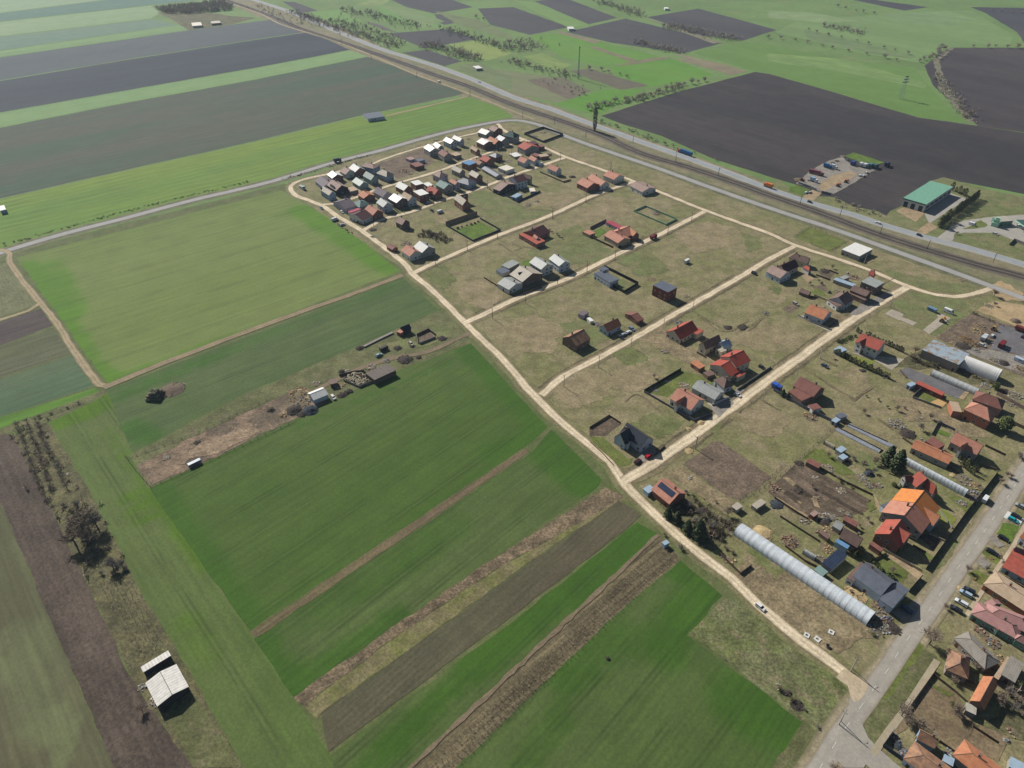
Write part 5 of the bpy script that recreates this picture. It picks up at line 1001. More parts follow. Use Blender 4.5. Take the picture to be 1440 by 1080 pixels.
fart_m = plain('far_twigs', (196,184,170), .95, .12); fart2_m = plain('far_twigs_brown', (188,170,148), .95, .12)
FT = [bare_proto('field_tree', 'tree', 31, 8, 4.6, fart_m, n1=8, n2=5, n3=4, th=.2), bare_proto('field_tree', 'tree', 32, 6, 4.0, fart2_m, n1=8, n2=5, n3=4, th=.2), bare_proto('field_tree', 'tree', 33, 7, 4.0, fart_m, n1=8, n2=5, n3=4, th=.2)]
rt = random.Random(5)
def one(pr, f, x, y, sc, label, group=None): return pr.put(GP(f, x, y), rt.uniform(0, 6.28), sc, label, group)
def trow(prs, f, pts, step, sc, label, group, jit=1.5):
    """a line of trees or bushes along a boundary, each one of them its own object"""
    P_ = [Vector(GP(f, pts[k], pts[k+1])) for k in range(0, len(pts), 2)]; acc = 0
    for a, b in zip(P_, P_[1:]):
        L = (b-a).length; d = (b-a).normalized(); n = Vector((-d.y, d.x))
        while acc < L:
            q = a+d*acc+n*rt.uniform(-jit, jit); rt.choice(prs).put((q.x, q.y), rt.uniform(0, 6.28), sc*rt.uniform(.7, 1.3), label, group); acc += step*rt.uniform(.7, 1.35)
        acc -= L
b_ = leafy_proto('poplar', 'tree', 6, 24, 2.2, twigg_m, lambda t: min(1, 5*(1-t))*(.4+.6*min(1, t*4)), 1500, .5, .03); one(b_, '_', 836, 184, 1, 'tall narrow bare poplar standing alone beside the highway')
for i, (f, x, y, s, l) in enumerate((('k',962,262,.95,'left one of the two dark firs beside the greenhouse and red hipped house'), ('k',1025,310,1.1,'right one of the two dark firs beside the greenhouse and red hipped house'),
    ('j',405,655,.55,'small dark fir just behind the solar roofed house'), ('j',470,690,.6,'second dark fir in the row behind the solar roofed house'), ('j',545,760,.65,'third dark fir in the row below the solar roofed house'), ('j',625,800,.95,'tallest dark fir, last of the row below the solar roofed house'),
    ('C',620,640,.25,'tiny dark fir in the far inner yards'), ('g',1030,600,.4,'left dark small fir beside the lower brown wing'), ('g',1065,620,.35,'right dark small fir beside the lower brown wing'))): one(fir, f, x, y, s, l)
one(ever, 'X', 1195, 1000, .95, 'round light green evergreen tree beside the tall orange walled house'); one(ever, 'X', 1110, 535, .5, 'small dark evergreen behind the purple brown hipped house')
one(yshr, 'Q', 590, 870, .85, 'yellowish shrub beside the blue lean-to'); one(yshr, 'Q', 700, 910, .8, 'brownish shrub in the shade of the workshop'); one(fir, 'Q', 640, 960, .35, 'small dark fir in the shade of the workshop')
trow([thuja], 'e', (690,862, 820,925, 960,990, 1080,1040), 1.25, .85, 'thuja of the lower hedge beside the salmon red roofed house', 'lower thuja hedge', .15)
trow([thuja], 'e', (1050,790, 1120,822, 1190,858), 1.25, .85, 'thuja of the upper right hedge beside the salmon red roofed house', 'upper right thuja hedge', .15)
trow([thuja], 'e', (848,705, 880,715), 1.1, .9, 'thuja at the street corner of the salmon red roofed house', 'corner thujas', .15); trow([thuja], 'e', (915,722, 1040,785), 1.3, .6, 'thuja behind the salmon red roofed house', 'rear thuja hedge', .15)
trow([thuja], 'h', (970,870, 1100,945), 1.5, 1.0, 'yellow green thuja in front of the terracotta house', 'front garden thujas', .5); trow([thuja], 'h', (985,900, 1080,975), 1.6, .9, 'thuja of the second front garden row', 'front garden thujas, second row', .5)
trow([thuja], 'r', (965,518, 1080,425, 1180,352), 2.6, 2.0, 'tall thuja of the long dark hedge beside the green roofed warehouse', 'tall hedge by the warehouse', .3)
trow([thuja], 'r', (1035,310, 1110,345), 3, 1.6, 'dark conifer behind the green roofed warehouse', 'conifers behind the warehouse', .6)
trow([gshr], 'e', (720,780, 830,730), 2.0, .9, 'low green shrub in the front garden of the salmon red roofed house', 'front garden shrubs', 1.0); trow([gshr], 'c', (430,110, 590,60), 4, .7, 'shrub in the walled green garden', 'walled garden shrubs', .8)
trow([gshr], 'R', (690,30, 990,250), 2.2, .8, 'low round shrub along the lawn of the dark grey roofed house', 'shrubs along the lawn', .4); trow([gshr], 'l', (340,380, 410,410), 2, .9, 'low shrub beside the brilliant orange house', 'shrubs by the orange house', .6)
# bare trees in the village
for f, x, y, s, l in (('O',372,205,1.15,'big bare tree with spreading branches beside the main street'), ('o',405,640,.9,'bare tree growing out of the lower pavement'), ('f',1185,400,.75,'bare tree where the lane meets the service road'), ('f',520,880,.7,'bare tree beside the rust stained shed'),
    ('j',560,590,.6,'bare tree behind the solar roofed house'), ('j',640,640,.75,'bare tree in the overgrown garden among the firs'), ('j',840,640,.7,'bare tree beside the tumbledown hut'), ('j',720,740,.7,'budding bare tree in the overgrown garden'), ('h',690,640,.7,'bare tree behind the long terraced house'),
    ('h',640,130,.6,'bare tree at the end of the thuja hedge'), ('M',1350,290,.6,'bare tree in the garden strip'), ('M',1200,330,.55,'low wide bare tree beside a white paved square'), ('u',480,760,1.9,'large bare tree with grey crown in the scrub strip'), ('u',550,730,1.6,'second large bare tree in the scrub strip'), ('u',430,830,1.5,'third large bare tree in the scrub strip'), ('u',510,820,1.5,'fourth large bare tree in the scrub strip'),
    ('u',640,960,1.1,'bare tree lower in the scrub strip'), ('u',690,950,.7,'right lower bare tree in the scrub strip'), ('v',800,760,.55,'greenish bare tree beside the lower left barn'), ('L',250,420,.7,'dark bare tree in the cluttered front yard'), ('L',380,470,.7,'bare tree over the rust brown roof'), ('L',740,320,.7,'bare tree on the brown yard'), ('L',1180,220,.7,'bare tree beside the orange outbuilding'),
    ('N',800,740,.4,'small bare tree between two parking bays'), ('n',640,690,.4,'small bare tree beside the parked white pickup'), ('l',1400,150,.5,'rounded bare tree at the street by the terracotta house'), ('J',600,480,.4,'small bare tree in the corner yards'), ('J',570,455,.35,'second small bare tree in the corner yards'), ('k',1000,1050,.4,'small bare tree beside the skylight house'), ('p',780,1130,.8,'bare tree at the bottom edge of the junction'), ('Q',700,520,.3,'small fruit tree among the sheds')): one(BT[rt.randrange(3)], f, x, y, s, l)
trow(OT, 'u', (95,150, 165,330, 215,470, 285,600), 3.6, .9, 'small bare tree of the left orchard row in the scrub strip', 'left orchard row', .6); trow(OT, 'u', (150,140, 220,320, 300,520), 3.6, .9, 'small bare tree of the middle orchard row in the scrub strip', 'middle orchard row', .6)
trow(OT, 'u', (205,130, 290,320, 380,530), 3.6, .9, 'small bare tree of the right orchard row in the scrub strip', 'right orchard row', .6); trow(BB, 'u', (370,600, 450,650, 540,640), 4, 1.1, 'bush in the middle of the scrub strip', 'bushes in the scrub strip', 2.5)
trow(BB, 'u', (590,1000, 680,930, 700,1000), 4, .9, 'bush low in the scrub strip', 'bushes low in the scrub strip', 2); trow(BB, 'u', (225,110, 345,70, 430,40, 480,15), 7, .7, 'bush beside the grassy path at the left', 'bushes by the left path', .5)
trow(BB, 'c', (150,170, 250,150, 340,210), 4.5, .8, 'bush in the brushy lot behind the twin houses', 'brushy lot bushes', 2.5); trow(BB, 'c', (180,140, 300,170), 4.5, .8, 'bush in the brushy lot behind the twin houses', 'brushy lot bushes', 2.5); trow(BB, 'c', (1090,130, 1200,185), 4, .7, 'bush behind the maroon and orange roofed house', 'bushes by the maroon house')
trow(BB, 'j', (540,480, 640,560, 740,640), 4, 1.0, 'bush in the overgrown garden', 'overgrown garden bushes', 2); trow(BB, 'j', (620,680, 760,780, 860,680), 4.5, 1.0, 'bush at the edge of the overgrown garden', 'overgrown garden edge bushes', 2); trow(BB, 'j', (780,830, 900,930), 3.5, .9, 'reddish bush heap inside the fenced corner', 'corner bushes', 1.2)
trow(BB, 'j', (385,790, 400,800), 4, .6, 'round bush by the dirt street at the vine rows', None, 0); trow(BB, 'j', (500,885, 510,890), 4, .8, 'rounder bush right of the vine rows', None, 0)
trow(BB, 'X', (180,180, 330,250, 500,290), 3.5, .8, 'bush in the brown strip beside the old greenhouse', 'brown strip bushes', 1.5); trow(BB, 'X', (700,320, 900,420), 4.5, .6, 'bush below the white hangar', 'bushes below the hangar', 1.2); trow(BB, 'h', (300,400, 480,480, 640,520, 760,560), 7, .6, 'low bush in the dry garden behind the orange walled house', 'dry garden bushes', 3)
trow(BB, 'M', (820,420, 1000,560, 1100,640), 3.5, .5, 'berry bush in the vegetable gardens', 'berry bushes', 1.0); trow(BB, 'M', (1100,220, 1280,320), 4, .7, 'bush in the garden strip', 'garden strip bushes', 1.5); trow(BB, 'f', (1010,545, 1130,600, 1280,660), 3, .5, 'low bush on the bank beside the sandy ground', 'bank bushes', .4)
trow(BB, 'm', (960,780, 1060,820), 3, .5, 'bush at the end of the long greenhouse', 'bushes at the greenhouse end', 1.5); trow(BB, 'L', (1180,150, 1300,80, 1440,60), 5, .9, 'bush behind the orange outbuilding', 'bushes in the right yards', 2.5); trow(BB, 'L', (700,250, 820,360), 3.5, .8, 'bush on the brown yard', 'brown yard bushes', 1.5); trow(BB, 'V', (880,790, 1000,850, 1150,960), 4, .6, 'bush on the field side of the long dirt street', 'field side bushes', 1.0)
trow(BB, 'p', (380,520, 480,600, 600,680, 700,820), 6, .6, 'bush by the lower crop edge', 'crop edge bushes', 1.5)
# tree lines far off, beyond the highway
far_l = lambda s: 'bare grey tree of the line '+s
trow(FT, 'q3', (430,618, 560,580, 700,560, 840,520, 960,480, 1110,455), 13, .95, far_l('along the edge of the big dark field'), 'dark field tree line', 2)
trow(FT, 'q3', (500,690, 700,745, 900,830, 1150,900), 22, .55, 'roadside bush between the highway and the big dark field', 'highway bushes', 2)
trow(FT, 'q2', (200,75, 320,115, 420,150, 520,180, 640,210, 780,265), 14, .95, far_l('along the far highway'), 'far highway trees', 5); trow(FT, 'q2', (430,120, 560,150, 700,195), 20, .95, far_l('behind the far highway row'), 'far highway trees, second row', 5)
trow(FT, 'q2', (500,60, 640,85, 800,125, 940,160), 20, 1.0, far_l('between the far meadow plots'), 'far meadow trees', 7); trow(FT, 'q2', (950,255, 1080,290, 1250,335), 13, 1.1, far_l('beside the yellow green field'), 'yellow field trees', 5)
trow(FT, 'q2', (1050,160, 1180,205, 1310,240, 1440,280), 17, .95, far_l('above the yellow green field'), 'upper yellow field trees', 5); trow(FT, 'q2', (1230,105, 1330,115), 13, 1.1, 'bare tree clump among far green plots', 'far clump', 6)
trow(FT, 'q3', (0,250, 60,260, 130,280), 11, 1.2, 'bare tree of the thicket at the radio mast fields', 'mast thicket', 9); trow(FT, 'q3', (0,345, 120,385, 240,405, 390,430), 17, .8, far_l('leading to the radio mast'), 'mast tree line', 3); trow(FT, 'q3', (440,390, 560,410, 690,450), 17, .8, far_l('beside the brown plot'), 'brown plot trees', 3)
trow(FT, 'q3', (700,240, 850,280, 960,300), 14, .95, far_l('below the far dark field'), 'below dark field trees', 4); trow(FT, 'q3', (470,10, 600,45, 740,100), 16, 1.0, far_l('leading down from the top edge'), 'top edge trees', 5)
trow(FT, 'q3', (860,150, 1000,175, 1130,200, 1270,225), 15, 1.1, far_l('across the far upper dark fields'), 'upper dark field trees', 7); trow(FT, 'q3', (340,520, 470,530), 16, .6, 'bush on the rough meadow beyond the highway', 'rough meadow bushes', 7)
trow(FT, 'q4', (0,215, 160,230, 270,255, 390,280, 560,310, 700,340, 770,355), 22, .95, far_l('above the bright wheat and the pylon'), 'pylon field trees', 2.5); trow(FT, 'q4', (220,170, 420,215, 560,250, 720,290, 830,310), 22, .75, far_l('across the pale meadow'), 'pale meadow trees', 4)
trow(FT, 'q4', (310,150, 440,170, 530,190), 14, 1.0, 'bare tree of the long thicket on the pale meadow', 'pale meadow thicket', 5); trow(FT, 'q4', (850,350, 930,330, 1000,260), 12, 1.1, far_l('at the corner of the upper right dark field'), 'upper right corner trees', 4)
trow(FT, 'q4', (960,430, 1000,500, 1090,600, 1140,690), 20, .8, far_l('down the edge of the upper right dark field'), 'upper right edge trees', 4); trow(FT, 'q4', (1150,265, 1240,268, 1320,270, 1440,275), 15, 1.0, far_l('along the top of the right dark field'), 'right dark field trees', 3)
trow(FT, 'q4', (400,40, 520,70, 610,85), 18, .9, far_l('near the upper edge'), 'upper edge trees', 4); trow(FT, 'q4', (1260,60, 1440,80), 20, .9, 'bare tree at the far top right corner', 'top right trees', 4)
trow(FT, 'r', (380,365, 500,410, 650,460), 18, .5, 'bush between the highway and the dark plot', 'dark plot bushes', 2); trow(FT, 'y', (30,780, 60,770), 14, .4, 'bush at the left road fork', None, 1)
def thicket(label, f, pts, wd, den, h=6.0, seed=1, mat=None):
    """a far-off belt of scrub whose stems cannot be told apart"""
    r_ = random.Random(seed); P2 = [Vector(GP(f, pts[k], pts[k+1])) for k in range(0, len(pts), 2)]; b = MB()
    for a, c in zip(P2, P2[1:]):
        d = c-a; n = Vector((-d.y, d.x)).normalized()
        for i in range(int(d.length*den*4.5)):
            q = a+d*r_.random()+n*r_.gauss(0, wd/2); hh = h*r_.uniform(.35, 1.1); p = Vector((q.x, q.y, 0)); b.tube(p, p+Vector((0, 0, hh*.5)), .14, .08, 3, cap=False)
            for k in range(14):
                s0 = p+Vector((r_.uniform(-.8, .8), r_.uniform(-.8, .8), hh*r_.uniform(.05, .5))); e = s0+Vector((r_.uniform(-1, 1)*hh*.5, r_.uniform(-1, 1)*hh*.5, hh*r_.uniform(.15, .6))); w_ = (e-s0).cross(Vector((r_.random(), r_.random(), 1))).normalized()*.2
                b.add([s0-w_, s0+w_, e+w_*.4, e-w_*.4], [(0, 1, 2, 3)])
    tag(b.build('thicket', mat or fart_m), label, 'thicket', None, 'stuff')
for i, q in enumerate((('belt of bare scrub along the edge of the big dark field','q3',(430,622, 560,585, 700,562, 840,525, 960,482),9,.16,6), ('belt of bare trees along the far highway','q2',(190,70, 320,112, 420,150, 520,182, 640,212, 790,268),16,.16,8), ('bare thicket behind the far highway','q2',(430,112, 560,150, 700,200, 780,250),22,.13,7),
    ('bare thicket between the far meadow plots','q2',(480,55, 640,85, 800,125, 940,160),24,.12,8), ('bare thicket beside the yellow green field','q2',(950,252, 1080,290, 1250,340),18,.25,9), ('bare thicket above the yellow green field','q2',(1060,165, 1200,210, 1440,285),18,.12,7), ('bare thicket at the radio mast fields','q3',(-30,240, 60,262, 130,285),34,.3,8), ('bare belt leading to the radio mast','q3',(-20,340, 120,385, 240,408, 390,440),14,.14,6),
    ('dark belt below the far dark field','q3',(700,238, 850,280, 960,302),14,.2,8), ('dark belt leading down from the top edge','q3',(470,8, 600,45, 740,100),18,.14,9), ('dark belt across the far upper dark fields','q3',(860,148, 1000,178, 1130,205, 1270,228),20,.2,9), ('bare thicket on the pale meadow','q4',(300,148, 440,172, 540,195),16,.14,9), ('bare thicket down the edge of the upper right dark field','q4',(950,430, 1000,500, 1090,600, 1150,690),10,.14,5), ('bare belt on the bank of the railway line far off','q2',(0,30, 250,140),12,.05,5),
    ('grey scrub belt down the left strip, upper half','u',(150,140, 230,330, 330,560),9,.11,2.5), ('grey scrub belt down the left strip, lower half','u',(380,600, 500,760, 660,980),9,.14,3), ('brushy undergrowth of the overgrown garden','j',(480,560, 640,640, 780,700),8,.5,2.6), ('brushy undergrowth at the greenhouse end','j',(620,740, 740,800, 860,690),4,.6,3), ('brown brush beside the rust stained shed','X',(130,185, 420,290, 690,320),4,.4,1.8), ('brown brush below the white hangar','X',(690,300, 900,400, 1080,470),3,.3,1.4), ('grey brush in the lot by the twin houses','c',(150,150, 250,150, 350,210),6,.8,2.2), ('grey brush in the right yards','L',(1240,60, 1440,120),7,.4,3), ('weedy brush on the service road bank','A',(-40,540, 500,400, 1240,180),2.5,.16,1.0), ('weedy brush on the left part of the road bank','y',(60,770, 700,590, 1400,420),2.5,.14,1.0),
    ('brown scrub between the highway and the dark plot','r',(380,370, 500,412, 640,455),6,.1,3), ('brown scrub along the highway below the big dark field','q3',(490,690, 700,748, 950,855),6,.06,3.5), ('brown scrub on the rough meadow beyond the highway','q3',(200,450, 400,520, 480,530),26,.05,4))): thicket(q[0], q[1], q[2], q[3], q[4], q[5], i, twig_m if q[1] in 'ujXcLAy' else None)
# the dark orchard of the far left reads as one mass
cr = MB(); rr = random.Random(3); P_ = [GP('q1', *q) for q in ((870,50), (1250,10), (1310,35), (1300,60), (1050,80), (930,75))]
def inside(p, poly):
    c = False; j = len(poly)-1
    for i in range(len(poly)):
        if (poly[i][1] > p[1]) != (poly[j][1] > p[1]) and p[0] < (poly[j][0]-poly[i][0])*(p[1]-poly[i][1])/(poly[j][1]-poly[i][1])+poly[i][0]: c = not c
        j = i
    return c
def scatter(poly, n, seed=1, gap=0):
    r_ = random.Random(seed); out = []; xs = [q[0] for q in poly]; ys = [q[1] for q in poly]; tries = 0
    while len(out) < n and tries < n*60:
        tries += 1; p = (r_.uniform(min(xs), max(xs)), r_.uniform(min(ys), max(ys)))
        if inside(p, poly) and (not gap or all((p[0]-q[0])**2+(p[1]-q[1])**2 > gap*gap for q in out)): out.append(p)
    return out
for x, y in scatter(P_, 900, 2):
    c = Vector((x, y, 0)); h = rr.uniform(4, 8); cr.tube(c, c+Vector((0, 0, h*.5)), .2, .1, 4)
    for i in range(14):
        a = c+Vector((0, 0, h*.35)); e = c+Vector((rr.uniform(-3, 3), rr.uniform(-3, 3), rr.uniform(h*.4, h))); s = (e-a).cross(Vector((rr.random(), rr.random(), 1))).normalized()*.28; cr.add([a-s, a+s, e+s*.5, e-s*.5], [(0, 1, 2, 3)])
tag(cr.build('wood', fart_m), 'dark bare orchard wood in the far left field', 'wood', None, 'stuff')
# vine rows and planted rows: far too many stems to count
def vines(name, label, f, pts, rows, step, h, mat, seed=1):
    """rows of stems between two boundary lines: pts = start line a1,a2 and end line b1,b2"""
    r_ = random.Random(seed); a1, a2, b1, b2 = [Vector(GP(f, pts[k], pts[k+1])) for k in (0, 2, 4, 6)]; b = MB()
    for i in range(rows):
        t = (i+.5)/rows; p, q = a1.lerp(a2, t), b1.lerp(b2, t); n = int((q-p).length/step)
        for j in range(n):
            c = p.lerp(q, (j+r_.uniform(.2, .8))/n); c = Vector((c.x+r_.uniform(-.2, .2), c.y+r_.uniform(-.2, .2), 0)); e = c+Vector((r_.uniform(-.3, .3), r_.uniform(-.3, .3), h*r_.uniform(.7, 1.1)))
            b.tube(c, e, .07, .04, 3)
            for k in range(5):
                e2 = e+Vector((r_.uniform(-.7, .7), r_.uniform(-.7, .7), r_.uniform(-.5, .5)))*h*.5; s = (e2-e).cross(Vector((r_.random(), .3, 1))).normalized()*.06; b.add([e-s, e+s, e2+s, e2-s], [(0, 1, 2, 3)])
    tag(b.build(name, mat), label, 'vines', None, 'stuff')
vines('vine_rows', 'rows of low bare vines in the striped strip between two green fields', '_', (930,764, 955,787, 585,1090, 632,1088), 6, 2.0, 1.1, twig_m)
vines('vine_rows', 'rows of dark vines in the small plot at the left edge', '_', (6,372, 50,428, -70,385, -50,450), 9, 2.2, 1.4, twigg_m, 2)
vines('planted_rows', 'rows of thin stakes between the far lane and the asphalt road', 'A', (-10,600, 30,640, 1240,235, 1265,275), 3, 2.4, 1.4, twigg_m, 3)
vines('planted_rows', 'rows of thin stakes between the far lane and asphalt, beyond the open plot', 'B', (-20,590, 10,640, 740,400, 750,440), 3, 2.4, 1.4, twigg_m, 4)
vines('vine_rows', 'rows of dry stems in the scrub strip above the lower left barn', 'v', (540,30, 740,20, 790,480, 930,400), 7, 2.0, .9, twig_m, 5)
# ------------------------------------------------------------------ vehicles
tyre_m = plain('tyre', (40,40,42), .9, .1); rim_m = plain('rim', (150,152,154), .4); lamp_m = plain('headlight', (226,226,220), .2); tail_m = plain('tail_light', (140,30,28), .3)
def paint(c): return plain('paint_%d_%d_%d' % c, c, .35, .03)
def wheel_mesh(r, w_):
    b = MB(); b.tube((0, -w_/2, 0), (0, w_/2, 0), r, n=10); b.tube((0, -w_/2-.02, 0), (0, w_/2+.02, 0), r*.6, n=8, mi=1); return b.mesh('wheel', [tyre_m, rim_m])
WH = wheel_mesh(.32, .22); WHB = wheel_mesh(.5, .3); WHT = wheel_mesh(.85, .45)
def lamps(r, x, y, z, xb):
    b = MB(); b.box((0, 0, 0), (.08, .34, .16)); lm_ = b.mesh('headlight', lamp_m); b = MB(); b.box((0, 0, 0), (.08, .3, .2)); tm = b.mesh('tail_light', tail_m)
    for s in (-1, 1): link('headlight', lm_, r, (x, s*y, z)); link('tail_light', tm, r, (xb, s*y, z))
def car(label, f, x, y, ang, c, L=4.3, suv=False, name='car', cat='car', group=None):
    r = thing(name, label, cat, GP(f, x, y)+(.14,), ang, group); h = 1.65 if suv else 1.45; l = L/2; b = MB(); pr = paint(c)
    prof = [(-l, .3), (-l+.02, .75), (-l+.3, .9 if not suv else .95), (l*.42, .92), (l-.25, .78), (l, .6), (l, .3)]
    n = len(prof); vs = [(px_, -.86, pz) for px_, pz in prof]+[(px_, .86, pz) for px_, pz in prof]
    b.add(vs, [(k, (k+1) % n, n+(k+1) % n, n+k) for k in range(n)]+[tuple(range(n)), tuple(range(2*n-1, n-1, -1))])
    x0, x1 = (-l+.25, l*.18) if not suv else (-l+.08, l*.2)
    b.add([(x0, -.66, h), (x1, -.66, h), (x1, .66, h), (x0, .66, h), (x0, -.66, h-.06), (x1, -.66, h-.06), (x1, .66, h-.06), (x0, .66, h-.06)], [(0, 1, 2, 3), (4, 7, 6, 5), (0, 4, 5, 1), (1, 5, 6, 2), (2, 6, 7, 3), (3, 7, 4, 0)])
    b.build('body', pr, r); b = MB()
    b.add([(x0-.12, -.8, .88), (x1+.75, -.8, .9), (x1+.75, .8, .9), (x0-.12, .8, .88), (x0+.04, -.64, h-.05), (x1-.04, -.64, h-.05), (x1-.04, .64, h-.05), (x0+.04, .64, h-.05)], [(0, 1, 5, 4), (1, 2, 6, 5), (2, 3, 7, 6), (3, 0, 4, 7)]); b.build('window_glass', glass_m, r)
    for sx in (-.62, .62):
        for sy in (-.8, .8): link('wheel', WH, r, (sx*l, sy, .32))
    lamps(r, l-.02, .6, .62, -l+.0); return r
def van(label, f, x, y, ang, c, L=5.2, h=2.3, name='van', cat='van'):
    r = thing(name, label, cat, GP(f, x, y)+(.14,), ang); b = MB(); l = L/2
    b.prism([(-.95, .35), (.95, .35), (.95, h-.25), (.8, h), (-.8, h), (-.95, h-.25)], -l, l*.55)
    b.add([(l*.55, -.95, .35), (l, -.9, .35), (l, .9, .35), (l*.55, .95, .35), (l*.55, -.8, h-.05), (l*.97, -.86, 1.1), (l*.97, .86, 1.1), (l*.55, .8, h-.05)], [(0, 3, 2, 1), (0, 1, 5, 4), (1, 2, 6, 5), (2, 3, 7, 6), (4, 5, 6, 7)]); b.build('body', paint(c), r)
    b = MB(); b.add([(l*.6, -.74, h-.15), (l*.92, -.78, 1.3), (l*.92, .78, 1.3), (l*.6, .74, h-.15)], [(0, 1, 2, 3)]); b.box((l*.1, -.96, 1.6), (l*.7, .03, .5)); b.box((l*.1, .96, 1.6), (l*.7, .03, .5))
    for q in range(len(b.v)): b.v[q] = (b.v[q][0]+.03, b.v[q][1], b.v[q][2]+.03)
    b.build('window_glass', glass_m, r)
    for sx in (-.6, .62):
        for sy in (-.85, .85): link('wheel', WH, r, (sx*l, sy, .34))
    lamps(r, l, .65, .75, -l); return r
def lorry(label, f, x, y, ang, cab, box, L=8, bh=2.6, semi=False, name='lorry', cat='lorry', flat=False):
    r = thing(name, label, cat, GP(f, x, y)+(.14,), ang); l = L/2; b = MB(); b.prism([(-1.2, .6), (1.2, .6), (1.2, 2.7), (1.0, 3.0), (-1.0, 3.0), (-1.2, 2.7)], l-2.1, l); b.build('cab', paint(cab), r)
    b = MB(); b.box((l+.02, 0, 2.2), (.06, 2.0, .9)); b.box((l-.7, 0, 2.2), (.8, 2.45, .7)); b.build('window_glass', glass_m, r)
    b = MB(); xb = l-2.4-(.5 if semi else 0); b.box(((-l+xb)/2, 0, 1.2+(.25 if flat else bh/2)), (xb+l, 2.5, .5 if flat else bh)); b.build('bed' if flat else 'cargo_box', paint(box), r)
    b = MB(); b.box((0, 0, .85), (L-.6, .9, .3)); b.build('chassis', tyre_m, r)
    for sx in ([.8, -.5, -.68] if L < 10 else [.88, .6, -.6, -.72, -.84]):
        for sy in (-1.05, 1.05): link('wheel', WHB, r, (sx*l, sy, .5))
    lamps(r, l+.02, .9, .9, -l); return r
def trailer(label, f, x, y, ang, c, L=6, h=2.4, name='caravan', cat='caravan'):
    r = thing(name, label, cat, GP(f, x, y)+(.12,), ang); l = L/2; b = MB(); b.prism([(-1.1, .5), (1.1, .5), (1.15, h-.3), (.9, h), (-.9, h), (-1.15, h-.3)], -l, l); b.build('body', paint(c), r)
    b = MB(); b.tube((l, -.6, .55), (l+1.2, 0, .5), .06, n=5); b.tube((l, .6, .55), (l+1.2, 0, .5), .06, n=5); b.build('drawbar', steel_m, r); b = MB()
    for xx in (-.5, .1): b.box((xx*l, -1.14, 1.6), (l*.4, .08, .6)); b.box((xx*l, 1.14, 1.6), (l*.4, .08, .6))
    b.box((l+.01, 0, 1.6), (.06, 1.3, .6)); b.build('window_glass', glass_m, r)
    for sy in (-1.0, 1.0): link('wheel', WH, r, (0, sy, .34))
    return r
def tractor(label, f, x, y, ang, c, arm=False, name='tractor', cat='tractor'):
    r = thing(name, label, cat, GP(f, x, y)+(.14,), ang); b = MB(); b.box((.9, 0, 1.25), (2.0, .9, .9)); b.box((-.4, 0, 1.0), (1.6, 1.3, .6)); b.build('body', paint(c), r)
    b = MB(); b.box((-.6, 0, 2.0), (1.3, 1.3, 1.3), taper=.85); b.box((-.6, 0, 2.72), (1.4, 1.3, .12), mi=1); b.build('cab', [glass_m, paint(c)], r)
    for sy in (-.85, .85): link('wheel', WHT, r, (-.9, sy, .85)); link('wheel', WHB, r, (1.3, sy*.9, .5))
    if arm: b = MB(); b.tube((1.6, 0, 1.2), (2.8, 0, 2.9), .18, n=5); b.tube((2.8, 0, 2.9), (4.2, 0, 1.0), .14, n=5); b.box((4.3, 0, .8), (.8, 1.6, .7)); b.build('loader_arm', paint(c), r)
    return r
aHW = pdir((900,199), (1080,265)); aMS = pdir((1219,982), (1277,898)); aB = pdir((1069,853), (1127,901)); aA = a4; aS = pdir((472,228), (594,195))
pk = aMS+math.pi/2
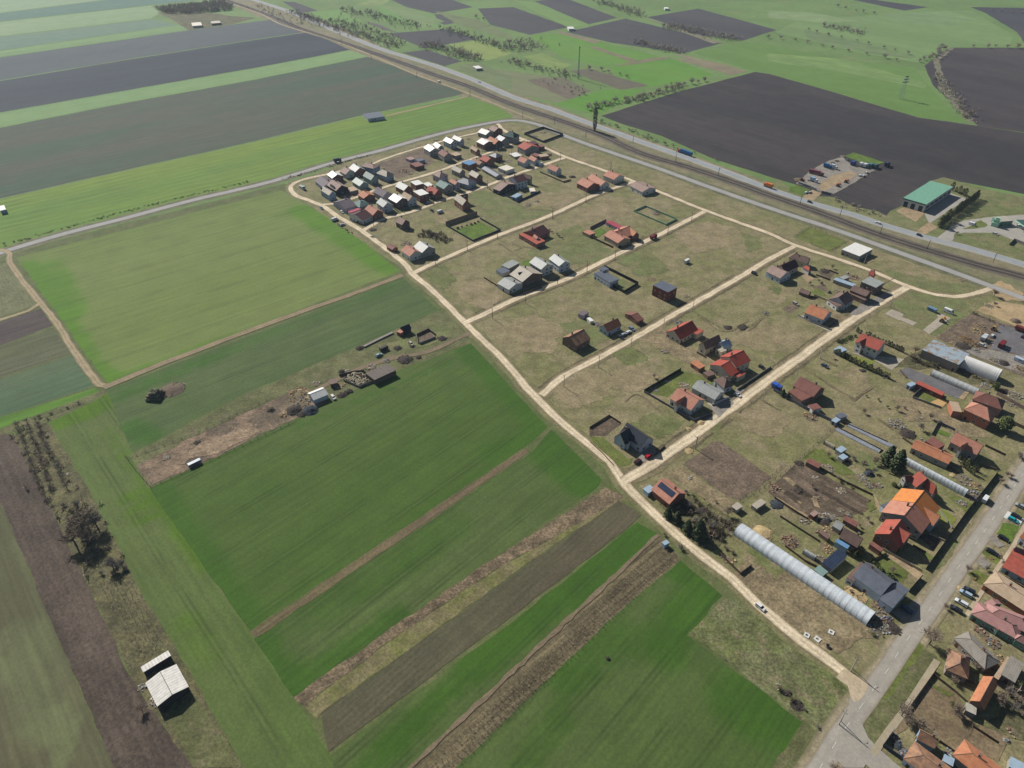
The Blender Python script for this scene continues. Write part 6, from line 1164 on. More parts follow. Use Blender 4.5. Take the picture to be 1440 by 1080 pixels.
for q in ((car,'white estate car driving along the lower dirt street','_',1069,855,aB,(236,236,236)), (car,'dark car on the highway by the machine yard entrance','r',235,380,aHW,(60,62,70)), (car,'white car on the highway before the green roofed warehouse','r',615,497,aHW+math.pi,(236,236,238),4.6),
    (car,'dark car on the highway at the warehouse drive','r',850,567,aHW,(54,56,66)), (car,'pale car far along the highway','q2',1258,465,aHW,(220,222,226)), (van,'small white van on the dirt track beside the railway','q2',1030,466,aHW,(232,232,234)),
    (car,'white car parked by the two storey red brick house','E',240,675,aA,(238,238,238)), (van,'white van parked on the lawn south of the front lane','E',400,815,aA,(232,234,236)), (car,'dark car parked on the lawn south of the front lane','E',285,795,aB,(62,66,76)), (van,'white van parked beside the smaller salmon roofed house','F',730,232,aA,(236,238,240)),
    (car,'grey car among bushes at the field side of the long dirt street','V',630,525,aB,(130,142,154)), (van,'white van on the field side of the long dirt street','V',850,722,aA,(236,238,242)), (car,'silver car parked behind the white van at the field edge','V',980,805,aA,(178,188,194)), (van,'white van parked in front of the dark maroon gable','V',1190,715,aB,(234,236,240)),
    (car,'dark car in the shade of the dark maroon roof','V',1345,768,aA,(48,54,66)), (car,'white car beside the lilac corner house','V',972,592,aB,(226,228,228)), (car,'dark blue car before the front house of the salmon pair','d',368,350,aB,(44,52,70)), (car,'black car beside the dirt street near the long pale house','d',1340,540,aB,(46,48,58)),
    (car,'first white car in the crowded car yard','d',430,968,aA,(226,230,234)), (car,'silver car in the crowded car yard','d',395,985,aA,(170,180,190)), (car,'dark car in the crowded car yard','d',375,1005,aB,(58,64,76)), (car,'blue car at the corner of the crowded car yard','d',455,945,aB,(120,140,170)), (car,'dark car behind the long pale house','e',105,287,aB,(48,50,56)),
    (car,'beige car parked on the dark patch behind the orange cross gabled house','e',405,505,aB,(186,178,168)), (car,'round dark blue grey car on the bare lawn below the thujas','e',615,955,aB,(78,92,112)), (car,'dark car in the drive of the two storey red roofed house','e',160,965,aB,(56,62,70)), (car,'white car at the hipped brown house gate','g',705,600,aB,(236,236,238)),
    (lorry,'bright blue lorry at the hedge of the brown roofed house','g',985,550,aB,(50,90,180),(60,100,196),5.5,1.8), (car,'bright red car before the glossy black roofed house','U',1180,905,aA,(206,28,50)), (car,'dark red car behind the bright red one','U',960,1010,aA,(70,36,48)), (van,'white camper beside the concrete slabs','f',800,540,aB,(240,240,240),6.0,2.7), 
    (van,'white van parked on the verge of the main street','H',998,912,aMS,(230,232,234)), (car,'turquoise car on the white parking slab','l',1345,675,pk+math.pi,(40,168,178)), (car,'black car on the white parking slab','l',1370,645,pk+math.pi,(44,48,52)), (car,'black car parked on grass by the grey parking bay','l',1262,830,pk+math.pi,(38,40,50)), (car,'long dark car on grass between two grey bays','l',1170,950,pk+math.pi,(36,40,52),4.9),
    (car,'silver grey car at the top right edge of the street','H',1395,985,pk,(160,168,174)), (car,'light blue grey estate car by the pink roofed house','n',845,548,pk,(168,190,210),4.6), (car,'dark car beside the light blue grey estate','n',880,515,pk,(42,48,60)), (car,'white pickup with a cluttered bed','n',800,640,pk,(226,230,234),4.8), (car,'black car by the low wall at the pink roofed house','n',745,705,pk,(40,42,50),4.6),
    (car,'dark blue car in the shadow before the dark grey roofed house','n',250,712,pk+math.pi,(60,84,120),4.6), (car,'teal and white car in the farm strip','S',340,520,aA,(150,186,186)), (car,'white car beside the sheet metal barn','T',812,515,aB,(228,228,224)), (car,'pale parked car in the farm strip','S',805,355,aB,(190,180,170)), (car,'white car at the machine yard drive','Y',240,740,aA,(236,238,240)), (car,'silver car at the machine yard drive','Y',295,735,aA,(190,200,214)),
    (car,'first white car at the right side of the machine yard','Y',1020,492,aA,(228,236,238)), (car,'second white car at the right side of the machine yard','Y',1070,498,aA,(216,228,232)), (car,'third white car at the right side of the machine yard','Y',1115,450,aA,(238,240,240)), (van,'white van on the island of the fuel station','Z',562,562,aHW,(238,240,244)), (van,'white van under the pump canopy','Z',1370,612,aHW,(226,230,230)), (car,'silver car by the fuel station verge','Z',955,720,aHW,(206,210,210)),
    (van,'white van with blue stripe in the junk yard','f',1400,955,aB,(190,206,226),6,2.5), (car,'dark car at the right of the junk yard','f',1430,745,aA,(60,70,90)), (car,'white wreck in the junk yard','f',1170,740,aA,(214,216,216)), (car,'pale wreck in the junk yard','f',1085,820,aB,(206,206,204)),
    (lorry,'lorry with a blue trailer and orange red cab on the highway','_',963,217,aHW+math.pi,(206,80,50),(54,104,160),16.5,2.7,True), (lorry,'orange lorry on the highway near the machine yard','_',1080,263.5,aHW+math.pi,(220,110,40),(226,130,50),8), (lorry,'dark green lorry on the asphalt service road','A',770,288,aS,(60,76,72),(46,56,58),7,2.4), (lorry,'flatbed lorry with a pale teal cab on the corner lot','A',258,668,aB,(196,224,220),(176,176,174),9,.5,False,'lorry','lorry',True),
    (lorry,'long maroon lorry trailer in the machine yard','Y',385,470,aB+.2,(120,70,76),(140,74,84),13,2.6,True), (lorry,'blue lorry beside a white one in the machine yard','Y',545,375,aB,(40,92,150),(44,100,156),7), (lorry,'white lorry right of the blue one','Y',640,385,aB,(230,234,238),(214,222,230),6), (lorry,'blue covered lorry in the top row of the machine yard','Y',920,330,aA,(40,70,140),(50,80,156),7), (lorry,'first white lorry in the top row of the machine yard','Y',1035,350,aA,(228,232,234),(206,214,220),6.5),
    (lorry,'second white lorry in the top row of the machine yard','Y',1095,365,aA,(236,238,238),(220,226,228),6.5), (lorry,'first teal lorry in the top row of the machine yard','Y',1175,365,aA,(80,120,130),(90,128,136),7), (lorry,'second teal lorry in the top row of the machine yard','Y',1245,375,aA,(64,96,110),(70,104,116),7), (lorry,'white and blue lorry near the maroon trailer','Y',350,575,aB,(232,236,242),(150,180,210),6.5), (lorry,'dark blue container lorry outside the yard corner','Y',1410,350,aA,(50,60,80),(48,58,84),7),
    (lorry,'maroon lorry in the junk yard','f',1245,825,aA,(120,36,40),(130,40,46),6.5,2.0), (lorry,'dark red trailer at the right edge of the junk yard','f',1410,700,aB,(110,50,44),(126,60,52),7,2.0), (lorry,'white wrecked lorry in the junk yard','f',1095,770,aA,(216,222,224),(200,208,212),6,1.8), (lorry,'maroon pickup lorry stopped on the third dirt street','d',610,287,aA,(110,40,50),(130,48,58),6,1.6),
    (trailer,'dark blue sided caravan on the meadow by the slabs','f',660,525,aB,(120,150,180),5.5), (trailer,'small white site cabin alone on the meadow','d',850,462,aA,(238,238,236),4.5,2.6,'site_cabin','cabin'), (trailer,'blue grey wagon at the edge of the trampled farm yard','t',690,788,aA,(110,130,150),6,1.8,'wagon','wagon'), (trailer,'dark wagon on the edge of the farm strip','S',410,435,aA,(70,64,60),5,2.2,'wagon','wagon'),
    (tractor,'first red tractor with a front loader in the machine yard','Y',815,585,aA,(200,60,50),True), (tractor,'second red tractor with a front loader in the machine yard','Y',700,640,aA,(196,70,60),True), (tractor,'red tractor among scrap at the left of the machine yard','Y',185,565,aB,(150,50,62)), (tractor,'orange dump machine on the right concrete slab','f',745,615,aA,(216,150,50),True,'digger','digger'), (tractor,'yellow machine behind the scrap in the junk yard','f',1185,690,aB,(220,170,70),False,'digger','digger')): q[0](*q[1:])
# ------------------------------------------------------------------ fences and walls
def fence(label, f, pts, h, mat, step=3.0, solid=True, cat='fence', name='fence', th=.12, pm=None):
    P_ = [Vector(GP(f, pts[k], pts[k+1])) for k in range(0, len(pts), 2)]; o = P_[0]; r = thing(name, label, cat, o); pm = pm or mat
    b = MB(); b.box((0, 0, h/2+.05), (.18, .18, h+.15)); me = b.mesh('post', pm); cnt = 0
    for a, c in zip(P_, P_[1:]):
        d = c-a; L = d.length; an = math.atan2(d.y, d.x); m = (a+c)/2-o; b = MB()
        if solid: b.box((0, 0, h/2), (L-.02, th, h))
        else:
            for z in (.25, .55, .85): b.box((0, 0, h*z), (L-.02, .04, .05))
        b.build('panel' if solid else 'rails', mat, r, (m.x, m.y, .1), an)
        n = max(1, int(L/step))
        for j in range(n):
            if cnt > 95: break
            q = a+d*(j/n)-o; link('post', me, r, (q.x, q.y, .08), an); cnt += 1
    return r
FM = dict(navy=plain('fence_navy', (62,70,84), .8), black=plain('fence_black', (40,42,48), .7), wood=plain('fence_wood', (104,88,74), .9, .2), brickw=plain('wall_brickwork', (150,128,112), .95, .15), conc=plain('wall_concrete', (188,184,174), .9, .1), mesh=plain('mesh_green', (150,196,166), .8), wire=plain('wire_posts', (128,120,108), .9), white=plain('wall_white', (224,220,210), .8), grey=plain('fence_grey', (116,118,122), .8), purple=plain('fence_purple', (104,84,104), .8), beige=plain('wall_beige', (206,190,160), .9))
for q in (('dark blue grey solid fence around the square lot at the road bend','b',(500,152,636,106,780,156,636,210,500,152),2.0,'navy'), ('tall brick wall at the back of the walled green garden','c',(345,88,572,12),3.2,'brickw'), ('dark fence around the walled green garden','c',(345,92,540,205,740,126,592,42),1.4,'navy'), ('black fence around the long unfinished house','d',(255,497,500,620,400,682,300,625),2.2,'black'),
    ('green mesh fence around the oblong work lot','d',(470,92,552,56,780,150,700,190,470,92),1.3,'mesh'), ('dark board fence beside the salmon roofed pair','d',(98,250,200,300,322,357),1.5,'wood'), ('purple fence behind the lawn of the salmon roofed pair','d',(155,218,270,160),1.9,'purple'), ('black fence at the back of the garden of the red brown house','g',(30,575,295,418),2.0,'black'), ('grey low wall along the garden of the red brown house','g',(32,577,390,785,512,735),1.3,'grey'),
    ('pale wall along the verge before the two storey red roofed house','g',(705,560,900,428,945,397),1.3,'conc'), ('white pillared fence before the low grey roofed house','g',(520,672,640,618),1.2,'white'), ('long dark grey fence below the brown roofed house','g',(965,565,1180,690,1440,815),1.8,'grey'), ('low kerb wall along the glossy black roofed house garden','U',(0,612,240,830,480,1085),.8,'brickw'), ('board fence behind the glossy black roofed house','U',(-10,325,380,82,620,240),1.2,'wood'),
    ('long black fence in front of the orange and pink red houses','l',(1215,275,935,630,610,1085),2.0,'black'), ('black fence before the dark grey roofed house','R',(1385,240,1210,440),2.0,'black'), ('pale wall between the brilliant orange house and the lawn','l',(700,560,830,740),1.0,'conc'), ('beige wall between the pink red house and the lawn','l',(640,790,770,850),.9,'beige'), ('beige garden wall in the row before the dark grey house','m',(1030,170,1320,330),1.2,'beige'),
    ('dark fence along the lower pavement','o',(690,262,440,612),1.4,'wood'), ('dark wall around the pool garden','X',(185,632,282,540,560,650),1.6,'grey'), ('grey wall on the lower side of the pool garden','X',(188,640,510,757),1.2,'conc'), ('low wall around the garden of the salmon house at the lane fork','F',(712,335,860,400,1050,482,1160,450),1.3,'brickw'), ('dark green fence behind the tall maroon roofed house','F',(60,590,390,772,720,620),1.6,'navy'), ('pale wall of the corner yards','J',(520,612,640,660,780,722),1.4,'beige'),
    ('long pale garden wall beside the orange cross gabled house','J',(335,835,470,905,720,1005),1.0,'conc'), ('wall around the raised lawn of the terracotta house','H',(400,170,470,40,660,130),1.4,'grey'), ('brick wall right of the purple brown hipped house','X',(1130,600,1290,690,1440,770),2.0,'brickw'), ('red brown wall right of the evergreen','X',(1290,920,1440,990),1.8,'brickw'), ('wall at the right side of the terracotta house','H',(1000,300,1230,410),1.2,'wood'), ('low wall between the two front gardens','H',(930,500,1120,570),1.2,'brickw'),
    ('dark wall at the fuel station corner','Z',(1190,900,1260,830,1440,900),2.2,'conc'), ('dark fence of the machine yard entrance','Y',(460,735,600,770),2.0,'grey'), ('grey fence before the small lawn of the machine yard','Y',(130,600,300,660,390,700),1.6,'grey'), ('blue wall along the cluttered front yard at the bottom','L',(10,640,110,500),2.0,'navy'), ('blue grey wall along the lower edge of the cluttered yard','L',(10,650,290,850),1.8,'navy'), ('low stone wall ring of the empty pen','S',(885,235,905,340,935,352,1160,262),1.3,'conc'), ('dark back wall of the empty pen','S',(890,232,1055,155,1170,240),1.6,'wood'),
    ('white board wall on the lower side of the animal pen','T',(960,265,1190,362,1400,272),1.3,'conc'), ('dark board wall behind the animal pen','T',(900,200,1110,150,1260,140),1.6,'wood'), ('board fence at the corner heap of reddish bushes','j',(780,925,930,1070,1010,1010),1.4,'wood'), ('low long feed bunk of pale concrete in the farm strip','S',(120,395,330,290,540,190),.7,'conc')): fence(q[0], q[1], q[2], q[3], FM[q[4]], cat='wall' if 'wall' in q[0] or 'bunk' in q[0] else 'fence', name='wall' if 'wall' in q[0] or 'bunk' in q[0] else 'fence', th=1.6 if 'bunk' in q[0] else .14)
for q in (('old rail fence at the edge of the bare plot and gardens','k',(0,505,300,270,580,5),1.3), ('wire and post fence round the trampled farm yard','t',(190,735,260,830,370,955,800,760,1200,575,1420,475),1.2), ('post fence on the upper side of the trampled farm yard','t',(200,745,720,560,1100,380,1260,300),1.2), ('post fence by the field path on the left','u',(215,110,345,72,480,18),1.2), ('rail fence right of the dug plot by the overgrown garden','j',(930,540,1130,390,1250,260),1.2), ('wire fence between the lawns of the widest dirt street','g',(1300,620,1180,480),1.2), ('mesh fence round the green plot beside the service road','r',(145,572,238,518,450,600,342,656),1.3), ('wire fence across the lawn left of the orange cross gabled house','e',(0,700,90,650,170,600),1.0), ('wire fence on the meadow behind the vivid red roof','d',(930,840,1120,950),1.0)): fence(q[0], q[1], q[2], q[3], FM['wire'], 4.0, False)
# ------------------------------------------------------------------ clutter: heaps, blocks, bales, wells
HMAT = dict(brick=[(150,112,94),(124,92,78),(176,154,134)], rubble=[(176,166,150),(150,140,126),(206,198,184)], dark=[(70,62,56),(90,80,70),(56,52,50)], rust=[(146,112,80),(124,92,66),(170,138,100)], wood=[(190,164,120),(150,120,88),(210,186,140)], mixed=[(172,172,170),(98,108,124),(136,100,84)], white=[(182,178,170),(146,142,134),(158,164,168)], sand=[(190,168,124),(174,152,112),(200,180,140)], earth=[(112,98,84),(96,84,72),(128,112,94)], tarp=[(64,70,76),(54,62,68),(92,98,102)])
def heap(label, f, x, y, r, k, n=40, h=None, size=.5, name='rubble_heap', cat='heap', group=None):
    rr = random.Random(int(x*7+y*13)); b = MB(); h = h or r*.35
    for i in range(n):
        a, q = rr.uniform(0, 6.283), r*math.sqrt(rr.random()); z = h*max(0, 1-q/r)*rr.uniform(.3, 1); s = size*rr.uniform(.35, 1.25)
        b.box((math.cos(a)*q, math.sin(a)*q, z+.1), (s*rr.uniform(.6, 1.8), s, s*rr.uniform(.3, .8)), rr.uniform(0, 3), rr.randrange(3), tilt=(Vector((rr.uniform(-1, 1), rr.uniform(-1, 1), 0.01)).normalized(), rr.uniform(-.5, .5)))
    if True:
        hh = h; h = h if k in ('sand', 'earth', 'dark', 'tarp') else .25; m = 14; vs = [(0, 0, h)]; fs = []
        for ring, (q, z) in enumerate(((.35, .8), (.7, .4), (1.0, 0.0))):
            for j in range(m): a = 6.283*j/m; w_ = rr.uniform(.85, 1.1); vs.append((math.cos(a)*r*q*w_, math.sin(a)*r*q*w_, h*z*rr.uniform(.9, 1.1)))
        fs = [(0, 1+j, 1+(j+1) % m) for j in range(m)]
        for ring in (0, 1): fs += [(1+ring*m+j, 1+(ring+1)*m+j, 1+(ring+1)*m+(j+1) % m, 1+ring*m+(j+1) % m) for j in range(m)]
        b.add(vs, fs, 0 if k in ('sand', 'earth', 'dark', 'tarp') else 3)
    o = b.build(name, [plain('heap_%s_%d' % (k, i), c, .95, .25, 1.2) for i, c in enumerate(HMAT[k])]+[plain('heap_base', (122,112,88), .95, .3, 1.0)], None, GP(f, x, y)+(.08,), rr.uniform(0, 6)); return tag(o, label, cat, group)
for q in (('brick rubble heap beside the long grey fence','g',1235,755,3.6,'brick'), ('pale rubble among weeds in the dead stalk lot','g',180,280,2.5,'rubble',22), ('white blocks on the meadow behind the maroon roofed house','F',545,810,3.2,'white',16), ('small white blocks right of the larger group','F',680,758,2.4,'white',9), ('brick outline walls and rubble of a started house','B',300,830,5.5,'brick',90,.8), ('rubble in front of the started house','B',380,870,3,'rubble',24),
    ('timber and rubble beside the front lane houses','E',30,600,2,'wood',16), ('scrap heap left of the metal barn','T',330,470,7,'rust',80,1.2), ('second scrap heap in front of the metal barn','T',370,560,5,'mixed',50,.8), ('dark manure heap below the scrap','T',250,690,4.5,'dark',40,1.8), ('dark tarp covered stack right of the manure heap','T',480,690,4.5,'tarp',20,2.2), ('small dark heap between manure and tarp','T',370,740,3,'dark',30,1.0), ('dark scrap below the metal barn, left','T',940,470,2.8,'dark',30,1), ('dark scrap below the metal barn, right','T',1030,420,2.4,'dark',30,.9),
    ('low heap of boards along the farm pen','T',900,330,3,'wood',24), ('white sacks at the top of the metal barn','T',555,305,2.4,'white',14), ('pale trough blocks by the earth covered barn','S',450,590,2.2,'white',14), ('black heap in the farm strip below the track','S',720,575,4.5,'dark',60,1.1), ('small black heap right of the larger one','S',915,545,1.8,'dark',20,.8), ('dark heap above the track in the farm strip','S',615,410,2.6,'dark',30,.9), ('dark scrap at the lower wall of the earth covered barn','S',220,690,3,'rubble',30), ('pair of dark stacked pallets at the feed bunk','S',60,410,2.6,'dark',20,1.2), ('rubbish line at the right of the empty pen','S',1250,270,3.0,'dark',30,.5),
    ('dark earth mound beside the bale stack in the wheat','t',520,250,7,'earth',50,1.2), ('pale stones at the end of the earth mound','t',600,212,2,'rubble',14), ('white stones on the trampled yard','t',485,742,2,'white',10,.2), ('rusty sheets on the trampled yard','t',1310,435,1.8,'rust',8), ('dark heap on the trampled yard near the tyres','t',1240,395,2.2,'dark',24,1.0), ('dark long trough on the trampled yard','t',708,632,1.6,'dark',14,.4),
    ('first orange brown timber pile in the junk yard','f',950,765,3.8,'rust',70,1.8), ('second orange brown timber pile in the junk yard','f',1010,805,4,'rust',70,1.8), ('dark metal pile beside the timber piles','f',925,820,4.5,'dark',50,1), ('straw coloured pile in the junk yard','f',1030,690,4,'wood',50,1), ('dark red scrap in the junk yard','f',1060,650,4,'brick',40,.9), ('pink scrap in the middle of the junk yard','f',1110,720,3,'brick',30,.6), ('white scrap in the middle of the junk yard','f',1120,790,4,'white',40,.9), ('mixed scrap heap in the junk yard, nearest the hangar','f',1040,860,3,'white',30,.9),
    ('row of white and grey machine parts behind the hangar','f',1190,940,5,'white',44,1.2), ('dark machine part behind the hangar','f',1265,965,3.5,'dark',24,1.4), ('rusty pile at the right edge below the van','f',1410,1010,4,'rust',40,1), ('dark boulder on the sandy ground','f',1370,612,3.2,'earth',24,1.6), ('yellow boards on the brown part of the junk yard','f',855,745,2,'wood',8,.2), ('pale boards near the shed in the junk yard','f',850,800,2.5,'wood',14), ('pale stones along the lane end','f',1140,480,3,'rubble',24,.4),
    ('bricks and scrap on the left of the machine yard','Y',150,545,5,'brick',50,.9), ('orange pallets in the machine yard','Y',285,560,2.5,'rust',20), ('dark parts at the upper left of the machine yard','Y',690,275,2.5,'dark',20,1.0), ('dark parts left of the blue lorry','Y',630,305,2.5,'dark',20,1.0), ('pallets of blue goods in the top row','Y',845,260,3,'tarp',24,1.2), ('white blocks at the top corner of the machine yard','Y',765,205,2.5,'white',14,1.2),
    ('straw heap beside the upper end of the long greenhouse','j',1090,770,4.5,'sand',30,1.2), ('brick and pallet heap in the strip above the long greenhouse','m',370,115,4,'brick',60,1.2), ('junk heap beside the small tunnel','m',580,245,2.6,'mixed',30,.8), ('timber frames on the ground near the solar roofed shed','m',620,160,3,'wood',30,.4), ('long scattered wood chips beside the dark grey roofed house','R',440,470,4,'sand',60,.8), ('junk at the lower end of the long greenhouse','R',760,900,4.5,'mixed',70,.9), ('bright toys and junk beside the dark grey roofed house','R',790,640,3,'brick',36,.6), ('junk heap at the corner of the dark grey roofed house','R',870,770,3.5,'mixed',46,.8),
    ('white scrap at the greenhouse end by the street','R',720,980,3,'white',24,.4), ('bush cuttings with pale sacks by the main street','R',900,970,2,'white',8), ('purple grey debris beside the main street','R',985,970,3,'dark',30,.5), ('junk under the black fence at the greenhouse end','H',860,850,4,'mixed',60,1), ('cardboard and straw heap behind the black fence','H',900,745,3,'wood',30,.8), ('light blue covered stack beside the greenhouse','H',770,680,4,'white',30,1.2), ('small cream blocks by the yellow sand patch','H',635,625,1.6,'sand',12,.4), ('white garden furniture on the lawn by the red hipped house','H',745,945,2.4,'white',16,.8),
    ('white tank and boxes before the brilliant orange house','K',490,830,1.8,'white',10,1.2), ('white covered heap in the garden strip','M',1265,565,2.0,'white',14,1.4), ('colourful garden things beside the white heap','M',1390,570,2.2,'mixed',14,.7), ('dark green tank in the garden strip','M',1280,420,2.4,'tarp',10,1.8), ('pale paved square with boxes in the garden strip','M',1180,470,3.0,'white',22,.25), ('pink white trough in the vegetable gardens','M',600,480,1.8,'rubble',10,.5), ('wood stacks at the edge of the vegetable gardens','M',80,600,3,'brick',40,.9), ('dark scrap below the wood stacks','M',110,810,3,'tarp',30,.9), ('grey boards at the hut of the vegetable gardens','M',470,1010,2.4,'rubble',20,.8),
    ('mint green covered bed in the vegetable gardens','Q',435,285,1.6,'white',8,.5), ('pale boxes beside the arched barn','Q',310,390,2.4,'white',24,1.0), ('dark scrap between arched barn and hut','Q',190,460,2.6,'dark',30,.8), ('red box and scrap above the small dark brown shed','Q',95,590,1.4,'brick',10,.9), ('pale blue boxes at the shed end','Q',540,350,2,'mixed',16,.9), ('planks on the ground beside the arched barn','Q',270,570,3,'wood',30,.3), ('junk on the lawn corner by the pink red house','l',655,870,1.6,'rust',12,.5), ('small heap of cuttings by the brick house gate','j',570,375,1.4,'rubble',12,.5), ('pale heap at the bare corner by two streets','j',560,175,2.2,'sand',20,.4),
    ('sand heap at the wall of the red brown house','g',440,795,2.2,'sand',16,.8), ('second sand heap by the dirt street','g',350,840,1.6,'sand',12,.6), ('white garden things on the black fenced garden','g',95,555,2.6,'white',20,.6), ('pallets beside the garden shed of the red brown house','g',200,490,2.4,'white',16,.5), ('rubble patio behind the red brown house','g',320,530,3.4,'rubble',40,.4), ('construction clutter round the oblong work lot','d',630,105,3.5,'mixed',40,.8), ('white cabin boxes in the oblong work lot','d',625,90,2.2,'white',8,1.8), ('car parts on the black L shaped foundation','d',1250,930,3,'dark',30,.5), ('tyres and parts at the left of the foundation','d',1150,930,2.6,'dark',24,.6), ('garden clutter beside the vivid red roof','d',790,890,3.5,'mixed',40,.5),
    ('clutter beside the orange cross gabled house','J',630,750,2.2,'rubble',24,.6), ('brick and soil heaps at the corner yards','J',960,400,4,'brick',50,.7), ('white tub in the corner yards','J',895,355,1.2,'white',6,1.0), ('blue tank in the corner yards','J',690,575,1.2,'tarp',5,1.6), ('clutter at the house with roof windows','J',780,560,2.2,'rubble',20,.7), ('wood heaps behind the corner yards','J',640,330,3.5,'dark',40,.8), ('tyres and parts on the dark patch of the lawn','e',190,570,2.5,'mixed',24,.9), ('dark parts left of the lawn','e',30,665,2.4,'dark',24,.8), ('bench and table on the lawn below the thujas','e',690,905,1.4,'brick',8,.5), ('dark trailer frame on the bare lawn','e',890,985,1.8,'dark',14,.6),
    ('clutter under the end of the thuja hedge','e',1060,1030,2.4,'mixed',20,.8), ('pale boards on the lot by the twin houses','a',640,890,2.6,'white',24,.7), ('dirt heap by the dirt crossroads','a',640,840,3,'dark',26,.6), ('junk beside the small dark red shed','a',880,940,4,'mixed',40,.7), ('white sheets on the lot by the white roofed row','B',760,385,2.6,'white',16,1), ('construction clutter by the far lane houses','C',430,640,3,'rubble',40,.6), ('rubble yard between red roofs and white slab','C',760,790,4,'rubble',50,.5), ('clutter before the white unfinished house','C',700,980,3,'rubble',40,.5), ('car wrecks and heaps by the ochre slab','C',1350,700,4,'dark',50,.8), ('garden frames on the far lot','C',190,470,2,'white',10,.8),
    ('pale stones in the walled lot at the road bend','b',570,165,4,'white',30,.6), ('timber in the walled lot at the road bend','b',640,135,4,'rubble',34,.6), ('brush heap beside the salmon house garden','F',1180,400,3,'dark',40,1.2), ('bright garden things at the tall maroon roofed house','F',600,590,2.4,'wood',20,.7), ('garden clutter by the crowded car yard','d',210,905,3,'white',30,.7), ('timber at the tall red brick house','d',600,580,3,'wood',20,.4), ('planks on the tall red brick house lot','d',850,705,2.4,'rubble',18,.6), ('junk row beside the narrow pale greenhouse bed','h',520,600,4.5,'white',50,.9), ('scrap row above the terraced house','h',600,670,4,'dark',50,.9), ('pale blue vat by the terraced house','h',700,720,1.4,'white',6,1.2),
    ('white dish and scrap in the dry garden','h',690,562,2,'rubble',14,.4), ('clutter in the far yards right of the purple brown house','X',1310,690,4.5,'white',50,.9), ('pale van like boxes at the far right yards','X',1330,610,4,'white',30,1.4), ('dark scrap left of the far right yards','X',1200,560,3,'dark',36,.8), ('white cloth heap at the hangar foot','X',765,320,1.2,'white',6,.8), ('clutter behind the hangar foot','X',1000,505,3,'white',30,.7), ('scrap on the reddish bush corner','j',850,965,2.4,'wood',20,.6), ('white chairs in the reddish bush corner','j',820,945,1.6,'white',8,.7), ('toys in the cluttered front yard at the bottom','L',125,580,2.0,'mixed',24,.8), ('teal things in the cluttered front yard at the bottom','L',160,640,1.8,'tarp',14,.7), ('dark and white things by the hipped house at the bottom','L',215,700,1.8,'mixed',20,.8),
    ('pale rubble beside the corrugated shed','L',710,740,2.6,'white',40,.4), ('red tub and pallets on the brown plot','L',1320,500,1.8,'brick',10,1.2), ('white buckets on the garden path','L',1265,590,1.2,'white',8,.5), ('flower beds and pots beside the grey boarded house','O',1100,200,2.6,'mixed',30,.5), ('boards in the yard of the grey boarded house','O',1140,370,2.4,'wood',20,.5), ('pots along the green walled house','n',1010,920,2.6,'brick',40,.4), ('flower tubs beside the black cars','N',1040,510,1.2,'brick',10,.5), ('orange tub on the lawn between bays','N',885,540,.7,'rust',5,.5), ('orange tub by the small garden bed','N',620,895,.8,'rust',6,.5), ('white picnic things at the pink roofed house','n',790,480,1.4,'sand',8,.3),
    ('stones on the crop edge','p',390,500,1.6,'rubble',10,.8), ('dark well cover on the crop edge','p',450,540,1.4,'dark',10,.8), ('branches along the crop edge','p',520,630,2.4,'dark',24,.3), ('white rags by the grassy path orchard','u',265,210,1.6,'white',9,.3), ('white rags further along the orchard','u',385,430,1.2,'white',6,.3), ('trash at the left barn','v',800,625,1.6,'white',12,.7), ('roofless brick corner at the left barn','v',870,710,2.6,'rubble',30,.8), ('dark stones in the bare patch of the lower wheat','z4',618,985,.8,'dark',6,.5)): heap(*q)
# round straw bales stacked in the wheat field
bale_m = plain('straw_bale', (160,150,112), .95, .25, 2); baled_m = plain('dark_bale', (110,108,90), .95, .2, 2)
b = MB(); b.tube((-.6, 0, 0), (.6, 0, 0), .75, n=12); BL = [b.mesh('straw_bale', bale_m), b.mesh('straw_bale', baled_m)]
bx, by = GP('t', 405, 300); k = 0
for lev, (nx, ny) in enumerate(((6, 5), (5, 4), (3, 3))):
    for i in range(nx):
        for j in range(ny):
            o = link('straw_bale', BL[1 if rt.random() < .7 else 0], None, (bx+(i-nx/2+.5)*1.3+rt.uniform(-.15, .15), by+(j-ny/2+.5)*1.6+rt.uniform(-.15, .15), .8+lev*1.3), rt.uniform(-.15, .15)); tag(o, 'round straw bale in the dark stack in the wheat field', 'straw bale', 'stacked straw bales')
# concrete well parts by the lower dirt street
b = MB(); b.tube((0, 0, 0), (0, 0, .8), .8, n=16, cap=False); b.tube((0, 0, 0), (0, 0, .8), .62, n=16, cap=False); o = b.build('well_ring', FM['conc'], None, GP('p', 740, 205)+(.1,)); tag(o, 'round concrete well ring standing on the bare lot', 'well ring')
def frame_slab(label, x, y, s, ang):
    b = MB()
    for sx, sy, dx, dy in ((0, -.8, 2.2, .6), (0, .8, 2.2, .6), (-.8, 0, .6, 1.0), (.8, 0, .6, 1.0)): b.box((sx*s, sy*s, .12), (dx*s, dy*s, .24))
    tag(b.build('concrete_slab', FM['white'], None, GP('p', x, y)+(.1,), ang), label, 'slab')
frame_slab('square white concrete slab with a dark hole on the bare lot', 665, 150, 1.0, aB); frame_slab('pale tan concrete slab nearest the dirt street', 588, 122, .9, aB+.3); frame_slab('broken grey concrete frame farthest from the dirt street', 765, 100, .9, aA+.2)
b = MB(); b.box((0, 0, .1), (6.5, 5.4, .2)); tag(b.build('parking_slab', FM['white'], None, GP('l', 1352, 655)+(.05,), pk), 'white concrete parking slab under a turquoise car', 'slab')
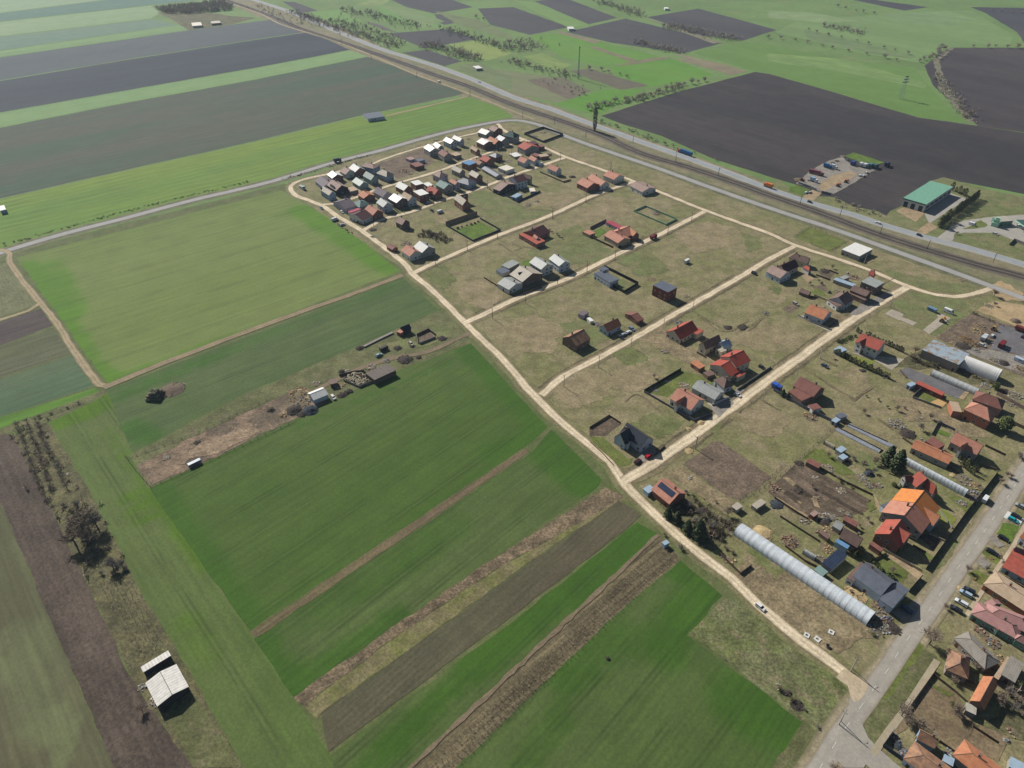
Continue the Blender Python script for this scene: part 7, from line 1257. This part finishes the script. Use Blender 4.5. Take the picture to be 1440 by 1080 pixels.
# solar panels on the roof among the firs
hs = [o for o in COL.objects if o.get('label', '').startswith('brick house with an orange roof half covered')][0]; k = block('j','G',355,377,489,482,420,564,3.2*1.16,6.4*1.13)
sg = -1 if k['side'] < 0 else 1; hr_, he_ = k['hr'], k['he']; slope = math.atan2(hr_-he_, k['hw']); b = MB(); b.box((0, 0, 0), (k['L']*.78, k['hw']*.5, .1)); me = b.mesh('solar_panel', roof('solar')); o = link('solar_panel', me, hs)
n_ = Vector((-math.sin(k['ang']), math.cos(k['ang'])))*sg; q = n_*k['hw']*.34; o.location = (q.x, q.y, hr_-(hr_-he_)*.34+.12); o.rotation_euler = (-slope*sg, 0, k['ang'])
# ------------------------------------------------------------------ sheep in the muddy pen
def sheep_mesh(seed):
    """one continuous body grown on a skeleton"""
    V = [((-.45,0,.72),.26), ((0,0,.74),.29), ((.4,0,.74),.25), ((.62,0,.9),.15), ((.82,0,.98),.12), ((1.0,0,.9),.075), ((-.68,0,.7),.06), ((-.48,-.17,.42),.09), ((-.5,-.18,.03),.045), ((-.48,.17,.42),.09), ((-.5,.18,.03),.045), ((.4,-.16,.42),.08), ((.4,-.17,.03),.045), ((.4,.16,.42),.08), ((.4,.17,.03),.045), ((.8,-.2,1.02),.035), ((.8,.2,1.02),.035)]
    E_ = [(0,1),(1,2),(2,3),(3,4),(4,5),(0,6),(0,7),(7,8),(0,9),(9,10),(2,11),(11,12),(2,13),(13,14),(4,15),(4,16)]
    me = bpy.data.meshes.new('sheep'); me.from_pydata([v for v, r in V], E_, []); o = bpy.data.objects.new('tmp', me); COL.objects.link(o)
    m = o.modifiers.new('s', 'SKIN'); sv = me.skin_vertices[0].data
    for i, (v, r) in enumerate(V): sv[i].radius = (r, r)
    sv[0].use_root = True; o.modifiers.new('u', 'SUBSURF').levels = 1
    dg = bpy.context.evaluated_depsgraph_get(); out = bpy.data.meshes.new_from_object(o.evaluated_get(dg)); bpy.data.objects.remove(o); out.name = 'sheep'; return out
SM = sheep_mesh(1); SM.materials.clear(); SM.materials.append(plain('fleece', (206,196,168), .95, .15))
SM2 = SM.copy(); SM2.materials.clear(); SM2.materials.append(plain('fleece_dark', (120,104,86), .95, .15))
for i, p in enumerate(scatter(gpts('T', 985,235, 1110,165, 1230,160, 1310,230, 1300,290, 1190,350, 1060,300), 60, 4, 1.2)):
    dk = rt.random() < .22; o = link('sheep', SM2 if dk else SM, None, (p[0], p[1], .1), rt.uniform(0, 6.28), 1.25)
    tag(o, 'brown sheep crowded in the muddy farm pen' if dk else 'cream sheep crowded in the muddy farm pen', 'sheep', 'brown sheep in the pen' if dk else 'cream sheep in the pen')

for q in (('dark heap behind the animal pen, left','T',930,130,1.8,'dark',24,.9), ('pale stack behind the animal pen','T',1010,125,1.6,'rubble',20,.8), ('dark heap at the right end of the animal pen','T',1245,150,1.6,'dark',20,.9), ('white boards at the barn of earth','S',440,575,1.4,'white',10,.9), ('grey scrap above the earth covered barn','S',250,670,2,'rubble',24,.7), ('dark scrap in front of the parked pale car','S',820,385,1.6,'dark',20,.8), ('dead branches heap on the trampled yard','T',100,760,1.8,'rust',20,.6), ('brown boards along the trampled yard track','T',200,430,2.5,'wood',24,.5),
    ('pallets in the strip between long fence and bare plot','g',1200,735,1.6,'wood',20,.6), ('scrap row below the pale huts','M',1010,250,1.8,'dark',20,.6), ('pots beside the pale huts','M',900,225,1.2,'white',10,.5), ('dark boards along the gardens fence','M',400,290,2.2,'dark',26,.6), ('rows of old boxes in the gardens','M',760,350,3,'rubble',30,.4), ('grey stones in the gardens','M',930,640,2.4,'rubble',30,.35), ('box row along the gardens path','M',620,730,1.6,'brick',16,.5), ('compost heap in the gardens','M',390,640,2.0,'dark',26,.5), ('wood pile by the gardens hut','M',700,960,2.2,'mixed',26,.7), ('barrels by the gardens hut','M',760,1000,1.6,'tarp',12,.9)): heap(*q)

for i, q in enumerate((('h',(70,620,420,800)),('h',(130,590,450,735)),('k',(455,290,650,400,860,500)),('k',(150,520,300,620,400,680)),('k',(190,655,330,745,480,840)),('m',(330,150,470,255,620,330)),('h',(560,705,760,840,960,955)),('X',(110,410,40,330)),('m',(940,260,1060,200)),('l',(500,890,610,950)),('l',(690,680,560,600)),('O',(420,560,640,730,800,870)),('O',(880,660,760,600)),('L',(580,600,780,740)),('L',(920,450,1180,620)),('N',(1100,870,1440,1060)),('J',(540,380,700,440)),('J',(420,610,560,640)),('J',(690,330,790,370)),('i',(1000,970,900,1060)),('g',(410,290,480,330)),('c',(620,470,830,600)),('c',(900,590,1040,540)),('E',(1110,470,1180,540)),('D',(240,740,360,890)),('D',(830,620,940,720)),('D',(540,690,700,780)),('E',(560,480,690,420)),('B',(700,640,900,700)),('C',(640,800,780,900)))):
    fence('low weathered board fence between garden plots, %s' % ['behind the pair of tunnels','above the pair of tunnels','below the garden lawn','beside the dug beds','at the lower gardens','above the sheds','below the terraced house','beside the dark yard','beside the dark grey house','by the black gate','at the orange house wing','along the pavement lot','at the brown hipped house','at the bottom lot','at the right lot','by the right edge pavement','in the corner yards','at the corner hut','behind the red hipped hut','at the glossy black house','at the red roofed yard','left of the grey roofed group','before the low grey house','beside the broad slope house','at the maroon gable','at the tan gable','at the blue grey gable','at the front lane houses','at the reddish roof house','at the cluttered white shell'][i], q[0], q[1], 1.1, FM['wood'])
for i, q in enumerate((('h',760,560,.5),('h',830,600,.45),('h',520,500,.5),('h',280,520,.45),('M',1340,400,.5),('M',880,500,.4),('M',760,200,.45),('Q',820,430,.4),('l',1240,360,.5),('l',1290,300,.45),('H',1380,420,.5),('H',1290,660,.4),('N',480,760,.5),('N',1080,640,.35),('O',900,480,.5),('O',640,640,.45),('O',1260,760,.6),('O',1340,860,.6),('O',1180,820,.5),('L',1330,280,.6),('L',1420,360,.5),('J',720,300,.45),('J',470,480,.4),('m',800,480,.3),('g',100,470,.4),('a',1060,880,.45),('C',880,690,.3),('k',420,440,.4),('f',1190,480,.5),('r',1060,560,.4))):
    BT[i % 3].put(GP(q[0], q[1], q[2]), rt.uniform(0, 6.28), q[3], 'small bare garden tree among the village yards', 'small bare garden trees')
# ------------------------------------------------------------------ the air
hb = bpy.data.meshes.new("haze"); b = MB(); b.box((0, 3000, 119), (14400, 12600, 240)); hm = bpy.data.materials.new("haze"); hm.use_nodes = True
t = hm.node_tree; t.nodes.remove(t.nodes["Principled BSDF"]); pv = t.nodes.new("ShaderNodeVolumePrincipled")
pv.inputs["Color"].default_value = (.55, .74, .96, 1); pv.inputs["Density"].default_value = 5.8e-5; pv.inputs["Anisotropy"].default_value = .2
t.links.new(pv.outputs[0], t.nodes["Material Output"].inputs["Volume"])
tag(b.build('haze', hm), kind='stuff')
